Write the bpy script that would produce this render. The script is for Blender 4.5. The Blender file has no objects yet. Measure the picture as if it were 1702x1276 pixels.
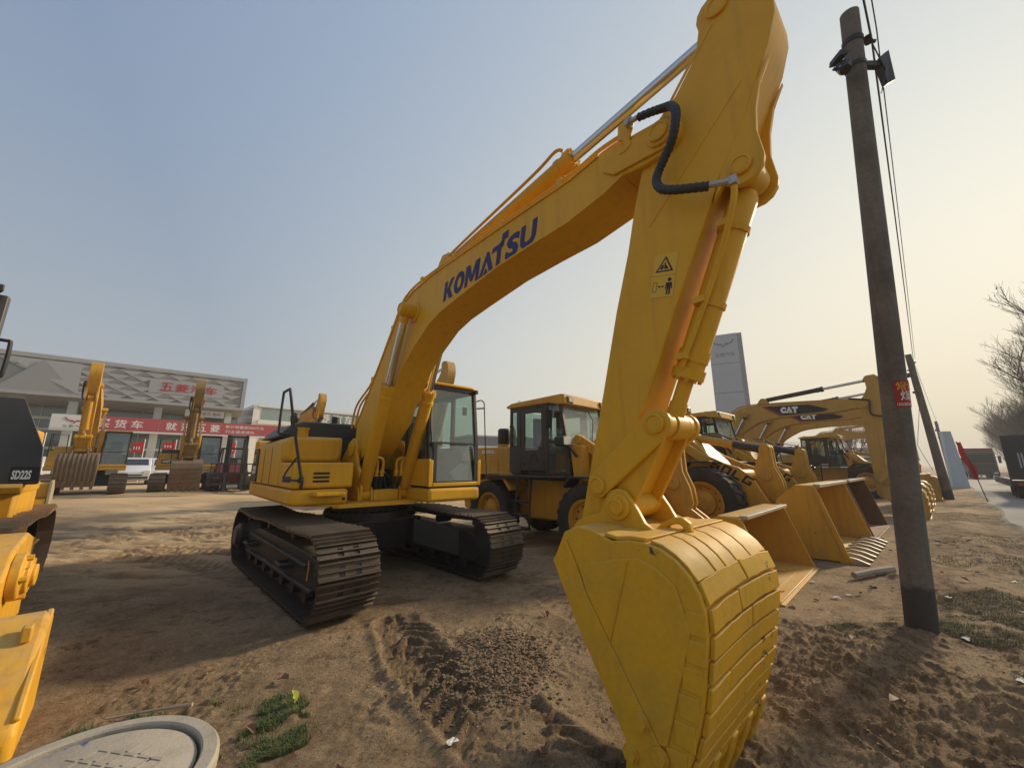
import bpy, bmesh, math, random
import numpy as np
from mathutils import Matrix, Vector, noise as mnoise
random.seed(7); np.random.seed(7)
R = math.radians
SC = bpy.context.scene
COL = SC.collection

# ------------------------------------------------------------------ camera, sky, sun, exposure
cam_d = bpy.data.cameras.new('camera'); cam = bpy.data.objects.new('camera', cam_d); COL.objects.link(cam)
cam.location = (0, 0, 1.62); cam.rotation_euler = (R(90 + 12), 0, 0)
cam_d.sensor_width = 36; cam_d.lens = 36 * 636 / 1702; cam_d.clip_start = 0.05; cam_d.clip_end = 3000
SC.camera = cam
SKYB = -0.27
SUN_AZ, SUN_EL = 58.0, 25.0          # azimuth to the right of the view axis, elevation
W = bpy.data.worlds.new('World'); SC.world = W; W.use_nodes = True
wn = W.node_tree.nodes; wl = W.node_tree.links
bg = wn['Background']
sky = wn.new('ShaderNodeTexSky'); sky.sky_type = 'NISHITA'; sky.sun_disc = False
sky.sun_elevation = R(SUN_EL); sky.sun_rotation = R(SUN_AZ)
sky.air_density = 1.0; sky.dust_density = 4.0; sky.ozone_density = 2.0; sky.altitude = 0
# hazy winter air: the clear-sky radiance is compressed and a smooth glow towards the sun (and a pale lower sky) laid over it
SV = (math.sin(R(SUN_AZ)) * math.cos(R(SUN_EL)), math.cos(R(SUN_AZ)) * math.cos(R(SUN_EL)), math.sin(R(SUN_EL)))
def wmath(op, a, b=None, c=None):
    n = wn.new('ShaderNodeMath'); n.operation = op
    for i, v in enumerate((a, b, c)):
        if v is None: continue
        if isinstance(v, (int, float)): n.inputs[i].default_value = v
        else: wl.new(v, n.inputs[i])
    return n.outputs[0]
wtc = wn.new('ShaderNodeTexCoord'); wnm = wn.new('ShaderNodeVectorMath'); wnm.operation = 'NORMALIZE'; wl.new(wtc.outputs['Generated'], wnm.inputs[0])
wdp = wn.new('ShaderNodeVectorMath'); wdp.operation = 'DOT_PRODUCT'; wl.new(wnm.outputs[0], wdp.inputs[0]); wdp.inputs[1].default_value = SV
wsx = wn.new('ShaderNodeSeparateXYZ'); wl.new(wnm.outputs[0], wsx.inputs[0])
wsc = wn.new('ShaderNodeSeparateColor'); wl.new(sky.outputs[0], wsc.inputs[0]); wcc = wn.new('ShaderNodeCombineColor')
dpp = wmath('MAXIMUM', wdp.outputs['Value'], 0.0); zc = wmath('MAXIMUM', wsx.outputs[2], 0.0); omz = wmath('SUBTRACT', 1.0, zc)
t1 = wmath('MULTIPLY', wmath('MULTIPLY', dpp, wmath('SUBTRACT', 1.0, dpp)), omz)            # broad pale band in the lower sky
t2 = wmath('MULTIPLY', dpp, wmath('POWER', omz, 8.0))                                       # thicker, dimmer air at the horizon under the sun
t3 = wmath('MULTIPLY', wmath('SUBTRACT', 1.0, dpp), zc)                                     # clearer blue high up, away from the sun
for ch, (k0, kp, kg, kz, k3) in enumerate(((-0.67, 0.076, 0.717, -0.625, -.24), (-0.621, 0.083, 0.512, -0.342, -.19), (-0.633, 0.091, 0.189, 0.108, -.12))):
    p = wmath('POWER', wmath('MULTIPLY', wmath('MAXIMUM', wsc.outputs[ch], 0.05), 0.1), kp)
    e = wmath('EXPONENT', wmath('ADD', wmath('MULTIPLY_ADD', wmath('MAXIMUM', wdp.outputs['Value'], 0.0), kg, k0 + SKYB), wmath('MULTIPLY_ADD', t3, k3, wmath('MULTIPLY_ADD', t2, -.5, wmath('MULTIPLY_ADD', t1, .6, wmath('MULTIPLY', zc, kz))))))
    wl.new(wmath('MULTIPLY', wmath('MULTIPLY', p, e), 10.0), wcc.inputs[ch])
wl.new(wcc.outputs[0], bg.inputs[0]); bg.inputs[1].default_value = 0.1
sun_d = bpy.data.lights.new('sun', 'SUN'); sun = bpy.data.objects.new('sun', sun_d); COL.objects.link(sun)
sun_d.energy = 3.3; sun_d.angle = R(6.0); sun_d.color = (1.0, 0.83, 0.60)
sd = Vector((math.sin(R(SUN_AZ)) * math.cos(R(SUN_EL)), math.cos(R(SUN_AZ)) * math.cos(R(SUN_EL)), math.sin(R(SUN_EL))))
sun.rotation_euler = sd.to_track_quat('Z', 'Y').to_euler(); sun.location = sd * 60
SC.view_settings.view_transform = 'Standard'; SC.view_settings.look = 'None'
SC.view_settings.exposure = 0.42; SC.view_settings.gamma = 1.0; SC.view_settings.use_curve_mapping = False

# ------------------------------------------------------------------ materials
MATS = {}
def mat(name, col, rough=0.5, metal=0.0, dirt=None, amt=0.3, scale=2.5, fine=0.12, bump=0.0, bscale=60, spec=0.5, dust=0.0, chips=0.0, streak=0.0):
    """Principled paint with procedural wear: large blotches of dirt colour, fine speckle, optional dust on upward faces and fine relief."""
    if name in MATS: return MATS[name]
    m = bpy.data.materials.new(name); m.use_nodes = True; MATS[name] = m
    nt = m.node_tree; N = nt.nodes; L = nt.links; b = N['Principled BSDF']
    b.inputs['Roughness'].default_value = rough; b.inputs['Metallic'].default_value = metal
    b.inputs['Specular IOR Level'].default_value = spec
    tc = N.new('ShaderNodeTexCoord')
    def noi(sc, det=5, rg=0.6):
        n = N.new('ShaderNodeTexNoise'); n.inputs['Scale'].default_value = sc; n.inputs['Detail'].default_value = det
        n.inputs['Roughness'].default_value = rg; L.new(tc.outputs['Object'], n.inputs['Vector']); return n
    def ramp(src, a, c):
        r = N.new('ShaderNodeMapRange'); r.inputs[1].default_value = a; r.inputs[2].default_value = c
        L.new(src, r.inputs[0]); return r
    def mix(fac, A, B, blend='MIX'):
        x = N.new('ShaderNodeMix'); x.data_type = 'RGBA'; x.blend_type = blend
        if isinstance(fac, float): x.inputs[0].default_value = fac
        else: L.new(fac, x.inputs[0])
        for s, v in ((6, A), (7, B)):
            if isinstance(v, tuple): x.inputs[s].default_value = (*v, 1)
            else: L.new(v, x.inputs[s])
        return x.outputs[2]
    dirt = dirt or tuple(c * 0.6 for c in col)
    n1 = noi(scale, 6, 0.65); r1 = ramp(n1.outputs[0], 0.45, 0.75)
    m1 = N.new('ShaderNodeMath'); m1.operation = 'MULTIPLY'; m1.inputs[1].default_value = amt; L.new(r1.outputs[0], m1.inputs[0])
    c = mix(m1.outputs[0], col, dirt)
    if fine > 0:
        n2 = noi(scale * 14, 4, 0.7); r2 = ramp(n2.outputs[0], 0.35, 0.7)
        m2 = N.new('ShaderNodeMath'); m2.operation = 'MULTIPLY'; m2.inputs[1].default_value = fine; L.new(r2.outputs[0], m2.inputs[0])
        c = mix(m2.outputs[0], c, tuple(x * 0.55 for x in dirt))
    if dust > 0:
        g = N.new('ShaderNodeNewGeometry'); sx = N.new('ShaderNodeSeparateXYZ'); L.new(g.outputs['Normal'], sx.inputs[0])
        r3 = ramp(sx.outputs[2], 0.3, 1.0); n3 = noi(scale * 3, 5, 0.6); r4 = ramp(n3.outputs[0], 0.3, 0.7)
        m3 = N.new('ShaderNodeMath'); m3.operation = 'MULTIPLY'; L.new(r3.outputs[0], m3.inputs[0]); L.new(r4.outputs[0], m3.inputs[1])
        m4 = N.new('ShaderNodeMath'); m4.operation = 'MULTIPLY'; m4.inputs[1].default_value = dust; L.new(m3.outputs[0], m4.inputs[0])
        c = mix(m4.outputs[0], c, (0.50, 0.38, 0.22))
    if streak > 0:
        mp = N.new('ShaderNodeMapping'); mp.inputs['Scale'].default_value = (9, 9, 0.5); L.new(tc.outputs['Object'], mp.inputs[0])
        ns = N.new('ShaderNodeTexNoise'); ns.inputs['Scale'].default_value = 1.6; ns.inputs['Detail'].default_value = 6; L.new(mp.outputs[0], ns.inputs[0])
        rs_ = ramp(ns.outputs[0], 0.50, 0.74); ms = N.new('ShaderNodeMath'); ms.operation = 'MULTIPLY'; ms.inputs[1].default_value = streak; L.new(rs_.outputs[0], ms.inputs[0])
        c = mix(ms.outputs[0], c, tuple(x * .45 + .03 for x in dirt))
    if chips > 0:
        nc = noi(3.2, 10, 0.72); rc = ramp(nc.outputs[0], 0.655 - chips * .09, 0.675 - chips * .09); c = mix(rc.outputs[0], c, (0.075, 0.065, 0.06))
    L.new(c, b.inputs['Base Color'])
    rr = N.new('ShaderNodeMapRange'); rr.inputs[3].default_value = max(0.02, rough - 0.08); rr.inputs[4].default_value = min(1, rough + 0.2)
    L.new(n1.outputs[0], rr.inputs[0]); L.new(rr.outputs[0], b.inputs['Roughness'])
    if bump > 0:
        nb = noi(bscale, 4, 0.6); bu = N.new('ShaderNodeBump'); bu.inputs['Strength'].default_value = bump; bu.inputs['Distance'].default_value = 0.02
        L.new(nb.outputs[0], bu.inputs['Height']); L.new(bu.outputs[0], b.inputs['Normal'])
    return m
def glass(name, tint, refl=0.25, haze=0.0):
    """Thin pane: tinted see-through plus a Fresnel mirror, with an optional film of dust."""
    m = bpy.data.materials.new(name); m.use_nodes = True; nt = m.node_tree; N = nt.nodes; L = nt.links
    N.remove(N['Principled BSDF']); out = N['Material Output']
    t = N.new('ShaderNodeBsdfTransparent'); t.inputs[0].default_value = (*tint, 1)
    g = N.new('ShaderNodeBsdfGlossy'); g.inputs['Roughness'].default_value = 0.03; g.inputs[0].default_value = (0.9, 0.95, 0.95, 1)
    f = N.new('ShaderNodeFresnel'); f.inputs[0].default_value = 1.5
    a = N.new('ShaderNodeMath'); a.operation = 'MULTIPLY_ADD'; a.inputs[1].default_value = 1.0; a.inputs[2].default_value = refl * 0.3; L.new(f.outputs[0], a.inputs[0])
    x = N.new('ShaderNodeMixShader'); L.new(a.outputs[0], x.inputs[0]); L.new(t.outputs[0], x.inputs[1]); L.new(g.outputs[0], x.inputs[2])
    src = x.outputs[0]
    if haze > 0:
        d = N.new('ShaderNodeBsdfDiffuse'); d.inputs[0].default_value = (0.42, 0.45, 0.42, 1)
        tc = N.new('ShaderNodeTexCoord'); n = N.new('ShaderNodeTexNoise'); n.inputs['Scale'].default_value = 3; n.inputs['Detail'].default_value = 8
        n.inputs['Roughness'].default_value = 0.7
        L.new(tc.outputs['Object'], n.inputs[0]); mr = N.new('ShaderNodeMapRange'); mr.inputs[1].default_value = 0.3; mr.inputs[2].default_value = 0.75
        mr.inputs[3].default_value = haze * 0.4; mr.inputs[4].default_value = haze; L.new(n.outputs[0], mr.inputs[0])
        x2 = N.new('ShaderNodeMixShader'); L.new(mr.outputs[0], x2.inputs[0]); L.new(src, x2.inputs[1]); L.new(d.outputs[0], x2.inputs[2]); src = x2.outputs[0]
    L.new(src, out.inputs[0]); MATS[name] = m; return m

YEL = mat('yellow_paint', (0.72, 0.380, 0.016), 0.42, spec=0.32, streak=0.22, dirt=(0.46, 0.25, 0.03), amt=0.35, scale=1.3, fine=0.06, dust=0.35, bump=0.02, bscale=25)
YELW = mat('yellow_paint_worn', (0.73, 0.395, 0.022), 0.52, spec=0.22, chips=0.35, streak=0.18, dirt=(0.46, 0.28, 0.06), amt=0.5, scale=3, fine=0.18, dust=0.6, bump=0.12, bscale=14)
LYEL = mat('loader_yellow', (0.60, 0.315, 0.025), 0.45, spec=0.35, streak=0.3, chips=0.1, dirt=(0.30, 0.19, 0.07), amt=0.5, scale=1.5, fine=0.12, dust=0.5, bump=0.03, bscale=30)
CYEL = mat('ochre_yellow', (0.50, 0.285, 0.05), 0.5, spec=0.35, streak=0.3, dirt=(0.26, 0.18, 0.08), amt=0.5, scale=1.2, fine=0.12, dust=0.5)
DYEL = mat('dozer_yellow', (0.72, 0.37, 0.02), 0.45, spec=0.3, streak=0.3, chips=0.3, dirt=(0.35, 0.22, 0.08), amt=0.5, scale=2.5, fine=0.15, dust=0.6, bump=0.08, bscale=22)
BLK = mat('black_paint', (0.022, 0.022, 0.023), 0.42, dirt=(0.06, 0.05, 0.04), amt=0.5, fine=0.15, dust=0.35)
DGREY = mat('charcoal_plastic', (0.045, 0.047, 0.05), 0.5, dirt=(0.09, 0.08, 0.07), amt=0.4, dust=0.3)
CABB = mat('cab_brown_black', (0.05, 0.042, 0.038), 0.45, dirt=(0.10, 0.08, 0.06), amt=0.4, dust=0.3)
RUB = mat('tyre_rubber', (0.022, 0.022, 0.023), 0.75, dirt=(0.13, 0.10, 0.07), amt=0.55, scale=3, fine=0.3, bump=0.1, bscale=40)
STEEL = mat('track_steel', (0.10, 0.082, 0.065), 0.42, metal=0.7, dirt=(0.20, 0.15, 0.10), amt=0.55, scale=4, fine=0.3, bump=0.12, bscale=50)
DSTEEL = mat('dark_steel', (0.03, 0.028, 0.027), 0.5, metal=0.1, dirt=(0.10, 0.08, 0.06), amt=0.5, scale=3, fine=0.25)
BSTEEL = mat('bare_worn_steel', (0.12, 0.10, 0.085), 0.4, metal=0.8, dirt=(0.2, 0.13, 0.07), amt=0.5, scale=6)
CHR = mat('chrome_rod', (0.62, 0.62, 0.62), 0.08, metal=1.0, amt=0.05, fine=0.0)
ZINC = mat('zinc_fitting', (0.45, 0.44, 0.42), 0.35, metal=0.8, amt=0.3)
MUD = mat('muddy_steel', (0.17, 0.125, 0.085), 0.8, dirt=(0.10, 0.07, 0.05), amt=0.7, scale=5, fine=0.3, bump=0.3, bscale=20)
RUST = mat('rusty_brown_steel', (0.20, 0.095, 0.04), 0.75, dirt=(0.12, 0.06, 0.035), amt=0.6, scale=3, fine=0.3, bump=0.15)
LIP = mat('scuffed_lip_steel', (0.42, 0.34, 0.22), 0.5, dirt=(0.28, 0.2, 0.1), amt=0.6, scale=6, fine=0.2)
BLUE = mat('blue_lettering', (0.018, 0.02, 0.13), 0.5, amt=0.1, fine=0)
WHT = mat('white_lettering', (0.75, 0.74, 0.7), 0.5, amt=0.15, fine=0)
DECY = mat('yellow_decal', (0.70, 0.42, 0.03), 0.5, amt=0.1, fine=0)
BLKL = mat('black_lettering', (0.015, 0.014, 0.014), 0.5, amt=0.1, fine=0)
RED = mat('red_paint', (0.42, 0.02, 0.025), 0.5, amt=0.2)
REDC = mat('red_cloth', (0.50, 0.02, 0.02), 0.8, amt=0.25)
BANR = mat('faded_red_banner', (0.42, 0.075, 0.085), 0.7, amt=0.2, fine=0)
CONC = mat('concrete', (0.40, 0.355, 0.285), 0.85, dirt=(0.2, 0.17, 0.13), amt=0.5, scale=6, fine=0.2, bump=0.2, bscale=60)
POLEM = mat('pole_concrete', (0.17, 0.155, 0.135), 0.9, dirt=(0.075, 0.065, 0.055), amt=0.9, scale=1.7, fine=0.35, bump=0.5, bscale=35, streak=0.45)
_n, _l = POLEM.node_tree.nodes, POLEM.node_tree.links; _b = _n['Principled BSDF']; _src = _b.inputs['Base Color'].links[0].from_socket      # damp soil-stained foot
_tc = _n.new('ShaderNodeTexCoord'); _sx = _n.new('ShaderNodeSeparateXYZ'); _l.new(_tc.outputs['Object'], _sx.inputs[0]); _nz = _n.new('ShaderNodeTexNoise'); _nz.inputs['Scale'].default_value = 5; _l.new(_tc.outputs['Object'], _nz.inputs[0])
_ad = _n.new('ShaderNodeMath'); _ad.operation = 'MULTIPLY_ADD'; _ad.inputs[1].default_value = 0.25; _l.new(_nz.outputs[0], _ad.inputs[0]); _l.new(_sx.outputs[2], _ad.inputs[2])
_mr = _n.new('ShaderNodeMapRange'); _mr.inputs[1].default_value = 0.74; _mr.inputs[2].default_value = 0.80; _mr.inputs[3].default_value = 1.0; _mr.inputs[4].default_value = 0.0; _l.new(_ad.outputs[0], _mr.inputs[0])
_mx = _n.new('ShaderNodeMix'); _mx.data_type = 'RGBA'; _l.new(_mr.outputs[0], _mx.inputs[0]); _l.new(_src, _mx.inputs[6]); _mx.inputs[7].default_value = (0.055, 0.050, 0.045, 1); _l.new(_mx.outputs[2], _b.inputs['Base Color'])
WALLW = mat('white_wall', (0.66, 0.66, 0.64), 0.7, amt=0.15, fine=0.0)
PANEL = mat('grey_cladding', (0.36, 0.365, 0.37), 0.45, metal=0.2, amt=0.1, fine=0)
PANELD = mat('grey_cladding_flat', (0.30, 0.305, 0.31), 0.5, metal=0.2, amt=0.1, fine=0)
SIGN = mat('sign_grey', (0.42, 0.44, 0.47), 0.45, amt=0.1, fine=0)
DARKIN = mat('dark_interior', (0.05, 0.055, 0.06), 0.6, amt=0.2)
WINB = mat('window_glass_far', (0.13, 0.17, 0.17), 0.08, amt=0.1, fine=0, spec=1.0)
COLM = mat('pale_column', (0.50, 0.54, 0.52), 0.5, amt=0.1, fine=0)
CARW = mat('white_car_paint', (0.62, 0.63, 0.66), 0.25, amt=0.1, fine=0)
CARG = mat('car_glass', (0.03, 0.035, 0.04), 0.06, amt=0, fine=0, spec=1.0)
BARK = mat('bark', (0.11, 0.09, 0.07), 0.9, amt=0.5)
TRKG = mat('trailer_grey', (0.045, 0.048, 0.052), 0.6, dirt=(0.1, 0.09, 0.08), amt=0.5)
LAMP = mat('lamp_lens', (0.65, 0.62, 0.55), 0.15, amt=0.1, fine=0)
LBLUE = mat('pale_blue_sheet', (0.42, 0.50, 0.56), 0.5, amt=0.1, fine=0)
BLUEP = mat('blue_panel', (0.03, 0.08, 0.30), 0.5, amt=0.2)
SEAT = mat('seat_fabric', (0.06, 0.065, 0.06), 0.8, amt=0.2)
GL = glass('cab_glass', (0.55, 0.68, 0.61), 0.25, 0.10)
GLD = glass('cab_glass_dusty', (0.42, 0.52, 0.48), 0.3, 0.16)
GLW = glass('cab_glass_streaked', (0.55, 0.66, 0.6), 0.3, 0.65)

# ------------------------------------------------------------------ mesh builder
I4 = Matrix.Identity(4)
def frame(o, x, y):
    x = Vector(x).normalized(); y = Vector(y); z = x.cross(y).normalized(); y = z.cross(x)
    return Matrix(((x.x, y.x, z.x, o[0]), (x.y, y.y, z.y, o[1]), (x.z, y.z, z.z, o[2]), (0, 0, 0, 1)))
class MB:
    def __init__(s): s.v = []; s.f = []; s.mi = []; s.m = 0
    def add(s, vs, fs):
        o = len(s.v); s.v += [tuple(v) for v in vs]; s.f += [tuple(i + o for i in f) for f in fs]; s.mi += [s.m] * len(fs); return s
    def box(s, x0, x1, y0, y1, z0, z1, M=None):
        vs = [Vector((x, y, z)) for z in (z0, z1) for y in (y0, y1) for x in (x0, x1)]
        if M is not None: vs = [M @ v for v in vs]
        return s.add(vs, [(0, 2, 3, 1), (4, 5, 7, 6), (0, 1, 5, 4), (2, 6, 7, 3), (0, 4, 6, 2), (1, 3, 7, 5)])
    def prism(s, poly, a, b, axis='y', M=None, taper=None):
        n = len(poly); vs = []
        for k, t in ((0, a), (1, b)):
            for (p, q) in poly:
                if taper and k == 1: p = taper[0] + (p - taper[0]) * taper[2]; q = taper[1] + (q - taper[1]) * taper[2]
                vs.append({'y': (p, t, q), 'x': (t, p, q), 'z': (p, q, t)}[axis])
        if M is not None: vs = [M @ Vector(v) for v in vs]
        fs = [tuple(range(n))[::-1], tuple(range(n, 2 * n))] + [(i, (i + 1) % n, n + (i + 1) % n, n + i) for i in range(n)]
        return s.add(vs, fs)
    def cyl(s, p0, p1, r, r2=None, n=18, caps=True):
        p0 = Vector(p0); p1 = Vector(p1); r2 = r if r2 is None else r2; d = (p1 - p0).normalized()
        u = d.orthogonal().normalized(); w = d.cross(u)
        vs = [p + (u * math.cos(2 * math.pi * i / n) + w * math.sin(2 * math.pi * i / n)) * rr for p, rr in ((p0, r), (p1, r2)) for i in range(n)]
        fs = [(i, (i + 1) % n, n + (i + 1) % n, n + i) for i in range(n)]
        if caps: fs += [tuple(range(n))[::-1], tuple(range(n, 2 * n))]
        return s.add(vs, fs)
    def lathe(s, prof, o, d, n=32, closed=False, caps=True):
        o = Vector(o); d = Vector(d).normalized(); u = d.orthogonal().normalized(); w = d.cross(u); vs = []
        for (r, h) in prof:
            for i in range(n):
                a = 2 * math.pi * i / n; vs.append(o + d * h + (u * math.cos(a) + w * math.sin(a)) * r)
        fs = []; m = len(prof)
        for k in range(m if closed else m - 1):
            k2 = (k + 1) % m
            for i in range(n): fs.append((k * n + i, k * n + (i + 1) % n, k2 * n + (i + 1) % n, k2 * n + i))
        if not closed and caps:
            fs.append(tuple(range(n))[::-1]); fs.append(tuple(range((m - 1) * n, m * n)))
        return s.add(vs, fs)
    def tube(s, pts, r, n=8, smooth=0, rs=None):
        P = [Vector(p) for p in pts]
        if smooth and len(P) > 2:
            Q = []
            for i in range(len(P) - 1):
                a, b, c, e = P[max(i - 1, 0)], P[i], P[i + 1], P[min(i + 2, len(P) - 1)]
                for k in range(smooth):
                    t = k / smooth; Q.append(0.5 * ((2 * b) + (c - a) * t + (2 * a - 5 * b + 4 * c - e) * t * t + (3 * b - a - 3 * c + e) * t ** 3))
            P = Q + [P[-1]]
        T = [(P[min(i + 1, len(P) - 1)] - P[max(i - 1, 0)]).normalized() for i in range(len(P))]
        u = T[0].orthogonal().normalized(); vs = []
        for i, p in enumerate(P):
            u = (u - T[i] * u.dot(T[i])).normalized(); w = T[i].cross(u); rr = rs[i] if rs else r
            vs += [p + (u * math.cos(2 * math.pi * k / n) + w * math.sin(2 * math.pi * k / n)) * rr for k in range(n)]
        fs = [(i * n + k, i * n + (k + 1) % n, (i + 1) * n + (k + 1) % n, (i + 1) * n + k) for i in range(len(P) - 1) for k in range(n)]
        fs += [tuple(range(n))[::-1], tuple(range((len(P) - 1) * n, len(P) * n))]
        return s.add(vs, fs)
    def sphere(s, c, r, n=10, sq=(1, 1, 1)):
        vs = []; fs = []; m = n // 2
        for i in range(m + 1):
            th = math.pi * i / m
            for k in range(n): vs.append((c[0] + r * sq[0] * math.sin(th) * math.cos(2 * math.pi * k / n), c[1] + r * sq[1] * math.sin(th) * math.sin(2 * math.pi * k / n), c[2] + r * sq[2] * math.cos(th)))
        for i in range(m):
            for k in range(n): fs.append((i * n + k, i * n + (k + 1) % n, (i + 1) * n + (k + 1) % n, (i + 1) * n + k))
        return s.add(vs, fs)
    def mesh(s, name, mats, smooth=38, fix=True):
        me = bpy.data.meshes.new(name); me.from_pydata(s.v, [], s.f)
        for m in (mats if isinstance(mats, (list, tuple)) else [mats]): me.materials.append(m)
        if any(s.mi): me.polygons.foreach_set('material_index', s.mi)
        if fix:
            b = bmesh.new(); b.from_mesh(me); bmesh.ops.remove_doubles(b, verts=b.verts, dist=1e-6)
            bmesh.ops.recalc_face_normals(b, faces=b.faces); b.to_mesh(me); b.free()
        if smooth:
            me.shade_smooth(); me.set_sharp_from_angle(angle=R(smooth))
        me.update(); return me
    def build(s, name, mats, parent=None, bev=0, seg=2, smooth=38, M=None, **kw):
        o = bpy.data.objects.new(name, s.mesh(name, mats, smooth)); COL.objects.link(o)
        if parent is not None: o.parent = parent
        if M is not None: o.matrix_local = M
        if bev:
            md = o.modifiers.new('bevel', 'BEVEL'); md.width = bev; md.segments = seg; md.limit_method = 'ANGLE'; md.angle_limit = R(35)
        tag(o, **kw); return o
def tag(o, label=None, cat=None, group=None, kind=None):
    if label: o['label'] = label
    if cat: o['category'] = cat
    if group: o['group'] = group
    if kind: o['kind'] = kind
    return o
def empty(name, loc, heading=0.0, label=None, cat=None, group=None):
    o = bpy.data.objects.new(name, None); COL.objects.link(o); o.location = loc; o.rotation_euler = (0, 0, R(heading)); o.empty_display_size = 0.3
    return tag(o, label, cat, group)
def inst(name, me, parent, M):
    o = bpy.data.objects.new(name, me); COL.objects.link(o)
    if parent is not None: o.parent = parent
    o.matrix_local = M; return o
def copy_tree(o, parent=None):
    c = o.copy(); COL.objects.link(c)
    if parent is not None: c.parent = parent; c.matrix_parent_inverse = o.matrix_parent_inverse.copy()
    for ch in list(o.children): copy_tree(ch, c)
    return c
def text(name, body, size, m, parent, M, bold=0.0, shear=0.0, fit=None, layers=0, sp=1.0, center=False, z=0.002, bstep=0.016):
    """Flat lettering as mesh, scaled to fit=(width, height) and laid by M (x along, y up, z out of the surface)."""
    c = bpy.data.curves.new(name, 'FONT'); c.body = body; c.size = size; c.offset = bold; c.shear = shear; c.space_character = sp; c.resolution_u = 3
    o = bpy.data.objects.new(name, c); me = bpy.data.meshes.new_from_object(o); bpy.data.objects.remove(o)
    n = len(me.vertices); a = np.zeros(n * 3); me.vertices.foreach_get('co', a); a = a.reshape(-1, 3)
    a[:, 0] -= a[:, 0].min(); a[:, 1] -= a[:, 1].min()
    if fit:
        w, h = a[:, 0].max(), a[:, 1].max()
        if fit[0]: a[:, 0] *= fit[0] / w
        if fit[1]: a[:, 1] *= fit[1] / h
    if center: a[:, 0] -= a[:, 0].max() / 2; a[:, 1] -= a[:, 1].max() / 2
    a[:, 2] = z
    faces = [tuple(p.vertices) for p in me.polygons]; vs = [tuple(v) for v in a]; bpy.data.meshes.remove(me)
    mb = MB(); mb.add(vs, faces)
    for k in range(layers):   # heavier strokes: shifted copies, each a hair prouder
        dx, dy = [(1, 0), (0, 1), (1, 1), (0.5, 0.5)][k % 4]; st = bstep * (fit[1] if fit and fit[1] else size)
        mb.add([(x + dx * st, y + dy * st, zz + 0.0006 * (k + 1)) for x, y, zz in vs], faces)
    me = bpy.data.meshes.new(name); me.from_pydata(mb.v, [], mb.f); me.materials.append(m)
    o = bpy.data.objects.new(name, me); COL.objects.link(o)
    if parent is not None: o.parent = parent
    o.matrix_local = M; return o
def circ(cx, cz, r, a0, a1, n): return [(cx + r * math.cos(R(a0 + (a1 - a0) * i / (n - 1))), cz + r * math.sin(R(a0 + (a1 - a0) * i / (n - 1)))) for i in range(n)]
def rrect(x0, x1, y0, y1, r, n=4):
    return circ(x1 - r, y1 - r, r, 0, 90, n) + circ(x0 + r, y1 - r, r, 90, 180, n) + circ(x0 + r, y0 + r, r, 180, 270, n) + circ(x1 - r, y0 + r, r, 270, 360, n)
SIDE = lambda x, y, z: frame((x, y, z), (1, 0, 0), (0, 0, 1))      # lettering on a right-hand (-Y) face
FRONT = lambda x, y, z: frame((x, y, z), (0, 1, 0), (0, 0, 1))     # lettering on a front (+X) face
HD = Vector((0.669, -0.743)); RW = Vector((0.743, 0.669))          # parking heading and row direction of the yard

# ------------------------------------------------------------------ ground
def sstep(a, b, x): t = np.clip((x - a) / (b - a), 0, 1); return t * t * (3 - 2 * t)
def vnoise(x, y, seed):
    rs = np.random.RandomState(seed); g = rs.rand(256, 256)
    xi = np.floor(x).astype(int); yi = np.floor(y).astype(int); fx = x - xi; fy = y - yi
    fx = fx * fx * (3 - 2 * fx); fy = fy * fy * (3 - 2 * fy)
    h = lambda i, j: g[i % 256, j % 256]
    return (h(xi, yi) * (1 - fx) + h(xi + 1, yi) * fx) * (1 - fy) + (h(xi, yi + 1) * (1 - fx) + h(xi + 1, yi + 1) * fx) * fy - 0.5
def fbm(x, y, sc, octs, seed, gain=0.5):
    s = 0; a = 1; f = 1 / sc
    for k in range(octs): s = s + a * vnoise(x * f + 37.1 * k + 11, y * f + 17.7 * k + 5, seed + k); a *= gain; f *= 2.03
    return s
# tyre and crawler runs pressed into the dirt: polyline, width, lug pitch, depth
RUNS = [([(-9.5, 9.2), (-6.4, 7.9), (-4.2, 7.4), (-2.6, 8.3)], 0.55, 0.17, 0.06),
        ([(-10.5, 10.6), (-7.0, 9.2), (-5.0, 9.6), (-3.6, 11.4)], 0.55, 0.17, 0.06),
        ([(-11, 12.4), (-7.5, 11.3), (-4.5, 12.6), (-2, 15)], 0.6, 0.18, 0.06),
        ([(0.55, 2.0), (-0.15, 2.75), (-0.75, 3.6), (-1.2, 4.5)], 0.50, 0.17, 0.062),
        ([(1.6, 1.8), (0.55, 2.35), (-0.05, 3.0), (-0.35, 3.4)], 0.42, 0.17, 0.055),
        ([(-9.0, 8.2), (-6.2, 7.2), (-3.6, 6.0)], 0.5, 0.17, 0.045),
        ([(-12, 14.5), (-8, 13.2), (-3, 15.2), (2, 19)], 0.6, 0.2, 0.06), ([(-14, 10.5), (-9, 10.0), (-5.4, 11.6)], 0.55, 0.18, 0.06), ([(-6.4, 13.5), (-5.0, 10.4), (-4.6, 8.6)], 0.6, 0.18, 0.05),
        ([(3.2, 2.0), (2.0, 3.0), (1.0, 4.2), (0.4, 5.6)], 0.5, 0.17, 0.016),
        ([(2.6, 1.2), (5.2, 3.7), (9.5, 7.6), (16, 13.5)], 0.5, 0.2, 0.02),
        ([(3.6, 1.3), (6.4, 4.0), (10.6, 7.9), (17, 13.6)], 0.5, 0.2, 0.02),
        ([(3.0, 3.4), (5.6, 5.6), (9.0, 8.6), (14, 12.8)], 0.5, 0.2, 0.016)]
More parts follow.
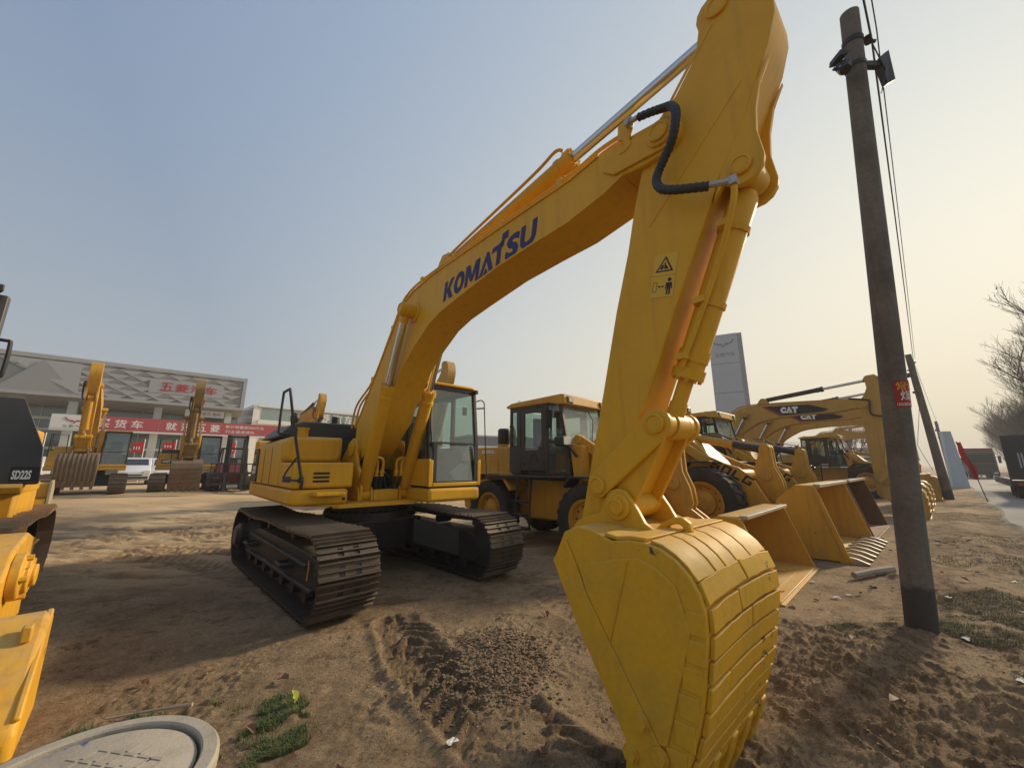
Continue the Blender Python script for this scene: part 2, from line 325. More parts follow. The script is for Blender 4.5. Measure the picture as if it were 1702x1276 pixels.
PADS = [(3.75, 6.05, 1.9), (6.35, 8.05, 2.2), (8.7, 10.2, 2.0), (-2.9, 5.9, 2.2), (-1.2, 6.6, 2.2), (-2.4, 7.3, 2.4), (-5.3, 4.8, 1.6), (2.2, 8.0, 1.6), (5.4, 9.6, 1.7), (0.2, 9.6, 1.6)]
def ground_z(x, y, detail=True):
    x = np.asarray(x, float); y = np.asarray(y, float)
    d = np.hypot(x, y)
    z = 0.035 * fbm(x, y, 4.0, 3, 3) * sstep(0, 3, d)
    z = z + 0.30 * sstep(9, 18, -x) * sstep(6, 14, y) * (1 + 0.25 * fbm(x, y, 3, 3, 21))
    bx, by = 0.95, 2.75                                         # worn hollow the bucket teeth stand in
    z = z - 0.13 * np.exp(-(((x - 1.35) / 0.55) ** 2 + ((y - 2.45) / 0.75) ** 2))
    px, py = -0.2, 3.6                                          # low heap of broken clods
    z = z + 0.085 * np.exp(-(((x - px) / 0.42) ** 2 + ((y - py) / 0.5) ** 2) ** 1.5)
    z = z + 0.05 * np.exp(-(((x + 2.1) / 1.1) ** 2 + ((y - 2.1) / 0.7) ** 2))
    q = x * 0.669 - y * 0.743; s = x * 0.743 + y * 0.669        # q: across the yard towards the road
    z = z * (1 - sstep(0.3, 0.9, q) * sstep(6, 10, s)) + 0.05 * np.exp(-((q + 0.1) / 0.5) ** 2) * sstep(4, 8, s)
    tread = np.zeros_like(z)
    if detail:
        near = np.clip(1.6 - d / 14, 0, 1)
        z = z + near * (0.045 * fbm(x, y, 0.9, 5, 40, 0.58) + 0.032 * np.maximum(fbm(x, y, 0.13, 5, 60, 0.62), 0.03) * (0.25 + 1.2 * sstep(-0.05, 0.35, fbm(x, y, 1.1, 3, 66)) + sstep(0.5, 3, x)))
        w = 0.28 * fbm(x, y, 1.6, 3, 80)
        rut = np.sin((q + w) * 7.5) * 0.5 + 0.5
        z = z + near * 0.045 * rut ** 2 * sstep(1.5, 3.0, x) * sstep(0.0, 0.4, fbm(x, y, 2.2, 3, 90) + 0.25)
        crumb = np.maximum(fbm(x, y, 0.055, 4, 140, 0.7), -0.05); z = z + near * crumb * 0.022 * (0.35 + 1.5 * sstep(0.0, 0.3, fbm(x, y, 0.8, 4, 150)) + 0.7 * sstep(0.5, 2.5, x))
        crack = np.abs(fbm(x, y, 0.35, 5, 170, 0.65)); z = z - near * 0.018 * np.exp(-(crack / 0.02) ** 2) * sstep(-0.1, 0.2, fbm(x, y, 1.5, 3, 180))
        far = sstep(5.8, 7.5, y - 0.25 * x) * sstep(2.5, -1.5, x) * np.clip(1.7 - d / 18, 0, 1)     # crawler-scraped yard: long shallow furrows
        fr = np.abs(fbm(x * 0.30 + 0.1 * y, y * 1.5 + 0.25 * fbm(x, y, 2.5, 2, 7), 0.55, 4, 120, 0.6))
        z = z + far * 0.16 * (0.28 - fr); tread = np.maximum(tread, far * 0.9 * sstep(0.16, 0.40, fr))
        for pts, wd, pitch, dep in RUNS:
            best = np.full(z.shape, 9.0); along = np.zeros_like(z); side = np.zeros_like(z); acc = 0
            for (ax, ay), (cx, cy) in zip(pts[:-1], pts[1:]):
                ln = math.hypot(cx - ax, cy - ay); tx, ty = (cx - ax) / ln, (cy - ay) / ln
                t = np.clip((x - ax) * tx + (y - ay) * ty, 0, ln); dx = x - ax - t * tx; dy = y - ay - t * ty; dd = np.hypot(dx, dy)
                sd_ = dx * -ty + dy * tx; k = dd < best; best = np.where(k, dd, best); along = np.where(k, acc + t, along); side = np.where(k, sd_, side); acc += ln
            inside = 1 - sstep(wd * 0.42, wd * 0.56, best)
            wob = 0.05 * fbm(x, y, 0.12, 4, 190, 0.65); lug = np.sin((along + np.abs(side) * 0.7 + 0.06 * fbm(x, y, 0.3, 3, 70) + wob) / pitch * 2 * math.pi)
            broken = sstep(-0.42, -0.05, fbm(x, y, 0.6, 3, 95))
            z = z + inside * dep * broken * (0.75 * sstep(0.1, 0.85, lug) - 0.45) + 0.4 * dep * np.exp(-((best - wd * 0.58) / 0.05) ** 2) * broken
            tread = np.maximum(tread, inside * broken * (0.35 + 0.65 * sstep(-0.2, 0.6, lug)))
    for px_, py_, pr_ in PADS:                                  # ground pressed flat under buckets, wheels and tracks
        m_ = 1 - sstep(pr_ * 0.72, pr_, np.hypot(x - px_, y - py_)); z = z * (1 - m_) + np.minimum(z, -0.012) * m_
    return (z, tread) if detail else z
def gz(x, y): return float(ground_z(np.array([x]), np.array([y]), True)[0][0])
def axis2(a, b, s1, c, d, s2, lo, hi):
    """Fine spacing s1 on [a, b], s2 out to [c, d], then growing to lo and hi."""
    core = list(np.arange(c, a, s2)) + list(np.arange(a, b, s1)) + list(np.arange(b, d, s2)); t = []; st = s2; v = d
    while v < hi: t.append(v); st *= 1.12; v += st
    t.append(hi); st = s2; v = c; w_ = []
    while v > lo: st *= 1.12; v -= st; w_.append(max(v, lo))
    return np.array(sorted(set(w_)) + core + t)
XS = axis2(-3.4, 4.4, 0.017, -9.0, 9.5, 0.045, -900, 900); YS = axis2(1.75, 5.2, 0.017, 1.0, 13.0, 0.045, -60, 1200)
gx, gy = np.meshgrid(XS, YS); gzv, tr = ground_z(gx, gy, True)
nx, ny = len(XS), len(YS)
me = bpy.data.meshes.new('ground'); me.vertices.add(nx * ny)
me.vertices.foreach_set('co', np.stack([gx, gy, gzv], -1).astype(np.float32).ravel())
idx = np.arange(nx * ny).reshape(ny, nx)
quads = np.stack([idx[:-1, :-1], idx[:-1, 1:], idx[1:, 1:], idx[1:, :-1]], -1).reshape(-1, 4)
me.loops.add(quads.size); me.loops.foreach_set('vertex_index', quads.ravel().astype(np.int32))
me.polygons.add(len(quads)); me.polygons.foreach_set('loop_start', np.arange(0, quads.size, 4, dtype=np.int32)); me.polygons.foreach_set('loop_total', np.full(len(quads), 4, np.int32))
me.update(calc_edges=True); me.validate()
at = me.attributes.new('churned', 'FLOAT', 'POINT'); at.data.foreach_set('value', tr.ravel().astype(np.float32))
dry = sstep(6.2, 8.2, gy - 0.25 * gx) * sstep(3.0, -1.0, gx) * (0.55 + 0.9 * np.clip(fbm(gx, gy, 1.7, 4, 33) + 0.25, 0, 1))
at2 = me.attributes.new('dried', 'FLOAT', 'POINT'); at2.data.foreach_set('value', dry.ravel().astype(np.float32))
me.shade_smooth()
gm = bpy.data.materials.new('dirt'); gm.use_nodes = True; nt = gm.node_tree; N = nt.nodes; L = nt.links; pb = N['Principled BSDF']
tc = N.new('ShaderNodeTexCoord')
def gno(sc, det, rg=0.6):
    n = N.new('ShaderNodeTexNoise'); n.inputs['Scale'].default_value = sc; n.inputs['Detail'].default_value = det; n.inputs['Roughness'].default_value = rg
    L.new(tc.outputs['Object'], n.inputs[0]); return n.outputs[0]
def gmr(src, a, b, c=0.0, d=1.0):
    r = N.new('ShaderNodeMapRange'); r.inputs[1].default_value = a; r.inputs[2].default_value = b; r.inputs[3].default_value = c; r.inputs[4].default_value = d; L.new(src, r.inputs[0]); return r.outputs[0]
def gmix(f, A, B):
    x = N.new('ShaderNodeMix'); x.data_type = 'RGBA'; L.new(f, x.inputs[0])
    for s, v in ((6, A), (7, B)):
        if isinstance(v, tuple): x.inputs[s].default_value = (*v, 1)
        else: L.new(v, x.inputs[s])
    return x.outputs[2]
c = gmix(gmr(gno(0.45, 6), 0.38, 0.62), (0.37, 0.255, 0.145), (0.53, 0.38, 0.225))
c = gmix(gmr(gno(1.3, 8, 0.68), 0.48, 0.66, 0, 0.85), c, (0.185, 0.122, 0.068))
c = gmix(gmr(gno(9, 6, 0.7), 0.5, 0.72, 0, 0.65), c, (0.58, 0.42, 0.25))
c = gmix(gmr(gno(45, 4, 0.75), 0.50, 0.66, 0, 0.7), c, (0.13, 0.085, 0.05))
c = gmix(gmr(gno(110, 3, 0.8), 0.56, 0.66, 0, 0.7), c, (0.52, 0.41, 0.29))
c = gmix(gmr(gno(3.4, 9, 0.75), 0.54, 0.64, 0, 0.75), c, (0.14, 0.092, 0.053))
ad = N.new('ShaderNodeAttribute'); ad.attribute_name = 'dried'; c = gmix(gmr(ad.outputs['Fac'], 0, 1, 0, 0.85), c, (0.74, 0.54, 0.32))
an = N.new('ShaderNodeAttribute'); an.attribute_name = 'churned'
c = gmix(gmr(an.outputs['Fac'], 0.1, 1.0, 0, 0.6), c, (0.17, 0.115, 0.07))
L.new(c, pb.inputs['Base Color']); pb.inputs['Roughness'].default_value = 0.95; pb.inputs['Specular IOR Level'].default_value = 0.15
bu = N.new('ShaderNodeBump'); bu.inputs['Strength'].default_value = 1.0; bu.inputs['Distance'].default_value = 0.05; L.new(gno(24, 10, 0.78), bu.inputs['Height'])
bu2 = N.new('ShaderNodeBump'); bu2.inputs['Strength'].default_value = 1.0; bu2.inputs['Distance'].default_value = 0.012; L.new(gno(140, 4, 0.7), bu2.inputs['Height']); L.new(bu.outputs[0], bu2.inputs['Normal'])
L.new(bu2.outputs[0], pb.inputs['Normal'])
me.materials.append(gm)
go = bpy.data.objects.new('ground', me); COL.objects.link(go); tag(go, kind='structure')

# the side road beyond the verge, a pale dusty slab with a crumbling edge
def sq(s, q): return (RW.x * s + HD.x * q, RW.y * s + HD.y * q)
ROADM = mat('dusty_concrete_road', (0.27, 0.245, 0.21), 0.9, dirt=(0.19, 0.16, 0.125), amt=0.6, scale=0.5, fine=0.2, bump=0.15, bscale=15)
rb = MB(); ss = np.concatenate([np.arange(-14, 30, 0.25), np.arange(30, 420, 3)])
prev = None
for s_ in ss:
    e = 0.88 + 0.18 * math.sin(s_ * 0.9) * 0.4 + 0.16 * mnoise.noise(Vector((s_ * 0.8, 3, 0)))
    a = sq(s_, e); b = sq(s_, e + 0.15); d_ = sq(s_, 6.6)
    i = len(rb.v); rb.v += [(*a, -0.05), (*b, 0.055), (*d_, 0.06), (*sq(s_, 6.8), -0.05)]
    if prev is not None:
        for k in range(3): rb.f.append((prev + k, prev + k + 1, i + k + 1, i + k)); rb.mi.append(0)
    prev = i
rb.build('road', ROADM, kind='structure', smooth=0)
# ------------------------------------------------------------------ crawler excavators
def shoe_mesh(w, pitch, mname, m, windows=True, single=False):
    """Triple-grouser track shoe: x along the track, y across, z outwards; plate split by the two mud windows."""
    b = MB(); h = pitch / 2 - 0.004; t = 0.022
    if windows:
        g0, g1 = 0.055, 0.115
        for y0, y1 in ((-w / 2, -g1), (-g0, g0), (g1, w / 2)): b.box(-h, h, y0, y1, -t, 0)
        b.box(-h, -h * 0.45, -g1, g1, -t + 0.002, -0.002)
    else: b.box(-h, h, -w / 2, w / 2, -t, 0)
    if single: b.prism([(-h * .95, 0), (-h * .55, 0), (-h * .72, .075), (-h * .86, .075)], -w / 2, w / 2, 'y'); b.box(h * .4, h * .98, -w / 2 + .01, w / 2 - .01, -.001, .014)
    for x in () if single else (-h * 0.82, 0.0, h * 0.82):
        gh = 0.030 if x else 0.024
        b.prism([(x - 0.014, -0.001), (x + 0.014, -0.001), (x + 0.007, gh), (x - 0.007, gh)], -w / 2 + 0.002, w / 2 - 0.002, 'y')
    return b.mesh(mname, m, 30)
def track_path(x0, x1, r, zc, sag=0.03):
    """Closed belt line as (x, z, angle of outward normal) samples every millimetre-ish, going over the top to the front and back below."""
    pts = []
    n = 60
    for i in range(n): t = i / n; pts.append((x0 + (x1 - x0) * t, zc + r - sag * math.sin(math.pi * t * 2) ** 2 * (1 if t < 0.5 else 0.6)))
    for i in range(n): a = math.pi / 2 - math.pi * i / n; pts.append((x1 + r * math.cos(a), zc + r * math.sin(a)))
    for i in range(n): t = i / n; pts.append((x1 + (x0 - x1) * t, zc - r))
    for i in range(n): a = -math.pi / 2 - math.pi * i / n; pts.append((x0 + r * math.cos(a), zc + r * math.sin(a)))
    return pts
def belt_mats(pts, pitch):
    P = np.array(pts + [pts[0]]); d = np.hypot(*(P[1:] - P[:-1]).T); cum = np.concatenate([[0], np.cumsum(d)]); tot = cum[-1]; n = round(tot / pitch)
    out = []
    for k in range(n):
        s = (k + 0.5) * tot / n; i = min(np.searchsorted(cum, s) - 1, len(d) - 1); t = (s - cum[i]) / d[i]; p = P[i] + (P[i + 1] - P[i]) * t
        a = (P[min(i + 2, len(P) - 1)] - P[max(i - 1, 0)]); a = a / np.hypot(*a)
        out.append((p, a))
    return out
def make_track(root, Y, w, x0, x1, r, zc, shoes=True, side=-1, full=True, mshoe=STEEL, mframe=BLK, rot=0.0, pitch=0.19, single=False):
    M0 = Matrix.Rotation(R(rot), 4, 'Z')
    pts = track_path(x0, x1, r - 0.035, zc)
    ch = MB()                                             # inner link chain as a ribbon
    ring = [(p, a) for p, a in belt_mats(pts, 0.10)]
    poly_o = [(p[0], p[1]) for p, a in ring]
    n = len(poly_o); vs = []; 
    for (px, pz), a in ring:
        nx_, nz_ = -a[1], a[0]
        for yy in (-0.11, 0.11):
            vs.append((px - nx_ * 0.0, Y + yy, pz - nz_ * 0.02)); vs.append((px - nx_ * 0.075, Y + yy, pz - nz_ * 0.095))
    fs = []
    for i in range(n):
        j = (i + 1) % n; a = i * 4; b = j * 4
        fs += [(a, b, b + 1, a + 1), (a + 2, a + 3, b + 3, b + 2), (a, a + 2, b + 2, b), (a + 1, b + 1, b + 3, a + 3)]
    ch.add(vs, fs)
    tr = ch.build('track', DSTEEL, root, M=M0)
    mats = belt_mats(pts, pitch)
    if shoes:
        me = shoe_mesh(w, pitch, 'track_shoe', mshoe, not single, single)
        for p, a in mats:
            t = Vector((a[0], 0, a[1])); nz = Vector((-a[1], 0, a[0]))
            if nz.dot(Vector((p[0] - (x0 + x1) / 2, 0, p[1] - zc))) < 0: nz = -nz
            y = nz.cross(t)
            M = Matrix(((t.x, y.x, nz.x, p[0]), (t.y, y.y, nz.y, Y), (t.z, y.z, nz.z, p[1]), (0, 0, 0, 1)))
            o = inst('track_shoe', me, tr, M)
    else:
        b = MB()
        for p, a in mats:
            t = Vector((a[0], 0, a[1])); nz = Vector((-a[1], 0, a[0]))
            if nz.dot(Vector((p[0] - (x0 + x1) / 2, 0, p[1] - zc))) < 0: nz = -nz
            y = nz.cross(t); M = Matrix(((t.x, y.x, nz.x, p[0]), (t.y, y.y, nz.y, Y), (t.z, y.z, nz.z, p[1]), (0, 0, 0, 1)))
            b.box(-pitch / 2 + .006, pitch / 2 - .006, -w / 2, w / 2, -.02, 0, M)
            for x in (-.06, 0.06): b.box(x - .012, x + .012, -w / 2 + .003, w / 2 - .003, -.001, .03, M)
        b.build('track_shoes', mshoe, tr, kind='stuff')
    f = MB(); fw = 0.19
    f.prism([(x0 + .35, zc - .24), (x1 - .1, zc - .24), (x1 + .05, zc - .12), (x1 + .05, zc + .1), (x1 - .35, zc + .17), (x0 + .9, zc + .20), (x0 + .3, zc + .10)], Y - fw, Y + fw, 'y')
    f.prism([(x0 + .55, zc + .11), (x1 - .25, zc + .07), (x1 - .25, zc + .04), (x0 + .55, zc + .08)], Y + side * (fw + .06), Y + side * fw, 'y')
    f.prism([(x0 + .35, zc - .16), (x1 - .05, zc - .16), (x1 - .05, zc - .20), (x0 + .35, zc - .20)], Y + side * (fw + .05), Y + side * fw, 'y')
    tf = f.build('track_frame', mframe, root, bev=0.008, M=M0)
    if full:
        for xs in (x0 + 0.75, x1 - 0.95):                 # looped foot rungs
            b = MB(); yy = Y + side * fw
            b.tube([(xs - .13, yy, zc - .02), (xs - .12, yy + side * .14, zc - .02), (xs + .12, yy + side * .14, zc - .02), (xs + .13, yy, zc - .02)], .022, 6)
            b.box(xs - .12, xs + .12, min(yy, yy + side * .12), max(yy, yy + side * .12), zc - .07, zc - .045)
            b.build('step', mframe, tf)
        for k in range(7):
            xx = x0 + .45 + (x1 - x0 - .8) * k / 6; b = MB(); b.cyl((xx, Y - .2, zc - r + .19), (xx, Y + .2, zc - r + .19), .085, n=14); b.build('roller', DSTEEL, tf)
        for xx in (x0 + 1.1, x1 - 1.2):
            b = MB(); b.cyl((xx, Y - .13, zc + r - .18), (xx, Y + .13, zc + r - .18), .065, n=12); b.build('carrier_roller', DSTEEL, tf)
        b = MB(); b.lathe([(.10, -.2), (.30, -.14), (.30, -.06), (.26, -.05), (.26, .05), (.30, .06), (.30, .14), (.10, .2)], (x1, Y, zc), (0, 1, 0), 28); b.build('idler', DSTEEL, tf)
        b = MB(); b.lathe([(.17, -.24), (.22, -.14), (.30, -.05), (.30, .05), (.22, .14), (.17, .24)], (x0, Y, zc), (0, 1, 0), 28)
        for k in range(20):
            a = 2 * math.pi * k / 20; b.box(.28, .345, -.03, .03, -.03, .03, Matrix.Translation((x0, Y, zc)) @ Matrix.Rotation(-a, 4, 'Y'))
        b.build('sprocket', DSTEEL, tf)
        b = MB(); b.lathe([(.0, 0), (.2, .0), (.2, .1), (.14, .16), (.0, .16)], (x0, Y + side * .2, zc), (0, side, 0), 20); b.build('travel_motor', mframe, tf)
    return tf
# in-plane shapes of the working gear, in metres (x forward, z up), foot pin at FOOT
FOOT = (0.284, 1.875); TIP = (5.594, 3.948); ATIP = (4.80, 1.115)
BOOM = [(.12, 1.98), (.14, 2.28), (.70, 2.93), (1.20, 3.50), (1.50, 3.86), (1.66, 3.98), (1.9, 4.05), (2.42, 4.105), (3.29, 4.11), (4.13, 4.105), (4.76, 4.10), (5.06, 4.14), (5.3, 4.13)] + circ(5.594, 3.948, .145, 95, -80, 9) + [(5.45, 3.80), (5.27, 3.825), (5.10, 3.765), (4.71, 3.70), (4.29, 3.69), (3.75, 3.665), (3.12, 3.58), (2.7, 3.515), (2.41, 3.43), (2.05, 3.22), (1.72, 2.98), (1.40, 2.57), (1.21, 2.24), (.62, 1.80), (.44, 1.72), (.284, 1.69), (.15, 1.76)]
ARM = [(5.90, 4.63)] + circ(6.03, 4.70, .14, 180, 60, 6) + [(6.22, 4.80), (6.30, 4.66), (6.335, 4.46), (6.33, 4.35), (6.27, 4.15), (6.20, 4.00), (6.11, 3.78), (6.00, 3.58), (5.90, 3.40), (5.80, 3.18), (5.70, 2.96), (5.57, 2.68), (5.38, 2.24), (5.19, 1.82), (4.96, 1.28), (4.93, 1.10)] + circ(4.80, 1.115, .125, -10, -190, 7) + [(4.72, 1.25), (4.83, 1.67), (4.96, 2.16), (5.11, 2.75), (5.24, 3.19), (5.32, 3.53), (5.40, 3.80), (5.49, 4.06), (5.56, 4.14), (5.70, 4.24), (5.86, 4.44)]
ROD = (6.03, 4.70); BPIN = (6.04, 3.43); LPIN = (5.385, 1.885); SPIN = (4.915, 1.48); EPIN = (5.08, 1.35)
BKT_BACK = [(4.79, 1.03), (4.88, 1.20), (4.98, 1.245), (5.10, 1.235), (5.23, 1.19), (5.34, 1.21), (5.44, 1.21), (5.53, 1.19), (5.61, 1.145), (5.67, 1.085), (5.715, 1.01), (5.735, .92), (5.73, .80), (5.71, .68), (5.69, .56), (5.66, .44), (5.62, .32), (5.57, .19), (5.51, .04)]
BKT_SIDE = BKT_BACK + [(5.47, -.06), (5.27, -.06), (5.25, .06), (5.27, .22), (5.18, .37), (5.01, .64), (4.94, .74)]
def xf2(piv0, piv1, ang):
    c, s_ = math.cos(R(ang)), math.sin(R(ang))
    return lambda p: (piv1[0] + c * (p[0] - piv0[0]) - s_ * (p[1] - piv0[1]), piv1[1] + s_ * (p[0] - piv0[0]) + c * (p[1] - piv0[1]))
def ring_boss(b, p, y0, y1, r, n=20): b.cyl((p[0], y0, p[1]), (p[0], y1, p[1]), r, n=n)
def pin_cap(parent, p, y, side, r, m):
    b = MB(); b.lathe([(0, .0), (r, 0), (r, .018), (r * .8, .024), (r * .76, .016), (0, .016)], (p[0], y, p[1]), (0, side, 0), 22); b.build('pin', m, parent, smooth=30)
def cylinder(root, name, p0, p1, tb, rb, rr, m, mrod=CHR, y=0.0, y1=None, collar=True, n=20):
    """Hydraulic ram from p0 (barrel eye) to p1 (rod eye) as 3D points; tb is the share taken by the barrel."""
    p0 = Vector(p0); p1 = Vector(p1); e = p0 + (p1 - p0) * tb; d = (p1 - p0).normalized(); b = MB()
    st = p0 + d * rb * 1.0
    b.lathe([(rb * .75, 0), (rb, rb * .5), (rb, (e - st).length - rb * 2.2), (rb * 1.14, (e - st).length - rb * 2.2), (rb * 1.14, (e - st).length - rb * 1.7), (rb * 1.03, (e - st).length - rb * 1.65), (rb * 1.03, (e - st).length - rb * .8), (rb * 1.2, (e - st).length - rb * .78), (rb * 1.2, (e - st).length), (rb * .7, (e - st).length)], st, d, n)
    b.cyl(p0 - Vector((0, rb * .95, 0)), p0 + Vector((0, rb * .95, 0)), rb * 1.05, n=n)
    o = b.build(name, m, root, smooth=32)
    r_ = MB(); r_.cyl(e - d * .05, p1 - d * rr, rr, n=n); r_.build('rod', mrod, o)
    r2 = MB(); r2.cyl(p1 - Vector((0, rb * .95, 0)), p1 + Vector((0, rb * .95, 0)), rb * .95, n=n); r2.cyl(p1 - d * rb * 1.9, p1, rr * 1.15, n=n); r2.build('rod_eye', m, o)
    k = MB()
    for i in range(10):
        a = 2 * math.pi * i / 10; u = d.orthogonal().normalized(); w = d.cross(u); q = e + (u * math.cos(a) + w * math.sin(a)) * rb * 1.0
        k.cyl(q - d * .01, q + d * .018, .013, n=6)
    k.build('gland_bolts', m, o, kind='stuff'); return o
def excavator_gear(root, B, m, fb, fa, fk, detail=True, mb=None, cyl_m=None, brod=CHR):
    """Boom, arm, linkage, bucket and rams. fb, fa, fk carry the plane shapes into this machine's pose."""
    mb = mb or m; cyl_m = cyl_m or m; bev = 0.012 if detail else 0
    bw, aw, kw = .215, .17, .555
    b = MB(); b.prism([fb(p) for p in BOOM], B - bw, B + bw, 'y')
    ring_boss(b, fb(TIP), B - bw - .045, B + bw + .045, .10); ring_boss(b, fb(FOOT), B - bw - .05, B + bw + .05, .16)
    boom = b.build('boom', m, root, bev=bev)
    if detail:
        # raised flange plates along top and belly, doubler on the boom tip
        for nm, pts, off in (('boom_flange', BOOM[1:12], .0), ('boom_flange', BOOM[23:34], .0)):
            pts = [fb(p) for p in pts]
            up = [(p[0], p[1] + .008) for p in pts]; dn = [(p[0], p[1] - .012) for p in pts]
            bb = MB(); bb.prism(up + dn[::-1], B - bw - .014, B + bw + .014, 'y'); bb.build(nm, m, boom)
        bb = MB(); bb.prism([fb(p) for p in circ(5.594, 3.948, .125, 95, -85, 9) + [(5.2, 3.86), (5.1, 3.95), (5.2, 4.05)]], B - bw - .022, B - bw, 'y'); bb.build('tip_doubler', m, boom, bev=.006)
        pin_cap(boom, fb(TIP), B - bw - .045, -1, .07, m)
    pin_cap(boom, fb((1.96, 3.71)), B - .42, -1, .075, m)
    bb = MB(); ring_boss(bb, fb((1.96, 3.71)), B - .42, B + .42, .095)
    bb.cyl((*[fb((1.96, 3.71))[0]], B - bw - .02, fb((1.96, 3.71))[1]), (fb((1.96, 3.71))[0], B - bw + .01, fb((1.96, 3.71))[1]), .15); bb.build('cylinder_boss', m, boom, bev=bev * .5)
    # arm
    b = MB(); b.prism([fa(p) for p in ARM], B - aw, B + aw, 'y'); ring_boss(b, fa(ATIP), B - aw - .03, B + aw + .03, .11)
    arm = b.build('arm', m, root, bev=bev)
    plate = [(6.27, 4.10), (6.20, 3.95), (6.16, 3.78), (6.145, 3.62), (6.165, 3.45)] + circ(6.04, 3.43, .125, 0, -150, 7) + [(5.86, 3.28), (5.96, 3.55), (6.08, 3.80)]
    for y0, y1 in ((B - aw + .004, B - aw + .045), (B + aw - .045, B + aw - .004)):
        bb = MB(); bb.prism([fa(p) for p in plate], y0, y1, 'y'); bb.build('cylinder_bracket', m, arm, bev=bev * .5)
    if detail:
        pin_cap(arm, fa(BPIN), B - aw, -1, .062, m); pin_cap(arm, fa((6.035, 4.70)), B - aw, -1, .075, m)
        seam = MB()
        for a_, c_ in (((5.42, 3.32), (6.10, 4.02)), ((5.985, 4.60), (5.44, 3.95))):
            A = Vector((*fa(a_), 0)); C_ = Vector((*fa(c_), 0)); d = (C_ - A).normalized(); nn = Vector((-d.y, d.x, 0)) * .012
            seam.prism([((A + nn).x, (A + nn).y), ((A - nn).x, (A - nn).y), ((C_ - nn).x, (C_ - nn).y), ((C_ + nn).x, (C_ + nn).y)], B - aw - .004, B - aw, 'y')
        seam.build('weld_seams', m, arm)
        fl = [fa(p) for p in ARM[25:36]]
    # rams
    P3 = lambda p, y: (p[0], y, p[1])
    cylinder(root, 'arm_cylinder', P3(fb((2.55, 4.30)), B), P3(fa(ROD), B), .60, .085, .05, cyl_m, brod)
    bb = MB()
    for yy in (-.13, .09): bb.prism([fb(p) for p in [(2.3, 4.09), (2.78, 4.09), (2.66, 4.36), (2.5, 4.38), (2.42, 4.3)]], B + yy, B + yy + .04, 'y')
    bb.build('cylinder_bracket', m, boom)
    cylinder(root, 'bucket_cylinder', P3(fa(BPIN), B), P3(fa(LPIN), B), .80, .088, .05, cyl_m, m if detail else brod)
    # links
    def bar(nm, a, c, y0, y1, wa, wc):
        A = Vector(a); C_ = Vector(c); d = (C_ - A).normalized(); ang = math.degrees(math.atan2(d.y, d.x))
        pts = circ(A.x, A.y, wa, ang + 90, ang + 270, 9) + circ(C_.x, C_.y, wc, ang - 90, ang + 90, 9); q = MB(); q.prism(pts, y0, y1, 'y'); return q
    for sgn in (-1, 1):
        y0, y1 = sorted((B + sgn * .185, B + sgn * .23))
        q = bar('side_link', fa(SPIN), fa(LPIN), y0, y1, .085, .10); o = q.build('side_link', m, root, bev=bev * .7)
        pin_cap(o, fa(SPIN), B + sgn * .23, sgn, .062, m); pin_cap(o, fa(LPIN), B + sgn * .235, sgn, .065, m)
    lp, ep = fa(LPIN), fk(EPIN)
    q = MB(); ring_boss(q, lp, B - .233, B - .10, .088); ring_boss(q, lp, B - .085, B + .085, .095); ring_boss(q, lp, B + .10, B + .233, .088); ring_boss(q, ep, B - .19, B + .19, .085)
    A = Vector(lp); C_ = Vector(ep); d = (C_ - A).normalized(); nn = Vector((-d.y, d.x))
    for y0, y1 in ((B - .182, B - .145), (B + .145, B + .182)):
        q.prism([tuple(A + nn * .07), tuple(A - nn * .09), tuple(C_ - nn * .10), tuple(C_ + nn * .07)], y0, y1, 'y')
    q.prism([tuple(A + nn * .0 + d * .06), tuple(A - nn * .03 + d * .06), tuple(C_ - nn * .03), tuple(C_ + nn * .0)], B - .145, B + .145, 'y')
    q.build('bucket_link', m, root, bev=bev * .6)
    # bucket
    q = MB(); outer = [fk(p) for p in BKT_BACK]; inner = []
    for i, p in enumerate(outer):
        a = outer[max(i - 1, 0)]; c_ = outer[min(i + 1, len(outer) - 1)]; t = Vector((c_[0] - a[0], c_[1] - a[1])).normalized(); inner.append((p[0] - (-t.y) * .03, p[1] - t.x * .03))
    q.prism(outer + inner[::-1], B - kw + .02, B + kw - .02, 'y')
    bk = q.build('bucket', mb, root, bev=.004 if detail else 0)
    for sgn in (-1, 1):
        y0, y1 = sorted((B + sgn * (kw - .02), B + sgn * (kw + .014))); q = MB(); q.prism([fk(p) for p in BKT_SIDE], y0, y1, 'y'); q.build('side_plate', mb, bk, bev=bev * .6)
        ys = sorted((B + sgn * (kw + .0145), B + sgn * (kw + .03)))
        if detail or sgn < 0:
            q = MB(); q.prism([fk(p) for p in [(4.79, 1.02), (4.94, .745), (5.18, .375), (5.28, .215), (5.25, .03), (5.41, .12), (5.47, .27), (5.05, .87), (4.985, 1.01), (4.90, 1.16)]], ys[0], ys[1] + .012 * 0, 'y'); q.build('side_cutter', mb, bk, bev=bev * .5)
        if detail:
            q = MB(); arc = [(5.60, 1.03), (5.50, 1.10), (5.40, 1.13), (5.28, 1.105), (5.12, 1.06)]
            q.prism([fk(p) for p in [(4.99, 1.03), (5.05, .875), (5.46, .285), (5.50, .30), (5.66, .84)] + arc], *sorted((B + sgn * (kw + .014), B + sgn * (kw + .026))), 'y')
            q.build('side_panel', mb, bk, bev=.007)
            A = fk((5.335, 1.10)); C_ = fk((5.20, .66)); q = MB(); q.prism([(A[0] - .008, A[1]), (A[0] + .008, A[1]), (C_[0] + .006, C_[1]), (C_[0] - .006, C_[1])], *sorted((B + sgn * (kw + .026), B + sgn * (kw + .034))), 'y'); q.build('weld_line', mb, bk, bev=.003)
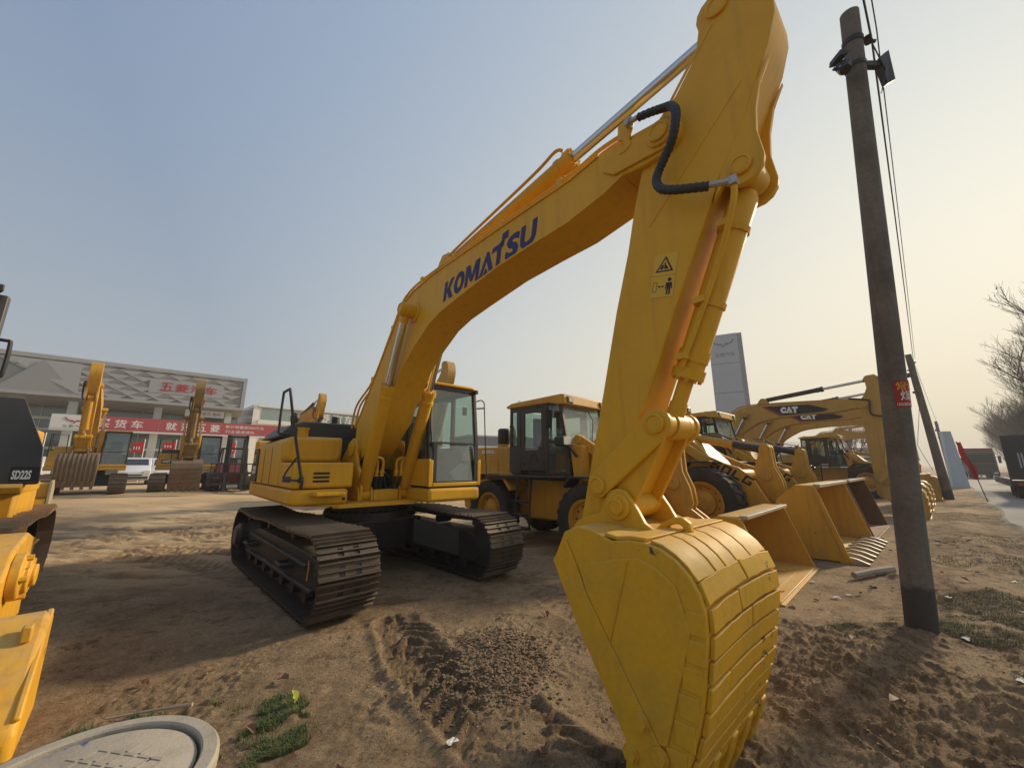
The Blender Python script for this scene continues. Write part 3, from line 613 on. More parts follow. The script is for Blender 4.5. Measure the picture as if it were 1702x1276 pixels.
        if detail:
            for bx in ((5.372, .355), (5.303, .19), (5.462, .245)):
                p = fk(bx); q = MB(); q.lathe([(0, .03), (.032, .03), (.032, .012), (.045, .012), (.045, 0)], (p[0], B + sgn * (kw + .03), p[1]), (0, sgn, 0), 8); q.build('bolt', mb, bk)
            # little shrouds down the rear corner
            for i, zz in enumerate((.88, .755, .63, .505, .38, .25, .10)):
                tt = (zz - .04) / .9; xb = 5.52 + .21 * min(1, tt * 1.02) + (.02 if 0.3 < tt < .9 else 0)
                p = [(xb - .085, zz - .052), (xb + .012, zz - .056), (xb + .018, zz + .052), (xb - .08, zz + .050)]
                q = MB(); q.prism([fk(a) for a in p], *sorted((B + sgn * (kw + .014), B + sgn * (kw + .021))), 'y'); q.build('corner_shroud', mb, bk, bev=.005)
    # wear plates on the back, each a bent strip with its own wobble
    def strip(u0, u1, y0, y1, th, arch=0.0):
        segs = []; L_ = [0]
        for a, c_ in zip(BKT_BACK[:-1], BKT_BACK[1:]): L_.append(L_[-1] + math.hypot(c_[0] - a[0], c_[1] - a[1]))
        def at_(s_, off):
            s_ = min(max(s_, 0), L_[-1] - 1e-4); i = max(k for k in range(len(L_)) if L_[k] <= s_); i = min(i, len(BKT_BACK) - 2); t = (s_ - L_[i]) / (L_[i + 1] - L_[i])
            a, c_ = BKT_BACK[i], BKT_BACK[i + 1]; d = Vector((c_[0] - a[0], c_[1] - a[1])).normalized(); n_ = Vector((-d.y, d.x)) * -1
            n_ = Vector((-d.y, d.x)); n_ = n_ if n_.x * .7 + n_.y * .5 > 0 else -n_
            return (a[0] + (c_[0] - a[0]) * t + n_.x * off, a[1] + (c_[1] - a[1]) * t + n_.y * off)
        q = MB(); ny_ = max(2, int((y1 - y0) / .07) + 1); nu = max(2, int((u1 - u0) / .07) + 1)
        vs = []; 
        for lay in (0.001, th):
            for j in range(ny_):
                yy = y0 + (y1 - y0) * j / (ny_ - 1); ar = -arch * (1 - ((yy - B) / kw) ** 2)
                for i in range(nu):
                    uu = u0 + (u1 - u0) * i / (nu - 1) + ar + (random.uniform(-.0035, .0035) if i in (0, nu - 1) else 0)
                    p = fk(at_(uu, lay)); vs.append((p[0], yy, p[1]))
        n0 = ny_ * nu; fs = []
        for j in range(ny_ - 1):
            for i in range(nu - 1):
                a = j * nu + i; fs.append((a, a + 1, a + nu + 1, a + nu)); fs.append((n0 + a, n0 + a + nu, n0 + a + nu + 1, n0 + a + 1))
        for i in range(nu - 1): fs.append((i, n0 + i, n0 + i + 1, i + 1)); a = (ny_ - 1) * nu + i; fs.append((a, a + 1, n0 + a + 1, n0 + a))
        for j in range(ny_ - 1): a = j * nu; fs.append((a, a + nu, n0 + a + nu, n0 + a)); a = j * nu + nu - 1; fs.append((a, n0 + a, n0 + a + nu, a + nu))
        q.add(vs, fs); return q
    tot = sum(math.hypot(c_[0] - a[0], c_[1] - a[1]) for a, c_ in zip(BKT_BACK[:-1], BKT_BACK[1:]))
    if detail:
        strip(.50, .775, B - kw + .005, B + kw - .005, .022).build('top_plate', mb, bk, bev=.005)
        ys = [-kw + .01, -.30, -.155, .02, .25, kw - .01]
        for a, c_ in zip(ys[:-1], ys[1:]): strip(.79, 1.075, B + a + .009, B + c_ - .009, .017).build('wear_plate', mb, bk, bev=.004)
        rows = 9; u = 1.075
        cuts = [[.02], [-.16], [.0], [], [-.3], [.28], [.0], [-.05, .15], [-.2, .12]]
        for k in range(rows):
            h = (tot - .03 - u) / (rows - k); c_ = [-kw + .012] + cuts[k] + [kw - .012]
            for a, e in zip(c_[:-1], c_[1:]): strip(u + .0085, u + h - .0085, B + a + .006, B + e - .006, .022 + .006 * random.random(), arch=.022).build('wear_plate', mb, bk, bev=.005)
            u += h
    else:
        if mb is MUD:
            for k in range(9): yy = B - kw + .06 + k * .125; strip(.55, tot - .05, yy, yy + .055, .03).build('wear_plate', mb, bk)
        else:
            for k in range(6): strip(.95 + k * .2, .95 + k * .2 + .1, B - kw, B + kw, .022).build('wear_plate', mb, bk)
    # adapters and teeth on the lip
    q = MB(); q.prism([fk(p) for p in [(5.53, .06), (5.47, -.07), (5.43, -.05), (5.48, .08)]], B - kw - .012, B + kw + .012, 'y'); q.build('lip', mb, bk)
    for k in range(5):
        yy = B - kw + .05 + k * (2 * kw - .1) / 4; q = MB()
        q.prism([fk(p) for p in [(5.60, .17), (5.565, .06), (5.515, -.05), (5.40, -.04), (5.46, .08), (5.50, .19)]], yy - .045, yy + .045, 'y'); ad = q.build('adapter', mb, bk, bev=.01 if detail else 0)
        q = MB(); q.prism([fk(p) for p in [(5.53, -.01), (5.515, -.06), (5.46, -.17), (5.44, -.17), (5.395, -.05), (5.41, -.01)]], yy - .05, yy + .05, 'y'); q.build('tooth', mb, ad, bev=.008 if detail else 0)
    # ears carrying the two bucket pins
    ear = [fk(p) for p in circ(5.08, 1.35, .115, 60, 160, 6) + [(4.93, 1.30)] + circ(4.80, 1.115, .13, 110, 180, 5) + [(4.70, 1.0), (4.9, .98), (5.40, 1.12), (5.46, 1.205), (5.33, 1.215), (5.26, 1.26), (5.22, 1.33)]]
    for sgn in (-1, 1):
        q = MB(); q.prism(ear, *sorted((B + sgn * .195, B + sgn * .235)), 'y'); ring_boss(q, fk(EPIN), *sorted((B + sgn * .18, B + sgn * .262)), .088); e = q.build('ear', mb if not detail else m, bk, bev=bev * .6)
        pin_cap(e, fk(EPIN), B + sgn * .262, sgn, .055, m)
    if detail:
        q = MB(); q.prism([(5.25, 1.20), (5.30, 1.25), (5.38, 1.295), (5.44, 1.30), (5.485, 1.27), (5.495, 1.215), (5.44, 1.205), (5.445, 1.24), (5.42, 1.258), (5.37, 1.25), (5.335, 1.225), (5.34, 1.205)], B - .10, B - .045, 'y'); q.build('lifting_hook', m, bk, bev=.012)
    return boom, arm, bk
def simple_cab(root, x0, x1, y0, y1, z0, z1, m, side_m, gl, slope=.12, seat=True):
    c = MB(); t = .055
    c.box(x0, x1, y0, y1, z0, z0 + .06)
    P = lambda x, y: [(x, y)]
    def post(xa, ya, xb, yb, w=.07): c.prism([(xa - w / 2, ya - w / 2), (xa + w / 2, ya - w / 2), (xa + w / 2, ya + w / 2), (xa - w / 2, ya + w / 2)], z0, z1 - .04, 'z', None) if (xa, ya) == (xb, yb) else c.add([(xa + dx, ya + dy, z0 + .05) for dx, dy in ((-w / 2, -w / 2), (w / 2, -w / 2), (w / 2, w / 2), (-w / 2, w / 2))] + [(xb + dx, yb + dy, z1 - .05) for dx, dy in ((-w / 2, -w / 2), (w / 2, -w / 2), (w / 2, w / 2), (-w / 2, w / 2))], [(3, 2, 1, 0), (4, 5, 6, 7), (0, 1, 5, 4), (1, 2, 6, 5), (2, 3, 7, 6), (3, 0, 4, 7)])
    xm = x0 + (x1 - x0) * .5; w = .07
    for y in (y0 + w / 2, y1 - w / 2):
        post(x1 - w / 2, y, x1 - slope - w / 2, y); post(xm, y, xm, y); post(x0 + w / 2, y, x0 + w / 2, y)
        c.box(x0, x1 - slope * .5, y - w / 2 + .003, y + w / 2 - .003, z1 - .12, z1 - .05)
    c.box(x0, x0 + .05, y0 + .01, y1 - .01, z0, z0 + .6); c.box(x1 - slope - .06, x1 - slope, y0 + .01, y1 - .01, z1 - .12, z1 - .05)
    cab = c.build('cab', m, root, bev=.012)
    r_ = MB(); r_.prism(rrect(x0 - .02, x1 - slope + .03, y0 - .01, y1 + .01, .12), z1 - .05, z1, 'z'); r_.build('roof', side_m, cab, bev=.02)
    sd = MB()
    for y in (y0, y1 - .03): sd.box(x0 + .05, xm, y, y + .03, z0 + .05, z0 + (z1 - z0) * .38)
    sd.build('lower_panel', side_m, cab)
    g = MB(); zz = z0 + (z1 - z0) * .40; k = (zz - z0) / (z1 - z0)
    g.add([(x1 - slope * k - .02, y0 + .06, zz), (x1 - slope * k - .02, y1 - .06, zz), (x1 - slope - .02, y1 - .06, z1 - .12), (x1 - slope - .02, y0 + .06, z1 - .12)], [(0, 1, 2, 3)]); g.build('windscreen', gl, cab)
    g = MB(); g.add([(x1 - .02, y0 + .06, z0 + .07), (x1 - .02, y1 - .06, z0 + .07), (x1 - slope * k - .02, y1 - .06, zz - .03), (x1 - slope * k - .02, y0 + .06, zz - .03)], [(0, 1, 2, 3)]); g.build('lower_window', GLD, cab)
    for y in (y0 + .03, y1 - .03):
        g = MB(); g.add([(xm + .04, y, z0 + .1), (x1 - .09, y, z0 + .1), (x1 - slope - .06, y, z1 - .12), (xm + .04, y, z1 - .12)], [(0, 1, 2, 3)]); g.build('side_window', gl, cab)
        g = MB(); g.add([(x0 + .07, y, z0 + (z1 - z0) * .4), (xm - .04, y, z0 + (z1 - z0) * .4), (xm - .04, y, z1 - .12), (x0 + .07, y, z1 - .12)], [(0, 1, 2, 3)]); g.build('side_window', gl, cab)
    g = MB(); g.add([(x0 + .03, y0 + .08, z0 + .62), (x0 + .03, y1 - .08, z0 + .62), (x0 + .03, y1 - .08, z1 - .12), (x0 + .03, y0 + .08, z1 - .12)], [(0, 1, 2, 3)]); g.build('rear_window', gl, cab)
    if seat:
        s_ = MB(); ym = (y0 + y1) / 2; s_.prism(rrect(ym - .24, ym + .24, z0 + .55, z0 + 1.22, .08), x0 + .28, x0 + .4, 'x'); s_.box(x0 + .28, x0 + .8, ym - .25, ym + .25, z0 + .42, z0 + .55); s_.box(x0 + .35, x0 + .72, ym - .18, ym + .18, z0 + .06, z0 + .42)
        s_.build('seat', SEAT, cab, bev=.03)
    return cab

# ---- the big excavator in the middle
HEAD = -47.8
X = empty('tracked_excavator', (-2.43, 6.70, 0.0), HEAD, 'big freshly painted yellow tracked excavator with its bucket on the ground in front', 'excavator', 'excavators parked in the yard')
UR = 2.4
for sgn in (-1, 1):
    make_track(X, sgn * 1.137, .65, -1.72, 1.80, .45, .455, True, -1 if sgn < 0 else 1, True, STEEL, BLK, rot=UR)
MU = Matrix.Rotation(R(UR), 4, 'Z')
b = MB()                                                  # X-shaped centre frame with arched legs
b.prism([(-.55, .35), (.55, .35), (.70, .80), (-.70, .80)], -.62, .62, 'y')
for sx in (1, -1):
    for sy in (1, -1):
        b.add([(sx * .25, sy * .45, .80), (sx * .80, sy * .42, .80), (sx * .80, sy * .42, .42), (sx * .25, sy * .45, .36), (sx * .75, sy * 1.0, .62), (sx * 1.35, sy * 1.0, .62), (sx * 1.35, sy * 1.0, .20), (sx * .75, sy * 1.0, .20)],
              [(0, 1, 2, 3), (4, 7, 6, 5), (0, 4, 5, 1), (1, 5, 6, 2), (2, 6, 7, 3), (3, 7, 4, 0)])
b.build('centre_frame', BLK, X, bev=.02, M=MU)
b = MB(); b.lathe([(.60, .78), (.66, .80), (.66, .90), (.58, .92), (.58, .99), (.68, 1.0), (.68, 1.07), (.5, 1.07)], (0, 0, 0), (0, 0, 1), 48); b.build('swing_bearing', DSTEEL, X)
b = MB()
for k in range(36):
    a = 2 * math.pi * k / 36; b.cyl((.63 * math.cos(a), .63 * math.sin(a), .90), (.63 * math.cos(a), .63 * math.sin(a), .935), .018, n=6)
b.build('bearing_bolts', DSTEEL, X, kind='stuff')
b = MB(); b.prism([(1.45, -1.16), (1.49, -1.13), (1.51, -1.07), (1.50, -1.0), (1.46, -1.02)], 0, 0, 'x')  if False else None
q = MB(); q.prism([(1.57, .36), (1.60, .37), (1.605, .44), (1.625, .50), (1.61, .56), (1.585, .58), (1.59, .50), (1.575, .43)], -1.137 - .225, -1.137 - .218, 'y'); q.build('paint_patch', mat('orange_paint_patch', (.55, .25, .03), .6), X, M=MU)
# deck
b = MB(); b.prism([(1.02, -.80), (1.02, .42), (.6, 1.3), (-2.2, 1.3), (-2.2, -1.3), (.6, -1.3)], 1.075, 1.10, 'z'); b.build('deck_plate', YEL, X)
b = MB(); b.prism([(.93, -.66), (.93, -1.28), (.84, -1.385), (-2.06, -1.385), (-2.4, -1.2), (-2.4, -.66)], 1.10, 1.305, 'z'); b.build('deck_skirt', YEL, X, bev=.045, seg=3)
b = MB(); b.prism([(1.375, .36), (1.375, 1.28), (1.26, 1.385), (-.9, 1.385), (-.9, .36)], 1.075, 1.275, 'z'); cs = b.build('cab_skirt', YEL, X, bev=.045, seg=3)
b = MB(); b.box(1.376, 1.38, .46, .49, 1.17, 1.21)
# counterweight: rounded slab at the tail
out = [(-2.0, -1.375)] + [(-2.05 - .72 * math.sin(R(a)), -1.375 * math.cos(R(a)) ** .6 if a < 90 else 1.375 * abs(math.cos(R(a))) ** .6) for a in range(0, 181, 10)] + [(-2.0, 1.375)]
b = MB(); b.prism(out, 1.09, 2.08, 'z'); b.build('counterweight', YEL, X, bev=.14, seg=4)
# right-hand body: tool box in front, tank behind it, engine side panels
b = MB(); b.prism([(.90, -.60), (.90, -1.30), (.86, -1.372), (.05, -1.372), (.05, -.60)], 1.318, 1.66, 'z'); tb = b.build('tool_box', YEL, X, bev=.03, seg=3)
b = MB()
for k in range(3): b.prism(rrect(-1.135, -.925, 1.395 + k * .052, 1.425 + k * .052, .012), .905, .9135, 'x')
b.build('vent_slots', BLKL, tb)
b = MB(); b.prism(rrect(-1.30, -.62, 1.345, 1.64, .03), .899, .908, 'x'); b.build('door_panel', YEL, tb, bev=.004)
b = MB(); b.prism(rrect(-1.36, -.585, 1.672, 2.03, .10, 5), -.62, .27, 'x'); ft = b.build('fuel_tank', YEL, X, bev=.05, seg=3)
b = MB(); b.cyl((.02, -1.10, 2.02), (.02, -1.10, 2.17), .075, n=16); b.cyl((.02, -1.10, 2.168), (.02, -1.10, 2.19), .09, n=16); b.build('filler_neck', YEL, ft)
b = MB(); b.prism([(-1.372, 1.318), (-.5, 1.318), (-.5, 2.06), (-1.2, 2.06), (-1.32, 2.0), (-1.372, 1.9)], -1.99, .03, 'x'); sp = b.build('side_panel', YEL, X, bev=.03, seg=3)
for xx in (-.55, -1.1):
    b = MB(); b.box(xx - .006, xx + .006, -1.376, -1.371, 1.33, 1.9); b.build('panel_gap', BLKL, sp)
text('lettering', 'KOMATSU', .12, BLUE, tb, SIDE(.33, -1.374, 1.39), bold=.012, shear=.25, fit=(.48, .085))
text('lettering', '200', .16, WHT, X, SIDE(-1.97, -1.392, 1.47), bold=.008, shear=.1, fit=(.34, .15))
b = MB(); b.prism([(-2.0, 1.34), (-1.58, 1.34), (-1.58, 1.90), (-1.64, 1.92), (-2.0, 1.90)], -1.391, -1.368, 'y'); dk = b.build('dark_decal', DGREY, X, bev=.004)
text('lettering', 'PC', .1, DECY, dk, SIDE(-1.95, -1.392, 1.68), bold=.008, fit=(.22, .12))
b = MB()
for zz in (1.80, 1.86): b.box(-1.99, -1.59, -1.394, -1.391, zz, zz + .012)
b.build('decal_stripe', YEL, dk)
# engine hood with its dark cover behind the boom
b = MB(); b.prism([(-1.36, 2.06), (.30, 2.06), (.30, 2.20), (.2, 2.34), (-1.0, 2.34), (-1.18, 2.26)], -1.75, -.45, 'x'); b.build('engine_hood', DGREY, X, bev=.03, seg=3)
b = MB(); b.prism([(-.5, 1.1), (.34, 1.1), (.34, 2.06), (-.5, 2.06)], -1.7, -.3, 'x'); b.build('engine_bay', BLK, X)
b = MB()
for yy in (-.85, -.35, .1): b.box(-1.1, -.5, yy - .012, yy + .012, 2.338, 2.352)
b.build('hood_ribs', DGREY, X)
b = MB(); b.cyl((-.9, -.35, 2.2), (-.9, -.35, 2.50), .07, n=14); b.build('exhaust', DSTEEL, X)
# boom foot brackets, centre frame walls and clevises
B = -.12
for sgn in (-1, 1):
    yy = sgn * .375
    b = MB(); b.prism([(-.55, 1.10), (.72, 1.10), (.74, 1.32), (.55, 1.62)] + circ(.284, 1.875, .17, -10, 150, 8) + [(-.2, 1.7), (-.55, 1.35)], *sorted((yy, yy + sgn * .05)), 'y'); br = b.build('boom_bracket', YEL, X, bev=.015)
    ring = MB(); ring.cyl((.284, yy + sgn * .05, 1.875), (.284, yy + sgn * .085, 1.875), .12, n=20); ring.build('pin_boss', YEL, br, bev=.008)
    for e in (-1, 1):
        yc = sgn * .328 + e * .098; b = MB(); b.prism([(.38, 1.10), (.72, 1.10), (.72, 1.20)] + circ(.595, 1.20, .12, 20, 170, 7) + [(.40, 1.15)], yc - .017, yc + .017, 'y'); b.build('clevis', YEL, X, bev=.008)
b = MB(); b.box(.66, .70, -.2, .2, 1.10, 1.26); b.build('front_beam', YEL, X, bev=.01)
b = MB(); b.box(-.4, .12, -.32, .32, 1.10, 1.55); b.build('swing_motor_bay', BLK, X)
b = MB()
for k, (yy, x1_) in enumerate(((-.2, .38), (-.12, .42), (.0, .40), (.1, .44), (.18, .36))):
    b.tube([(.2, yy, 1.5), (.36, yy, 1.42), (x1_, yy * 1.2, 1.26), (.5, yy + .1, 1.17)], .022, 8, smooth=4)
b.build('swing_hoses', BLK, X)
for sgn in (-1, 1):                                       # boom ram feed pipes with pairs of gooseneck fittings
    for k in (0, 1):
        y0 = sgn * .20 - sgn * .085 * k; b = MB(); zt = 1.66 + .03 * k
        b.tube([(.78, sgn * .29, zt - .12), (.79, sgn * .27, zt), (.78, (sgn * .29 + y0) / 2, zt + .05), (.77, y0, zt), (.76, y0, 1.52), (.74, y0, 1.45)], .022, 8, smooth=4); b.cyl((.76, y0, 1.50), (.755, y0, 1.545), .036, n=8); b.cyl((.75, y0, 1.455), (.745, y0, 1.48), .034, n=8); p = b.build('ram_pipe', YEL, X)
        h = MB(); h.tube([(.745, y0, 1.46), (.72, y0 * .95, 1.36), (.66, y0 * .8, 1.24), (.55, y0 * .5, 1.19)], .022, 8, smooth=4); h.build('hose', BLK, p)
for sgn in (-1, 1): cylinder(X, 'boom_cylinder', (.585, sgn * .328, 1.19), (1.955, B + sgn * .335, 3.71), .615, .095, .05, YEL, CHR)
idt = lambda p: p
boom, arm, bk = excavator_gear(X, B, YEL, idt, idt, idt, True, YELW)
# boom lettering and warning sticker
ang = math.degrees(math.atan2(3.70 - 3.615, 4.32 - 2.70)); ca, sa = math.cos(R(ang)), math.sin(R(ang))
BL = frame((2.70, B - .2155, 3.615), (ca, 0, sa), (-sa, 0, ca))
UW, UH, SL = .262, .245, .055                              # letter unit, height and slant of the boom name
def glyph(parts, x0, parent=boom, z0=.003):
    for k, P in enumerate(parts):
        q = MB(); zz = z0 + .0012 * k
        T_ = lambda p: ((x0 + p[0]) * UW + p[1] * SL, p[1] * UH)
        if isinstance(P, tuple): q.add([BL @ Vector((*T_(p), zz)) for ring_ in P for p in ring_], [(i, (i + 1) % len(P[0]), len(P[0]) + (i + 1) % len(P[0]), len(P[0]) + i) for i in range(len(P[0]))])
        else: q.add([BL @ Vector((*T_(p), zz)) for p in P], [tuple(range(len(P)))])
        yield q
def letter(parts, x0):
    b = MB()
    for q in glyph(parts, x0): b.add(q.v, q.f)
    o = bpy.data.objects.new('lettering', b.mesh('lettering', BLUE, 0, fix=False)); COL.objects.link(o); o.parent = boom
ell = lambda rx, ry: [(.40 + rx * math.cos(2 * math.pi * k / 28), .5 + ry * math.sin(2 * math.pi * k / 28)) for k in range(28)]
letter([[(0, 0), (.25, 0), (.25, 1), (0, 1)], [(.20, .40), (.52, 1), (.80, 1), (.40, .36)], [(.22, .60), (.46, .60), (.82, 0), (.53, 0), (.22, .52)]], 0)
letter([(ell(.41, .53), ell(.16, .27))], .86)
letter([[(0, 0), (.22, 0), (.22, 1), (0, 1)], [(.80, 0), (1.02, 0), (1.02, 1), (.80, 1)], [(.02, 1), (.30, 1), (.59, .12), (.43, .12)], [(1.0, 1), (.72, 1), (.43, .12), (.59, .12)]], 1.74)
letter([[(-.02, 0), (.22, 0), (.56, .86), (.40, 1)], [(.96, 0), (.70, 0), (.36, .86), (.40, 1), (.56, 1)], [(.30, 0), (.62, 0), (.46, .30)]], 2.80)
letter([[(-.16, .77), (.62, .77), (.62, 1), (-.10, 1)], [(.22, 0), (.48, 0), (.48, .80), (.22, .80)], [(.36, .985), (.62, .985), (.62, 1.05), (.36, 1.05)], [(.46, 1.04), (.84, 1.04), (.84, 1.36), (.46, 1.36)]], 3.70)
for chs, wd, x_ in (('S', .74, 4.50), ('U', .80, 5.40)): text('lettering', chs, .3, BLUE, boom, BL @ Matrix.Translation((x_ * UW, 0, 0)), bold=.010, shear=.22, fit=(wd * UW + .04, UH * .97), layers=4, bstep=.032)
AX = Vector((-.27, -.963)).normalized()                   # down the arm
sx = frame((5.53, B - .1705, 3.055), (.963, 0, -.22), (.24, 0, .97))
q = MB(); q.prism([(-.08, -.155), (.09, -.155), (.09, .0), (-.08, .0)], .0015, .003, 'z', sx); q.prism([(-.08, -.31), (.09, -.31), (.09, -.160), (-.08, -.160)], .0015, .003, 'z', sx); st = q.build('warning_sticker', DECY, arm)
q = MB()
q.prism([(-.06, -.13), (.07, -.13), (.005, -.018)], .0032, .004, 'z', sx); q.build('warning_triangle', BLKL, st)
q = MB(); q.prism([(-.042, -.12), (.052, -.12), (.005, -.040)], .0042, .0048, 'z', sx); q.build('triangle_field', DECY, st)
q = MB(); q.prism([(-.03, -.113), (-.005, -.113), (.0, -.09), (-.008, -.075), (-.02, -.09)], .005, .0056, 'z', sx); q.prism([(.005, -.113), (.035, -.113), (.022, -.09), (.012, -.085), (.012, -.065), (.0, -.07)], .005, .0056, 'z', sx); q.build('rockfall_symbol', BLKL, st)
q = MB()
for a in ((-.065, -.062, -.27, -.20), (-.037, -.034, -.27, -.20), (-.065, -.034, -.203, -.20), (-.065, -.034, -.27, -.267)): q.prism([(a[0], a[2]), (a[1], a[2]), (a[1], a[3]), (a[0], a[3])], .0032, .004, 'z', sx)
q.prism([(-.028, -.235), (-.018, -.225), (-.018, -.232), (.008, -.232), (.008, -.225), (.018, -.235), (.008, -.245), (.008, -.238), (-.018, -.238), (-.018, -.245)], .0032, .004, 'z', sx)
q.prism(circ(.052, -.190, .014, 0, 330, 10), .0032, .004, 'z', sx)
q.prism([(.032, -.21), (.072, -.21), (.078, -.255), (.071, -.256), (.066, -.228), (.066, -.295), (.055, -.295), (.053, -.255), (.050, -.255), (.048, -.295), (.038, -.295), (.038, -.228), (.033, -.256), (.026, -.255)], .0032, .004, 'z', sx); q.build('stand_clear_symbol', BLKL, st)
# pipes on the boom, hose loop at the arm joint
PIPE = [(-.17, 2.25), (-.02, 2.62), (.60, 2.96), (1.12, 3.56), (1.47, 3.98), (1.68, 4.10), (1.95, 4.15), (2.45, 4.17), (3.3, 4.17), (4.2, 4.17), (4.75, 4.18), (5.05, 4.22), (5.28, 4.21)]
for k, yy in enumerate((B - .185, B - .13, B + .13, B + .185)):
    q = MB(); pts = [(p[0] + .02 * k % .04, yy, p[1] + .004 * k) for p in PIPE[(2 if k > 1 else 0):]]; q.tube(pts, .017, 8, smooth=5); q.build('boom_pipe', YEL, boom)
q = MB(); q.tube([(1.9, B - .05, 4.16), (2.2, B - .09, 4.20), (2.6, B - .12, 4.30), (3.1, B - .12, 4.39), (4.2, B - .12, 4.55), (4.5, B - .11, 4.635), (4.57, B - .07, 4.62)], .016, 8, smooth=5); q.build('boom_pipe', YEL, boom)
q = MB(); q.tube([(1.75, B - .06, 4.07), (1.9, B - .07, 4.20), (2.1, B - .06, 4.24)], .024, 8, smooth=4); q.build('rubber_hose', BLK, boom)
for x_, z_ in ((.62, 2.98), (1.25, 3.68), (2.1, 4.16), (2.9, 4.16), (3.8, 4.16), (4.62, 4.17)):
    q = MB(); q.box(x_ - .03, x_ + .03, B - .215, B - .10, z_ - .06, z_ + .035); q.cyl((x_, B - .16, z_ + .03), (x_, B - .16, z_ + .055), .012, n=6); q.build('pipe_clamp', YEL, boom, bev=.006)
q = MB(); q.prism([(5.27, 4.25), (5.36, 4.27), (5.39, 4.16), (5.36, 4.09), (5.37, 4.02), (5.31, 3.99), (5.26, 4.0), (5.31, 4.04), (5.30, 4.10), (5.26, 4.13)], B - .245, B - .222, 'y'); q.build('hose_bracket', YEL, boom, bev=.004)
HOSE = [(5.47, 4.14), (5.56, 4.135), (5.65, 4.10), (5.71, 4.05), (5.75, 3.96), (5.74, 3.86), (5.70, 3.77), (5.63, 3.70), (5.575, 3.63), (5.56, 3.55), (5.60, 3.45), (5.69, 3.38), (5.80, 3.335), (5.89, 3.31)]
q = MB(); pts = []
P = [Vector((p[0], B - .30 + .03 * math.sin(i), p[1])) for i, p in enumerate(HOSE)]
Q = []
for i in range(len(P) - 1):
    a, b_, c_, e = P[max(i - 1, 0)], P[i], P[i + 1], P[min(i + 2, len(P) - 1)]
    for k in range(9):
        t = k / 9; Q.append(0.5 * ((2 * b_) + (c_ - a) * t + (2 * a - 5 * b_ + 4 * c_ - e) * t * t + (3 * b_ - a - 3 * c_ + e) * t ** 3))
q.tube(Q, .03, 10, rs=[.031 if (i % 3) else .026 for i in range(len(Q))]); q.build('arm_hose', BLK, X, smooth=60)
q = MB(); q.cyl((5.36, B - .28, 4.18), (5.47, B - .30, 4.145), .02, n=10); q.cyl((5.375, B - .28, 4.18), (5.405, B - .285, 4.165), .04, n=6); q.build('hose_fitting', ZINC, X, bev=.004); q = MB(); q.cyl((5.89, B - .30, 3.31), (6.0, B - .27, 3.29), .02, n=10); q.build('hose_fitting', ZINC, X, bev=.004); q = MB(); q.box(5.99, 6.035, B - .285, B - .235, 3.26, 3.315); q.build('hose_elbow', ZINC, X, bev=.004)
q = MB(); q.tube([(6.01, B - .25, 3.28), (5.985, B - .235, 3.15), (5.82, B - .13, 2.84), (5.58, B - .12, 2.34), (5.53, B - .10, 2.24)], .02, 8, smooth=4); q.build('ram_pipe', YEL, arm)
for t in (.25, .62, .9):
    p = Vector((6.04, B, 3.43)).lerp(Vector((5.385, B, 1.885)), t * .8); d = Vector((-.655, 0, -1.545)).normalized(); q = MB(); q.cyl(p - d * .018, p + d * .018, .099, n=20); q.build('clamp_band', YEL, arm)
    q = MB(); q.box(p.x - .05, p.x + .02, B - .16, B - .08, p.z - .02, p.z + .02); q.build('clamp_lug', YEL, arm)
# cab
cx0, cx1, cy0, cy1, cz0, cz1 = -.30, 1.33, .375, 1.345, 1.30, 2.97
cab = simple_cab(X, cx0, cx1, cy0, cy1, cz0, cz1, BLK, YEL, GL, slope=.15)
q = MB(); q.box(.28, 1.335, .362, .40, 1.31, 1.72); q.box(.28, 1.335, 1.32, 1.35, 1.31, 1.72); q.box(1.29, 1.34, .362, .44, 1.30, 1.70); q.box(1.29, 1.34, 1.285, 1.352, 1.30, 1.70); q.box(1.29, 1.345, .44, 1.285, 1.30, 1.36); q.build('cab_sill', YEL, cab, bev=.012)
q = MB(); q.box(-.2, 1.31, .40, 1.33, 1.272, 1.302); q.build('sill_gap', BLKL, cab)
q = MB(); q.box(1.315, 1.335, .44, .50, 1.36, 1.98); q.box(1.315, 1.335, 1.225, 1.285, 1.36, 1.98); q.prism([(.44, 1.355), (1.285, 1.355), (1.285, 1.42), (1.20, 1.38), (.52, 1.38), (.44, 1.42)], 1.317, 1.337, 'x'); q.box(1.27, 1.30, .44, 1.29, 1.955, 1.985); q.build('window_seal', BLK, cab)
q = MB(); q.tube([(1.31, .44, 1.8), (1.29, .40, 2.2), (1.26, .40, 2.5)], .012, 6); q.tube([(1.28, .41, 2.1), (1.25, .42, 2.62)], .018, 6); q.build('wiper', BLK, cab)
q = MB(); q.tube([(1.18, 1.34, 2.72), (1.20, 1.44, 2.76), (1.21, 1.50, 2.72), (1.22, 1.505, 2.62), (1.24, 1.52, 2.0), (1.26, 1.54, 1.42), (1.26, 1.46, 1.36), (1.26, 1.35, 1.37)], .011, 6, smooth=3); q.tube([(1.19, 1.34, 2.60), (1.22, 1.50, 2.62)], .014, 6); q.build('grab_rail', BLK, cab)
q = MB(); q.box(1.06, 1.08, 1.14, 1.22, 2.48, 2.62); q.build('inside_mirror', BLK, cab)
q = MB(); q.tube([(1.0, .6, 1.36), (1.05, .6, 1.85), (1.0, .62, 1.95)], .02, 8); q.tube([(1.0, 1.05, 1.36), (1.05, 1.05, 1.85), (1.0, 1.03, 1.95)], .02, 8); q.box(.55, 1.05, .45, .62, 1.6, 1.9); q.box(.55, 1.0, 1.05, 1.2, 1.55, 1.85); q.build('control_levers', DGREY, cab)
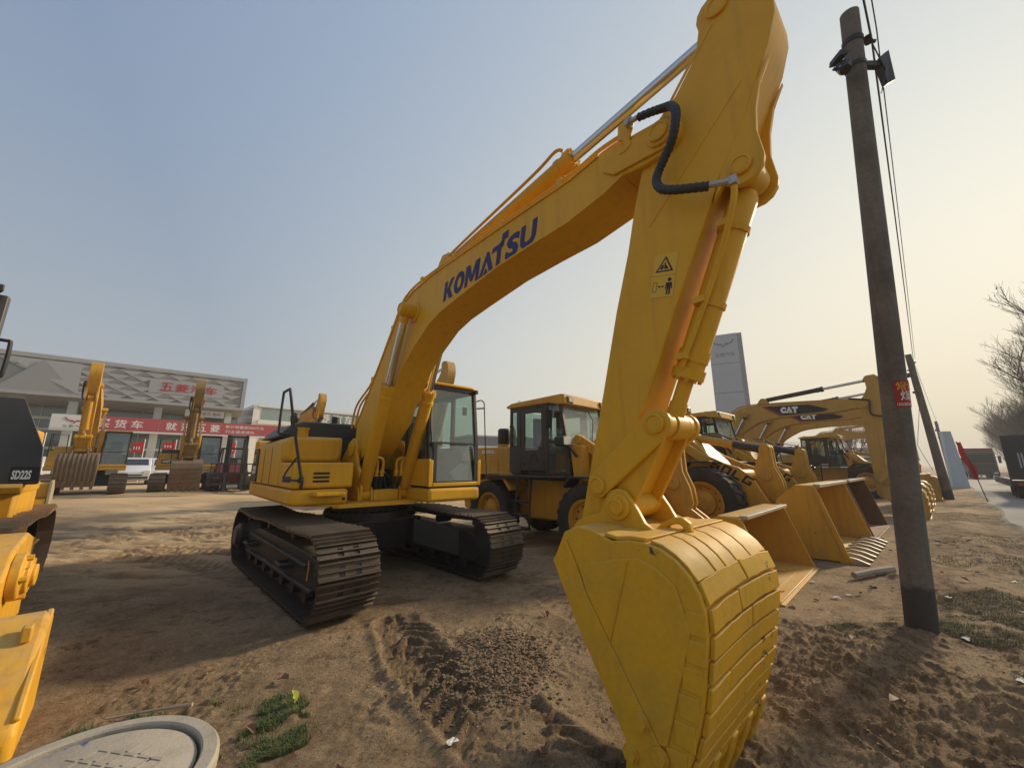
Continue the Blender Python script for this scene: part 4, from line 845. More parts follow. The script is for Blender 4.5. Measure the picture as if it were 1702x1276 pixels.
q = MB(); q.add([(1.18, .95, 1.38), (1.2, 1.2, 1.38), (1.22, 1.18, 1.62), (1.17, 1.05, 1.66), (1.05, .92, 1.5)], [(0, 1, 2, 3, 4)]); q.build('plastic_sheet', WHT, cab)
q = MB(); q.cyl((.9, .7, 2.965), (.9, .7, 3.0), .02, n=8); q.cyl((.2, 1.2, 2.965), (.2, 1.2, 3.0), .02, n=8); q.build('roof_bolt', BLK, cab)
# handrail, mirror at the right front corner, side step
q = MB(); RL = [(.93, -1.29, 1.33), (.94, -1.285, 1.42), (.90, -1.30, 1.55), (.62, -1.37, 2.10), (.20, -1.37, 2.56), (.18, -1.385, 2.80), (.12, -1.40, 2.82), (-.02, -1.40, 2.82), (-.06, -1.40, 2.76), (-.08, -1.41, 2.20), (-.05, -1.39, 2.10), (.05, -1.35, 2.08), (.15, -1.25, 2.06)]
q.tube([(.93, -1.28, 1.325), (.94, -1.27, 1.42), (.90, -1.31, 1.6), (.72, -1.37, 2.05), (.62, -1.40, 2.30), (.45, -1.43, 2.66), (.38, -1.43, 2.70), (.10, -1.43, 2.70), (.04, -1.43, 2.66), (.02, -1.43, 2.15), (.04, -1.41, 2.085), (.10, -1.30, 2.07)], .019, 8, smooth=3); hr = q.build('handrail', BLK, X)
q = MB(); q.tube([(.84, -1.345, 1.72), (.78, -1.44, 1.52), (.80, -1.45, 1.44), (.93, -1.30, 1.43)], .012, 6, smooth=3); q.cyl((.92, -1.29, 1.40), (.93, -1.28, 1.47), .032, n=8); q.tube([(.62, -1.40, 2.28), (.40, -1.36, 2.22), (.42, -1.32, 2.14), (.66, -1.34, 2.12)], .012, 6, smooth=3); q.build('mirror_arm', BLK, hr)
q = MB(); q.sphere((.30, -1.30, 2.30), .07, 10, (.6, .9, 1.2)); q.build('mirror', BLK, hr)
q = MB(); q.prism([(.93, -1.16), (1.10, -1.12), (1.10, -.76), (.93, -.72)], 1.225, 1.275, 'z'); q.build('step', YEL, X, bev=.008)
q = MB(); q.box(.931, .936, -.74, -.70, 1.15, 1.19); q.box(.931, .936, -.74, -.70, 1.235, 1.275); q.build('frame_slot', BLKL, X)
q = MB(); q.prism([(.935, -.86), (1.02, -.80), (1.06, .30), (.95, .36)], 1.05, 1.074, 'z'); q.build('front_lip', YEL, X)
# ------------------------------------------------------------------ wheel loaders
def wheel_meshes(r, w, rimr, mrim, key):
    h = w / 2; t = MB()
    prof = [(rimr, -h * .72), (rimr * 1.12, -h * .92), (r * .80, -h), (r * .94, -h * .92), (r * .955, -h * .7), (r * .955, h * .7), (r * .94, h * .92), (r * .80, h), (rimr * 1.12, h * .92), (rimr, h * .72)]
    t.lathe(prof, (0, 0, 0), (0, 1, 0), 40, closed=True)
    n = 22
    for k in range(n):                                     # chevron lugs, both halves offset by half a pitch
        for sgn in (-1, 1):
            a0 = 2 * math.pi * (k + (.5 if sgn > 0 else 0)) / n; vs = []
            for rr in (r * .945, r):
                for (yy, da) in ((0.02, .0), (.02, .115), (h * .97, .20), (h * .97, .085)):
                    a = a0 + da * 1.0; q = rr if yy < h * .9 else rr - r * .035; vs.append((q * math.cos(a), sgn * yy, q * math.sin(a)))
            t.add(vs, [(3, 2, 1, 0), (4, 5, 6, 7), (0, 1, 5, 4), (1, 2, 6, 5), (2, 3, 7, 6), (3, 0, 4, 7)])
    tm = t.mesh('tyre_' + key, RUB, 32)
    q = MB(); q.lathe([(rimr * .98, -h * .78), (rimr * 1.06, -h * .80), (rimr * 1.06, -h * .72), (rimr * .90, -h * .70), (rimr * .86, -h * .35), (rimr * .62, -h * .30), (rimr * .58, -h * .55), (rimr * .35, -h * .60), (rimr * .30, -h * .66), (.0, -h * .68)], (0, 0, 0), (0, 1, 0), 36, caps=False)
    q.lathe([(0, -h * .2), (rimr * .8, -h * .2), (rimr * .98, h * .78), (0, h * .5)], (0, 0, 0), (0, 1, 0), 28, caps=False)
    rm = q.mesh('rim_' + key, mrim, 35)
    bm = MB()
    for k in range(12): a = 2 * math.pi * k / 12; bm.cyl((rimr * .74 * math.cos(a), -h * .38, rimr * .74 * math.sin(a)), (rimr * .74 * math.cos(a), -h * .29, rimr * .74 * math.sin(a)), .018, n=6)
    return tm, rm, bm.mesh('wheel_bolts_' + key, DSTEEL, 0)
WM = {}
def wheels(root, xs, yc, r, w, rimr, mrim, key):
    if key not in WM: WM[key] = wheel_meshes(r, w, rimr, mrim, key)
    tm, rm, bm = WM[key]
    for x in xs:
        for sgn in (-1, 1):
            M = Matrix.Translation((x, sgn * yc, r)) @ (Matrix.Rotation(math.pi, 4, 'Z') if sgn > 0 else I4)
            o = inst('tyre', tm, root, M @ Matrix.Rotation(random.random(), 4, 'Y')); inst('rim', rm, o, I4); q = inst('wheel_bolts', bm, o, I4); q['kind'] = 'stuff'
def loader_bucket(root, lipx, h, d, w, m, teeth=0, mlip=LIP, edge=True, toothm=None, ymid=0.0):
    side = [(lipx, .01), (lipx - .32 * d, h), (lipx - .60 * d, h * 1.02), (lipx - .90 * d, h * .80), (lipx - d, h * .45), (lipx - .88 * d, h * .12), (lipx - .6 * d, .0)]
    q = MB(); outer = [(lipx, .0), (lipx - .6 * d, .0)] + [(lipx - .88 * d, h * .12), (lipx - .97 * d, h * .28), (lipx - d, h * .45), (lipx - .97 * d, h * .64), (lipx - .90 * d, h * .80), (lipx - .60 * d, h * 1.02), (lipx - .34 * d, h * 1.02)]
    inner = [(lipx, .03), (lipx - .58 * d, .035), (lipx - .84 * d, h * .15), (lipx - .93 * d, h * .29), (lipx - .955 * d, h * .45), (lipx - .93 * d, h * .63), (lipx - .87 * d, h * .77), (lipx - .58 * d, h * .985), (lipx - .34 * d, h * .985)]
    q.prism(outer + inner[::-1], ymid - w / 2 + .02, ymid + w / 2 - .02, 'y'); b = q.build('bucket', m, root, bev=.006)
    for sgn in (-1, 1):
        q = MB(); q.prism(side, *sorted((ymid + sgn * (w / 2 - .02), ymid + sgn * (w / 2 + .012))), 'y'); q.build('side_plate', m, b, bev=.004)
        if edge:
            q = MB(); A, C_ = Vector((lipx - .04, .03)), Vector((lipx - .34 * d, h)); dd = (C_ - A).normalized(); n_ = Vector((dd.y, -dd.x)) * .012
            q.prism([tuple(A + n_), tuple(C_ + n_), tuple(C_ - n_ * 3), tuple(A - n_ * 3)], *sorted((ymid + sgn * (w / 2 + .0125), ymid + sgn * (w / 2 + .034))), 'y'); q.build('side_cutter', m, b, bev=.004)
    q = MB(); q.box(lipx - .34 * d - .02, lipx - .34 * d + .085, ymid - w / 2 + .05, ymid + w / 2 - .05, h * .985, h * 1.035); q.build('spill_guard', mlip, b, bev=.008)
    q = MB(); q.prism([(lipx - .16, -.012), (lipx + .04, -.008), (lipx + .04, .006), (lipx - .16, .034)], ymid - w / 2 - .01, ymid + w / 2 + .01, 'y'); q.build('cutting_edge', m, b)
    for k in range(teeth):
        y = ymid - w / 2 + .08 + k * (w - .16) / (teeth - 1); q = MB(); q.prism([(lipx - .28, .045), (lipx - .1, .10), (lipx + .06, .075), (lipx + .22, .015), (lipx + .22, -.005), (lipx + .05, -.02), (lipx - .1, .02)], y - .045, y + .045, 'y', None); q.build('tooth', toothm or mlip, b, bev=.012)
    return b
def wheel_loader(loc, heading, label, p):
    """p: dict of sizes; the parts follow the real layout: rear frame and hood, cab, front frame, lift arms, lever, bucket."""
    r = empty('wheel_loader', loc, heading, label, 'wheel loader', 'wheel loaders parked in the row')
    m = p.get('m', LYEL); s = p['s']; zf = p.get('zf', s)
    R_, w_, yc = p['R'], p['W'], p['yc']; xf, xr = p['xf'], p['xr']
    wheels(r, (xf, xr), yc, R_, w_, R_ * .56, m, p['key'])
    # rear frame and engine hood
    hz = p['hood']; xb = p['xback']; cx0, cx1 = p['cab'][0], p['cab'][1]; cz0, cz1 = p['cab'][2], p['cab'][3]; cy = p['cab'][4]
    q = MB(); q.prism([(xb, 1.05 * zf), (xb + .12, .62 * zf), (xr - .7, .55 * zf), (xr + .7, .55 * zf), (.1, .55 * zf), (.1, 1.0 * zf), (xr + R_ + .1, 1.15 * zf), (xr + .45, R_ * 2 + .13), (xr - .5, R_ * 2 + .13), (xb + .2, 1.25 * zf)], -.5 * s, .5 * s, 'y'); q.build('rear_frame', m, r, bev=.02)
    q = MB(); q.prism([(xb, 1.0 * zf), (cx0 + .02, 1.0 * zf), (cx0 + .02, hz - .02), (xb + .9, hz), (xb + .2, hz - .16), (xb, hz - .4)], -cy * .93, cy * .93, 'y'); hd = q.build('engine_hood', m, r, bev=.035, seg=3)
    for k, (x0, x1) in enumerate(((cx0 - .42, cx0 - .06), (cx0 - .98, cx0 - .46), (cx0 - 1.5, cx0 - 1.02))):
        q = MB(); q.prism(rrect(x0, x1, 1.12 * zf, hz - .28, .03), -cy * .93 - .012, -cy * .93, 'y'); q.build('hood_panel', m, hd, bev=.005)
    q = MB(); q.lathe([(.0, 0), (.13, .0), (.14, .02), (.15, .08), (.16, .10), (.16, .42), (.13, .46), (0, .47)], (cx0 - .62, -.34, hz), (0, 0, 1), 20); q.build('air_cleaner', BLK, hd, bev=.005)
    q = MB(); q.cyl((cx0 - .62, -.34, hz - .02), (cx0 - .62, -.34, hz + .07), .16, n=20); q.build('air_cleaner_base', m, hd)
    q = MB(); q.tube([(cx0 - .26, -.36, hz - .05), (cx0 - .26, -.36, hz + .30), (cx0 - .30, -.36, hz + .46), (cx0 - .36, -.36, hz + .50)], .05, 10, smooth=4); q.build('exhaust', BLK, hd)
    if p.get('text'): text('lettering', p['text'], .14, WHT, hd, SIDE(cx0 - 1.06, -cy * .93 - .014, hz - .16), bold=.006, fit=(.50, .085))
    # rear fenders and ladder
    for sgn in (-1, 1):
        ys = sorted((sgn * cy * .9, sgn * (yc + w_ * .45)))
        q = MB(); zt = R_ * 2 + .14; q.prism([(xr - .62 * R_, zt - .10), (xr - .3, zt + .03), (xr + .5 * R_ + .1, zt + .03), (xr + R_ + .08, zt - .32), (xr + R_ + .04, zt - .36), (xr + .5 * R_ + .06, zt - .02), (xr - .3, zt - .02), (xr - .60 * R_, zt - .15)], *ys, 'y'); q.build('fender', BLK if p.get('dark') else m, r, bev=.01)
        q = MB(); q.prism([(cx0 - .45, cz0 - .10), (cx1 + .1, cz0 - .06), (cx1 + .1, cz0 - .005), (cx0 - .45, cz0 - .02)], *sorted((sgn * (cy + .001), sgn * (cy + .36))), 'y'); q.build('platform', BLK, r, bev=.01)
        lad = MB(); xl = xr + R_ + .22; yy = sgn * (cy + .33)
        for zz in (.42, .72, 1.02): lad.box(xl, xl + .40, *sorted((yy - .1, yy + .06)), zz * zf, zz * zf + .035)
        for xx in (xl, xl + .40): lad.tube([(xx, yy, .40 * zf), (xx + .03, yy, 1.02 * zf), (xx + .06, yy * .97, cz0)], .022, 6)
        lad.build('ladder', BLK, r)
        q = MB(); q.tube([(xl + .42, yy, 1.0 * zf), (xl + .44, yy, cz0 + .2), (xl + .50, yy, cz0 + .42), (xl + .56, yy * .95, cz0 + .40), (xl + .56, yy * .9, cz0 + .25)], .014, 6, smooth=3); q.build('grab_rail', DSTEEL, r)
    q = MB(); q.prism([(xr + R_ + .2, .62 * zf), (cx1 - .15, .62 * zf), (cx1 + .1, .9 * zf), (cx1 + .1, cz0 - .12), (xr + R_ + .2, cz0 - .12)], -cy * .88, cy * .88, 'y'); q.build('side_box', m, r, bev=.02)
    # cab
    c = MB(); th = .06
    fx = cx1 - .16 * s                                   # top front corner, windscreen leaning back
    zw = cz0 + (cz1 - cz0) * .40
    cab_m = p.get('cabm', CABB)
    for sgn in (-1, 1):
        ys = sorted((sgn * (cy - th), sgn * cy)); H = cz1 - .02
        c.prism([(cx0, cz0), (cx0 + .34, cz0), (cx0 + .34, zw), (cx0, zw)], *ys, 'y')
        c.prism([(cx0, zw), (cx0 + .05, zw), (cx0 + .05, H), (cx0, H)], *ys, 'y'); c.prism([(cx0 + .22, zw), (cx0 + .34, zw), (cx0 + .34, H), (cx0 + .22, H)], *ys, 'y')
        c.prism([(cx0 + .001, H - .12), (cx0 + .34, H - .12), (cx0 + .34, H), (cx0 + .001, H)], ys[0] + .002, ys[1] - .002, 'y')
        xd = cx0 + (cx1 - cx0) * .64
        c.prism([(xd, cz0), (xd + .09, cz0), (xd + .09, H), (xd, H)], *ys, 'y')
        c.prism([(cx0 + .34, H - .07), (fx, H - .07), (fx, H), (cx0 + .34, H)], ys[0] + .003, ys[1] - .003, 'y')
        c.prism([(cx1 - .05, cz0), (cx1 + .07, cz0), (cx1 + .02, zw), (cx1 - .05, zw)], *ys, 'y'); c.prism([(cx1 - .05, zw), (cx1 + .015, zw), (fx + .015, H), (fx - .05, H)], *ys, 'y')
        c.prism([(xd + .09, cz0), (cx1 - .05, cz0), (cx1 - .05, cz0 + .07), (xd + .09, cz0 + .07)], ys[0] + .002, ys[1] - .002, 'y'); c.prism([(xd + .09, zw + .06), (cx1 - .05, zw - .05), (cx1 - .05, zw + .02), (xd + .09, zw + .13)], ys[0] + .002, ys[1] - .002, 'y')
    c.box(cx0 + .03, cx1, -cy + th, cy - th, cz0, cz0 + .05); c.box(cx0 + .004, cx0 + .06, -cy + th, cy - th, cz0, zw); c.box(cx1 - .04, cx1 + .05, -cy + th, cy - th, cz0, cz0 + .5)
    cab = c.build('cab', cab_m, r, bev=.010)
    for sgn in (-1, 1):
        ys = sorted((sgn * (cy - th + .008), sgn * (cy - .008))); dx0, dx1 = cx0 + .35, cx0 + (cx1 - cx0) * .64 - .01
        q = MB(); wy0 = zw - .1; wx = (dx1 - dx0)
        for a in ((dx0, dx1, cz0 + .08, wy0), (dx0, dx0 + .10, wy0, cz1 - .10), (dx1 - .08, dx1, wy0, cz1 - .10), (dx0 + .10, dx1 - .08, cz1 - .2, cz1 - .1)): q.prism([(a[0], a[2]), (a[1], a[2]), (a[1], a[3]), (a[0], a[3])], *ys, 'y')
        dr = q.build('door', cab_m, cab); q = MB(); q.cyl((dx0 + .08, sgn * cy, cz0 + .22), (dx0 + .08, sgn * (cy + .02), cz0 + .22), .025, n=8); q.build('handle', DSTEEL, dr)
        yg = sgn * (cy - th / 2)
        for pts in ([(dx0 + .10, wy0), (dx1 - .08, wy0), (dx1 - .08, cz1 - .2), (dx0 + .10, cz1 - .2)], [(cx0 + .05, zw), (cx0 + .22, zw), (cx0 + .22, cz1 - .13), (cx0 + .05, cz1 - .13)],
                    [(dx1 + .10, zw + .10), (cx1 - .04, zw), (fx - .03, cz1 - .09), (dx1 + .10, cz1 - .09)], [(dx1 + .10, cz0 + .07), (cx1 - .05, cz0 + .07), (cx1 - .05, zw - .04), (dx1 + .10, zw + .05)]):
            q = MB(); q.add([(x, yg, z) for x, z in pts], [(0, 1, 2, 3)]); q.build('window', GL if pts[0][1] > cz0 + .1 else GLD, cab)
    yg = cy - th
    q = MB(); q.add([(cx1 - .01, -yg, zw - .06), (cx1 - .01, yg, zw - .06), (fx - .01, yg, cz1 - .09), (fx - .01, -yg, cz1 - .09)], [(0, 1, 2, 3)]); q.build('windscreen', GLW, cab)
    q = MB(); q.add([(cx0 + .03, -yg, zw), (cx0 + .03, yg, zw), (cx0 + .03, yg, cz1 - .09), (cx0 + .03, -yg, cz1 - .09)], [(0, 1, 2, 3)]); q.build('rear_window', GL, cab)
    q = MB(); q.box(cx0 + .25, cx0 + .36, -.24, .24, cz0 + .6, cz0 + 1.28); q.box(cx0 + .25, cx0 + .75, -.25, .25, cz0 + .45, cz0 + .6); q.box(cx0 + .4, cx0 + .65, -.15, .15, cz0 + .05, cz0 + .45); q.build('seat', SEAT, cab, bev=.03)
    q = MB(); q.tube([(cx1 - .45, 0, cz0 + .1), (cx1 - .35, 0, cz0 + .8)], .05, 8); q.lathe([(.2, 0), (.2, .02), (.18, .02), (.18, 0)], (cx1 - .36, 0, cz0 + .78), (-.5, 0, .85), 20, closed=True); q.build('steering_wheel', BLK, cab)
    q = MB(); q.prism([(cx0 - .09, cz1 + .01), (cx0 - .06, cz1 - .04), (fx - .25, cz1 - .04), (fx - .05, cz1 - .10), (fx + .16, cz1 - .10), (fx + .14, cz1 + .10), (fx + .05, cz1 + .115), (cx0 + .1, cz1 + .07)], -cy - .05, cy + .05, 'y'); rf = q.build('roof', p.get('roofm', m), cab, bev=.02)
    for sgn in (-1, 1):
        q = MB(); q.box(fx + .135, fx + .172, *sorted((sgn * (cy - .24), sgn * (cy - .04))), cz1 - .07, cz1 + .06); o = q.build('work_light', BLK, rf, bev=.008); q = MB(); q.box(fx + .172, fx + .178, *sorted((sgn * (cy - .21), sgn * (cy - .09))), cz1 - .05, cz1 + .04); q.build('lens', LAMP, o)
        for xx in (cx0 + .2, fx - .25): q = MB(); q.tube([(xx - .03, sgn * (cy - .1), cz1 + .06), (xx - .03, sgn * (cy - .1), cz1 + .13), (xx + .03, sgn * (cy - .1), cz1 + .13), (xx + .03, sgn * (cy - .1), cz1 + .06)], .008, 6); q.build('lifting_eye', DSTEEL, rf)
        # mirrors
        q = MB(); xm = cx0 + (cx1 - cx0) * .70; q.tube([(xm, sgn * cy, cz1 - .12), (xm + .22, sgn * (cy + .16), cz1 - .08), (xm + .28, sgn * (cy + .18), cz1 - .18), (xm + .24, sgn * (cy + .17), cz1 - .62), (xm + .18, sgn * (cy + .15), cz1 - .70), (xm, sgn * cy, cz1 - .72)], .010, 6, smooth=3); o = q.build('mirror_bracket', BLK, cab)
        q = MB(); q.box(xm + .10, xm + .15, *sorted((sgn * (cy + .04), sgn * (cy + .22))), cz1 - .58, cz1 - .20); q.build('mirror', BLK, o, bev=.01)
    for sgn in (-1, 1) if p.get('wiper', 1) else ():
        pass
    q = MB(); q.tube([(cx1 + .0, .15, zw), (cx1 - .09, .35, cz1 - .35), (cx1 - .14, .25, cz1 - .14)], .010, 6); q.build('wiper', BLK, cab)
    # front frame
    q = MB(); q.prism([(cx1 + .18, .62 * zf), (xf + .5, .55 * zf), (xf + .7, .9 * zf), (xf + .1, 1.6 * zf), (cx1 + .42, cz0 + .62 * s), (cx1 + .15, cz0 + .64 * s), (cx1 + .12, 1.0 * zf)], -.44 * s, .44 * s, 'y'); ff = q.build('front_frame', m, r, bev=.02)
    for sgn in (-1, 1):
        q = MB(); q.prism([(cx1 + .14, cz0 - .1), (cx1 + .34, cz0 - .1), (cx1 + .36, cz0 + .62 * s), (cx1 + .06, cz0 + .66 * s)], *sorted((sgn * (cy - .26), sgn * (cy - .02))), 'y'); q.build('tower_plate', m, r, bev=.01)
        zt = R_ * 2 + .10; q = MB(); q.prism([(xf - .75 * R_, zt - .12), (xf - .5 * R_, zt + .02), (xf + .3 * R_, zt + .02), (xf + .3 * R_, zt - .02), (xf - .48 * R_, zt - .02), (xf - .73 * R_, zt - .2)], *sorted((sgn * cy * .9, sgn * (yc + w_ * .4))), 'y'); q.build('fender', BLK, r, bev=.01)
        q = MB(); q.tube([(cx1 + .25, sgn * (cy + .0), cz0 + .35), (cx1 + .12, sgn * (cy + .10), cz0 + .62 * s), (cx1 + .05, sgn * (cy + .14), cz0 + .68 * s)], .028, 8); hl = q.build('light_bracket', BLK, r)
        q = MB(); q.prism(rrect(sgn * (cy + .14) - .13, sgn * (cy + .14) + .13, cz0 + .62 * s, cz0 + .82 * s, .03), cx1 - .10, cx1 + .12, 'x'); q.build('headlight', BLK, hl, bev=.012)
        q = MB(); q.prism(rrect(sgn * (cy + .14) - .11, sgn * (cy + .14) + .11, cz0 + .64 * s, cz0 + .80 * s, .02), cx1 + .121, cx1 + .13, 'x'); q.build('headlight_lens', LAMP, hl)
    # lift arms, lever and rams
    ox, k_ = p['arm_dx'], p['arm_s']; A = lambda x, z: (ox + x * k_, z * p.get('arm_z', k_))
    armp = [A(*t) for t in [(.80, 2.22), (.98, 2.34), (1.35, 2.12), (1.69, 1.88), (2.1, 1.68), (2.40, 1.58), (2.66, 1.37), (2.82, 1.05), (3.10, .48), (3.12, .32), (2.98, .22), (2.82, .28), (2.54, .66), (2.33, 1.16), (1.8, 1.55), (1.25, 1.93)]]
    ay = p['arm_y']
    for sgn in (-1, 1):
        q = MB(); q.prism(armp, *sorted((sgn * (ay - .045), sgn * (ay + .045))), 'y'); ring_boss(q, A(.93, 2.24), *sorted((sgn * (ay - .1), sgn * (ay + .075))), .10); ring_boss(q, A(3.02, .36), *sorted((sgn * (ay - .08), sgn * (ay + .08))), .10); a_ = q.build('lift_arm', m, r, bev=.012)
        if sgn < 0 and p.get('arm_text'): arm_letters(a_, A(1.80, 1.60), A(2.62, 1.165), -ay - .047, .19 * k_)
        cylinder(r, 'lift_cylinder', (cx1 + .4, sgn * (ay - .16), .95 * zf), (A(2.2, 1.42)[0], sgn * (ay - .16), A(2.2, 1.42)[1]), .62, .08, .045, m)
    q = MB(); q.cyl((A(2.3, 1.40)[0], -ay, A(2.3, 1.40)[1]), (A(2.3, 1.40)[0], ay, A(2.3, 1.40)[1]), .13, n=16); q.build('cross_tube', m, r)
    lev = [A(*t) for t in circ(2.83, 1.97, .13, 200, -10, 9) + [(2.97, 1.60), (3.09, 1.30), (3.12, 1.05), (3.02, .82), (2.90, .80), (2.74, .98), (2.60, 1.30), (2.58, 1.58)]]
    for yy in (-.12, .06): q = MB(); q.prism(lev, yy, yy + .06, 'y'); l_ = q.build('tilt_lever', m, r, bev=.01)
    pl = A(2.83, 1.97); q = MB(); ring_boss(q, pl, -.15, .15, .065); q.build('lever_pin', m, l_, bev=.006); q = MB(); ring_boss(q, A(2.80, 1.38), -.16, .16, .10); q.build('lever_pin', m, l_, bev=.006)
    p1 = Vector((pl[0], 0, pl[1])); p0 = Vector((cx1 + .30, 0, cz0 + .66 * s + .02)); cy_ = cylinder(r, 'tilt_cylinder', p0, p1, .58, .10, .05, m, CHR)
    d = (p1 - p0).normalized(); q = MB(); e = p0 + (p1 - p0) * .585; q.cyl(e, p1 - d * .13, .095, n=16); q.build('rod_sleeve', BLK, cy_)
    q = MB(); q.tube([p0 + d * .25 + Vector((0, -.08, .12)), p0 + d * .6 + Vector((0, -.07, .2)), e + Vector((0, -.05, .12))], .022, 8, smooth=4); q.build('hose', BLK, cy_)
    q = MB(); q.tube([p0 + d * .3 + Vector((0, .1, .16)), p1 + Vector((-.05, .1, .20))], .012, 6); q.cyl(p1 + Vector((-.05, .1, .1)), p1 + Vector((-.05, .1, .24)), .015, n=6); q.build('level_rod', m, cy_)
    be = p['bucket']
    q = MB()
    for yy in (-.10, .10): q.prism([A(2.92, .88), A(3.04, .98), (be['x'] - be['d'] * .92, be['h'] * .62), (be['x'] - be['d'] * .95, be['h'] * .48)], yy - .03, yy + .03, 'y')
    q.build('bucket_link', m, r, bev=.008)
    loader_bucket(r, be['x'], be['h'], be['d'], be['w'], be.get('m', m), be.get('teeth', 0), be.get('lip', LIP))
    q = MB()
    for yy in (-ay - .11, -ay + .07, ay - .11, ay + .07): q.prism([A(3.02, .20), A(2.92, .36), A(3.02, .50), (be['x'] - be['d'] * .86, be['h'] * .80), (be['x'] - be['d'] * .90, .08)], yy, yy + .035, 'y')
    q.build('bucket_ears', be.get('m', m), r, kind='stuff')
    return r
def arm_letters(parent, a, c, y, h):
    """Square-stroked four-letter name along a lift arm, from point a to c."""
    A = Vector((a[0], a[1])); C_ = Vector((c[0], c[1])); d = (C_ - A).normalized(); up = Vector((-d.y, d.x)); Ln = (C_ - A).length; w = Ln / 4.5
    M = frame((A.x, y, A.y), (d.x, 0, d.y), (up.x, 0, up.y)); q = MB(); t = h * .24; sl = .18
    def rect(x, x0, x1, y0, y1): q.prism([(x + x0 * w + y0 * sl * h, y0 * h), (x + x1 * w + y0 * sl * h, y0 * h), (x + x1 * w + y1 * sl * h, y1 * h), (x + x0 * w + y1 * sl * h, y1 * h)], .002, .004 + random.random() * .0015, 'z', M)
    f = .22; W_ = .92; sw = .24
    for i, ch in enumerate('SDLG'):
        x = i * w * 1.16
        R_ = lambda *r: rect(x, *r)
        if ch == 'S': [R_(*r) for r in ((0, W_, 0, f), (0, W_, .39, .61), (0, W_, 1 - f, 1), (W_ - sw, W_, f, .39), (0, sw, .61, 1 - f))]
        if ch == 'D': [R_(*r) for r in ((0, W_, 0, f), (0, W_, 1 - f, 1), (0, sw, f, 1 - f), (W_ - sw, W_, f, 1 - f))]
        if ch == 'L': [R_(*r) for r in ((0, W_, 0, f), (0, sw, f, 1))]
        if ch == 'G': [R_(*r) for r in ((0, W_, 0, f), (0, W_, 1 - f, 1), (0, sw, f, 1 - f), (W_ - sw, W_, f, .5), (.45, W_ - sw, .36, .5))]
    q.build('lettering', BLKL, parent)
L1P = dict(s=.92, zf=.86, R=.65, W=.46, yc=.86, xf=1.40, xr=-1.22, hood=2.06, xback=-2.95, cab=(-.84, .80, 1.43, 2.96, .74), arm_dx=.06, arm_s=.92, arm_z=.95, arm_y=.48, text='300KL', key='small', m=LYEL, bucket=dict(x=4.26, h=.94, d=1.02, w=2.36))
wheel_loader((1.07, 8.86, 0), -45.7, 'small tan wheel loader with a brown cab, right beside the big excavator', L1P)
L2P = dict(s=1.05, zf=1.05, R=.80, W=.60, yc=1.02, xf=1.78, xr=-1.50, hood=2.25, xback=-3.3, cab=(-.85, .90, 1.62, 3.16, .76), arm_dx=0, arm_s=1.0, arm_y=.62, arm_text=True, dark=True, cabm=BLK, key='large', m=LYEL, bucket=dict(x=4.26, h=1.24, d=1.08, w=3.0, teeth=8))
O2 = Vector((4.0, 11.10)); LD = Vector((.743, .669))
wheel_loader((*O2, 0), -48, 'big wheel loader with a toothed yellow bucket near the concrete pole', L2P)
O3 = O2 + LD * 3.2
L3P = dict(L2P); L3P['bucket'] = dict(x=4.26, h=1.24, d=1.08, w=2.9, m=RUST); L3P['cab'] = (-.72, 1.02, 1.62, 3.20, .76)
wheel_loader((*O3, 0), -48, 'wheel loader with a rusty brown bucket beyond the toothed one', L3P)
O4 = O2 + LD * 17.6 + Vector((.669, -.743)) * 1.0
L4P = dict(L2P); L4P['arm_text'] = False; L4P['bucket'] = dict(x=4.26, h=1.2, d=1.08, w=2.9, m=CYEL); L4P['m'] = CYEL; L4P['key'] = 'far'
wheel_loader((*O4, 0), -48, 'ochre wheel loader whose dark cab is framed beneath the dark-plated excavator booms', L4P)
print('LOADERS', O2, O3, O4)

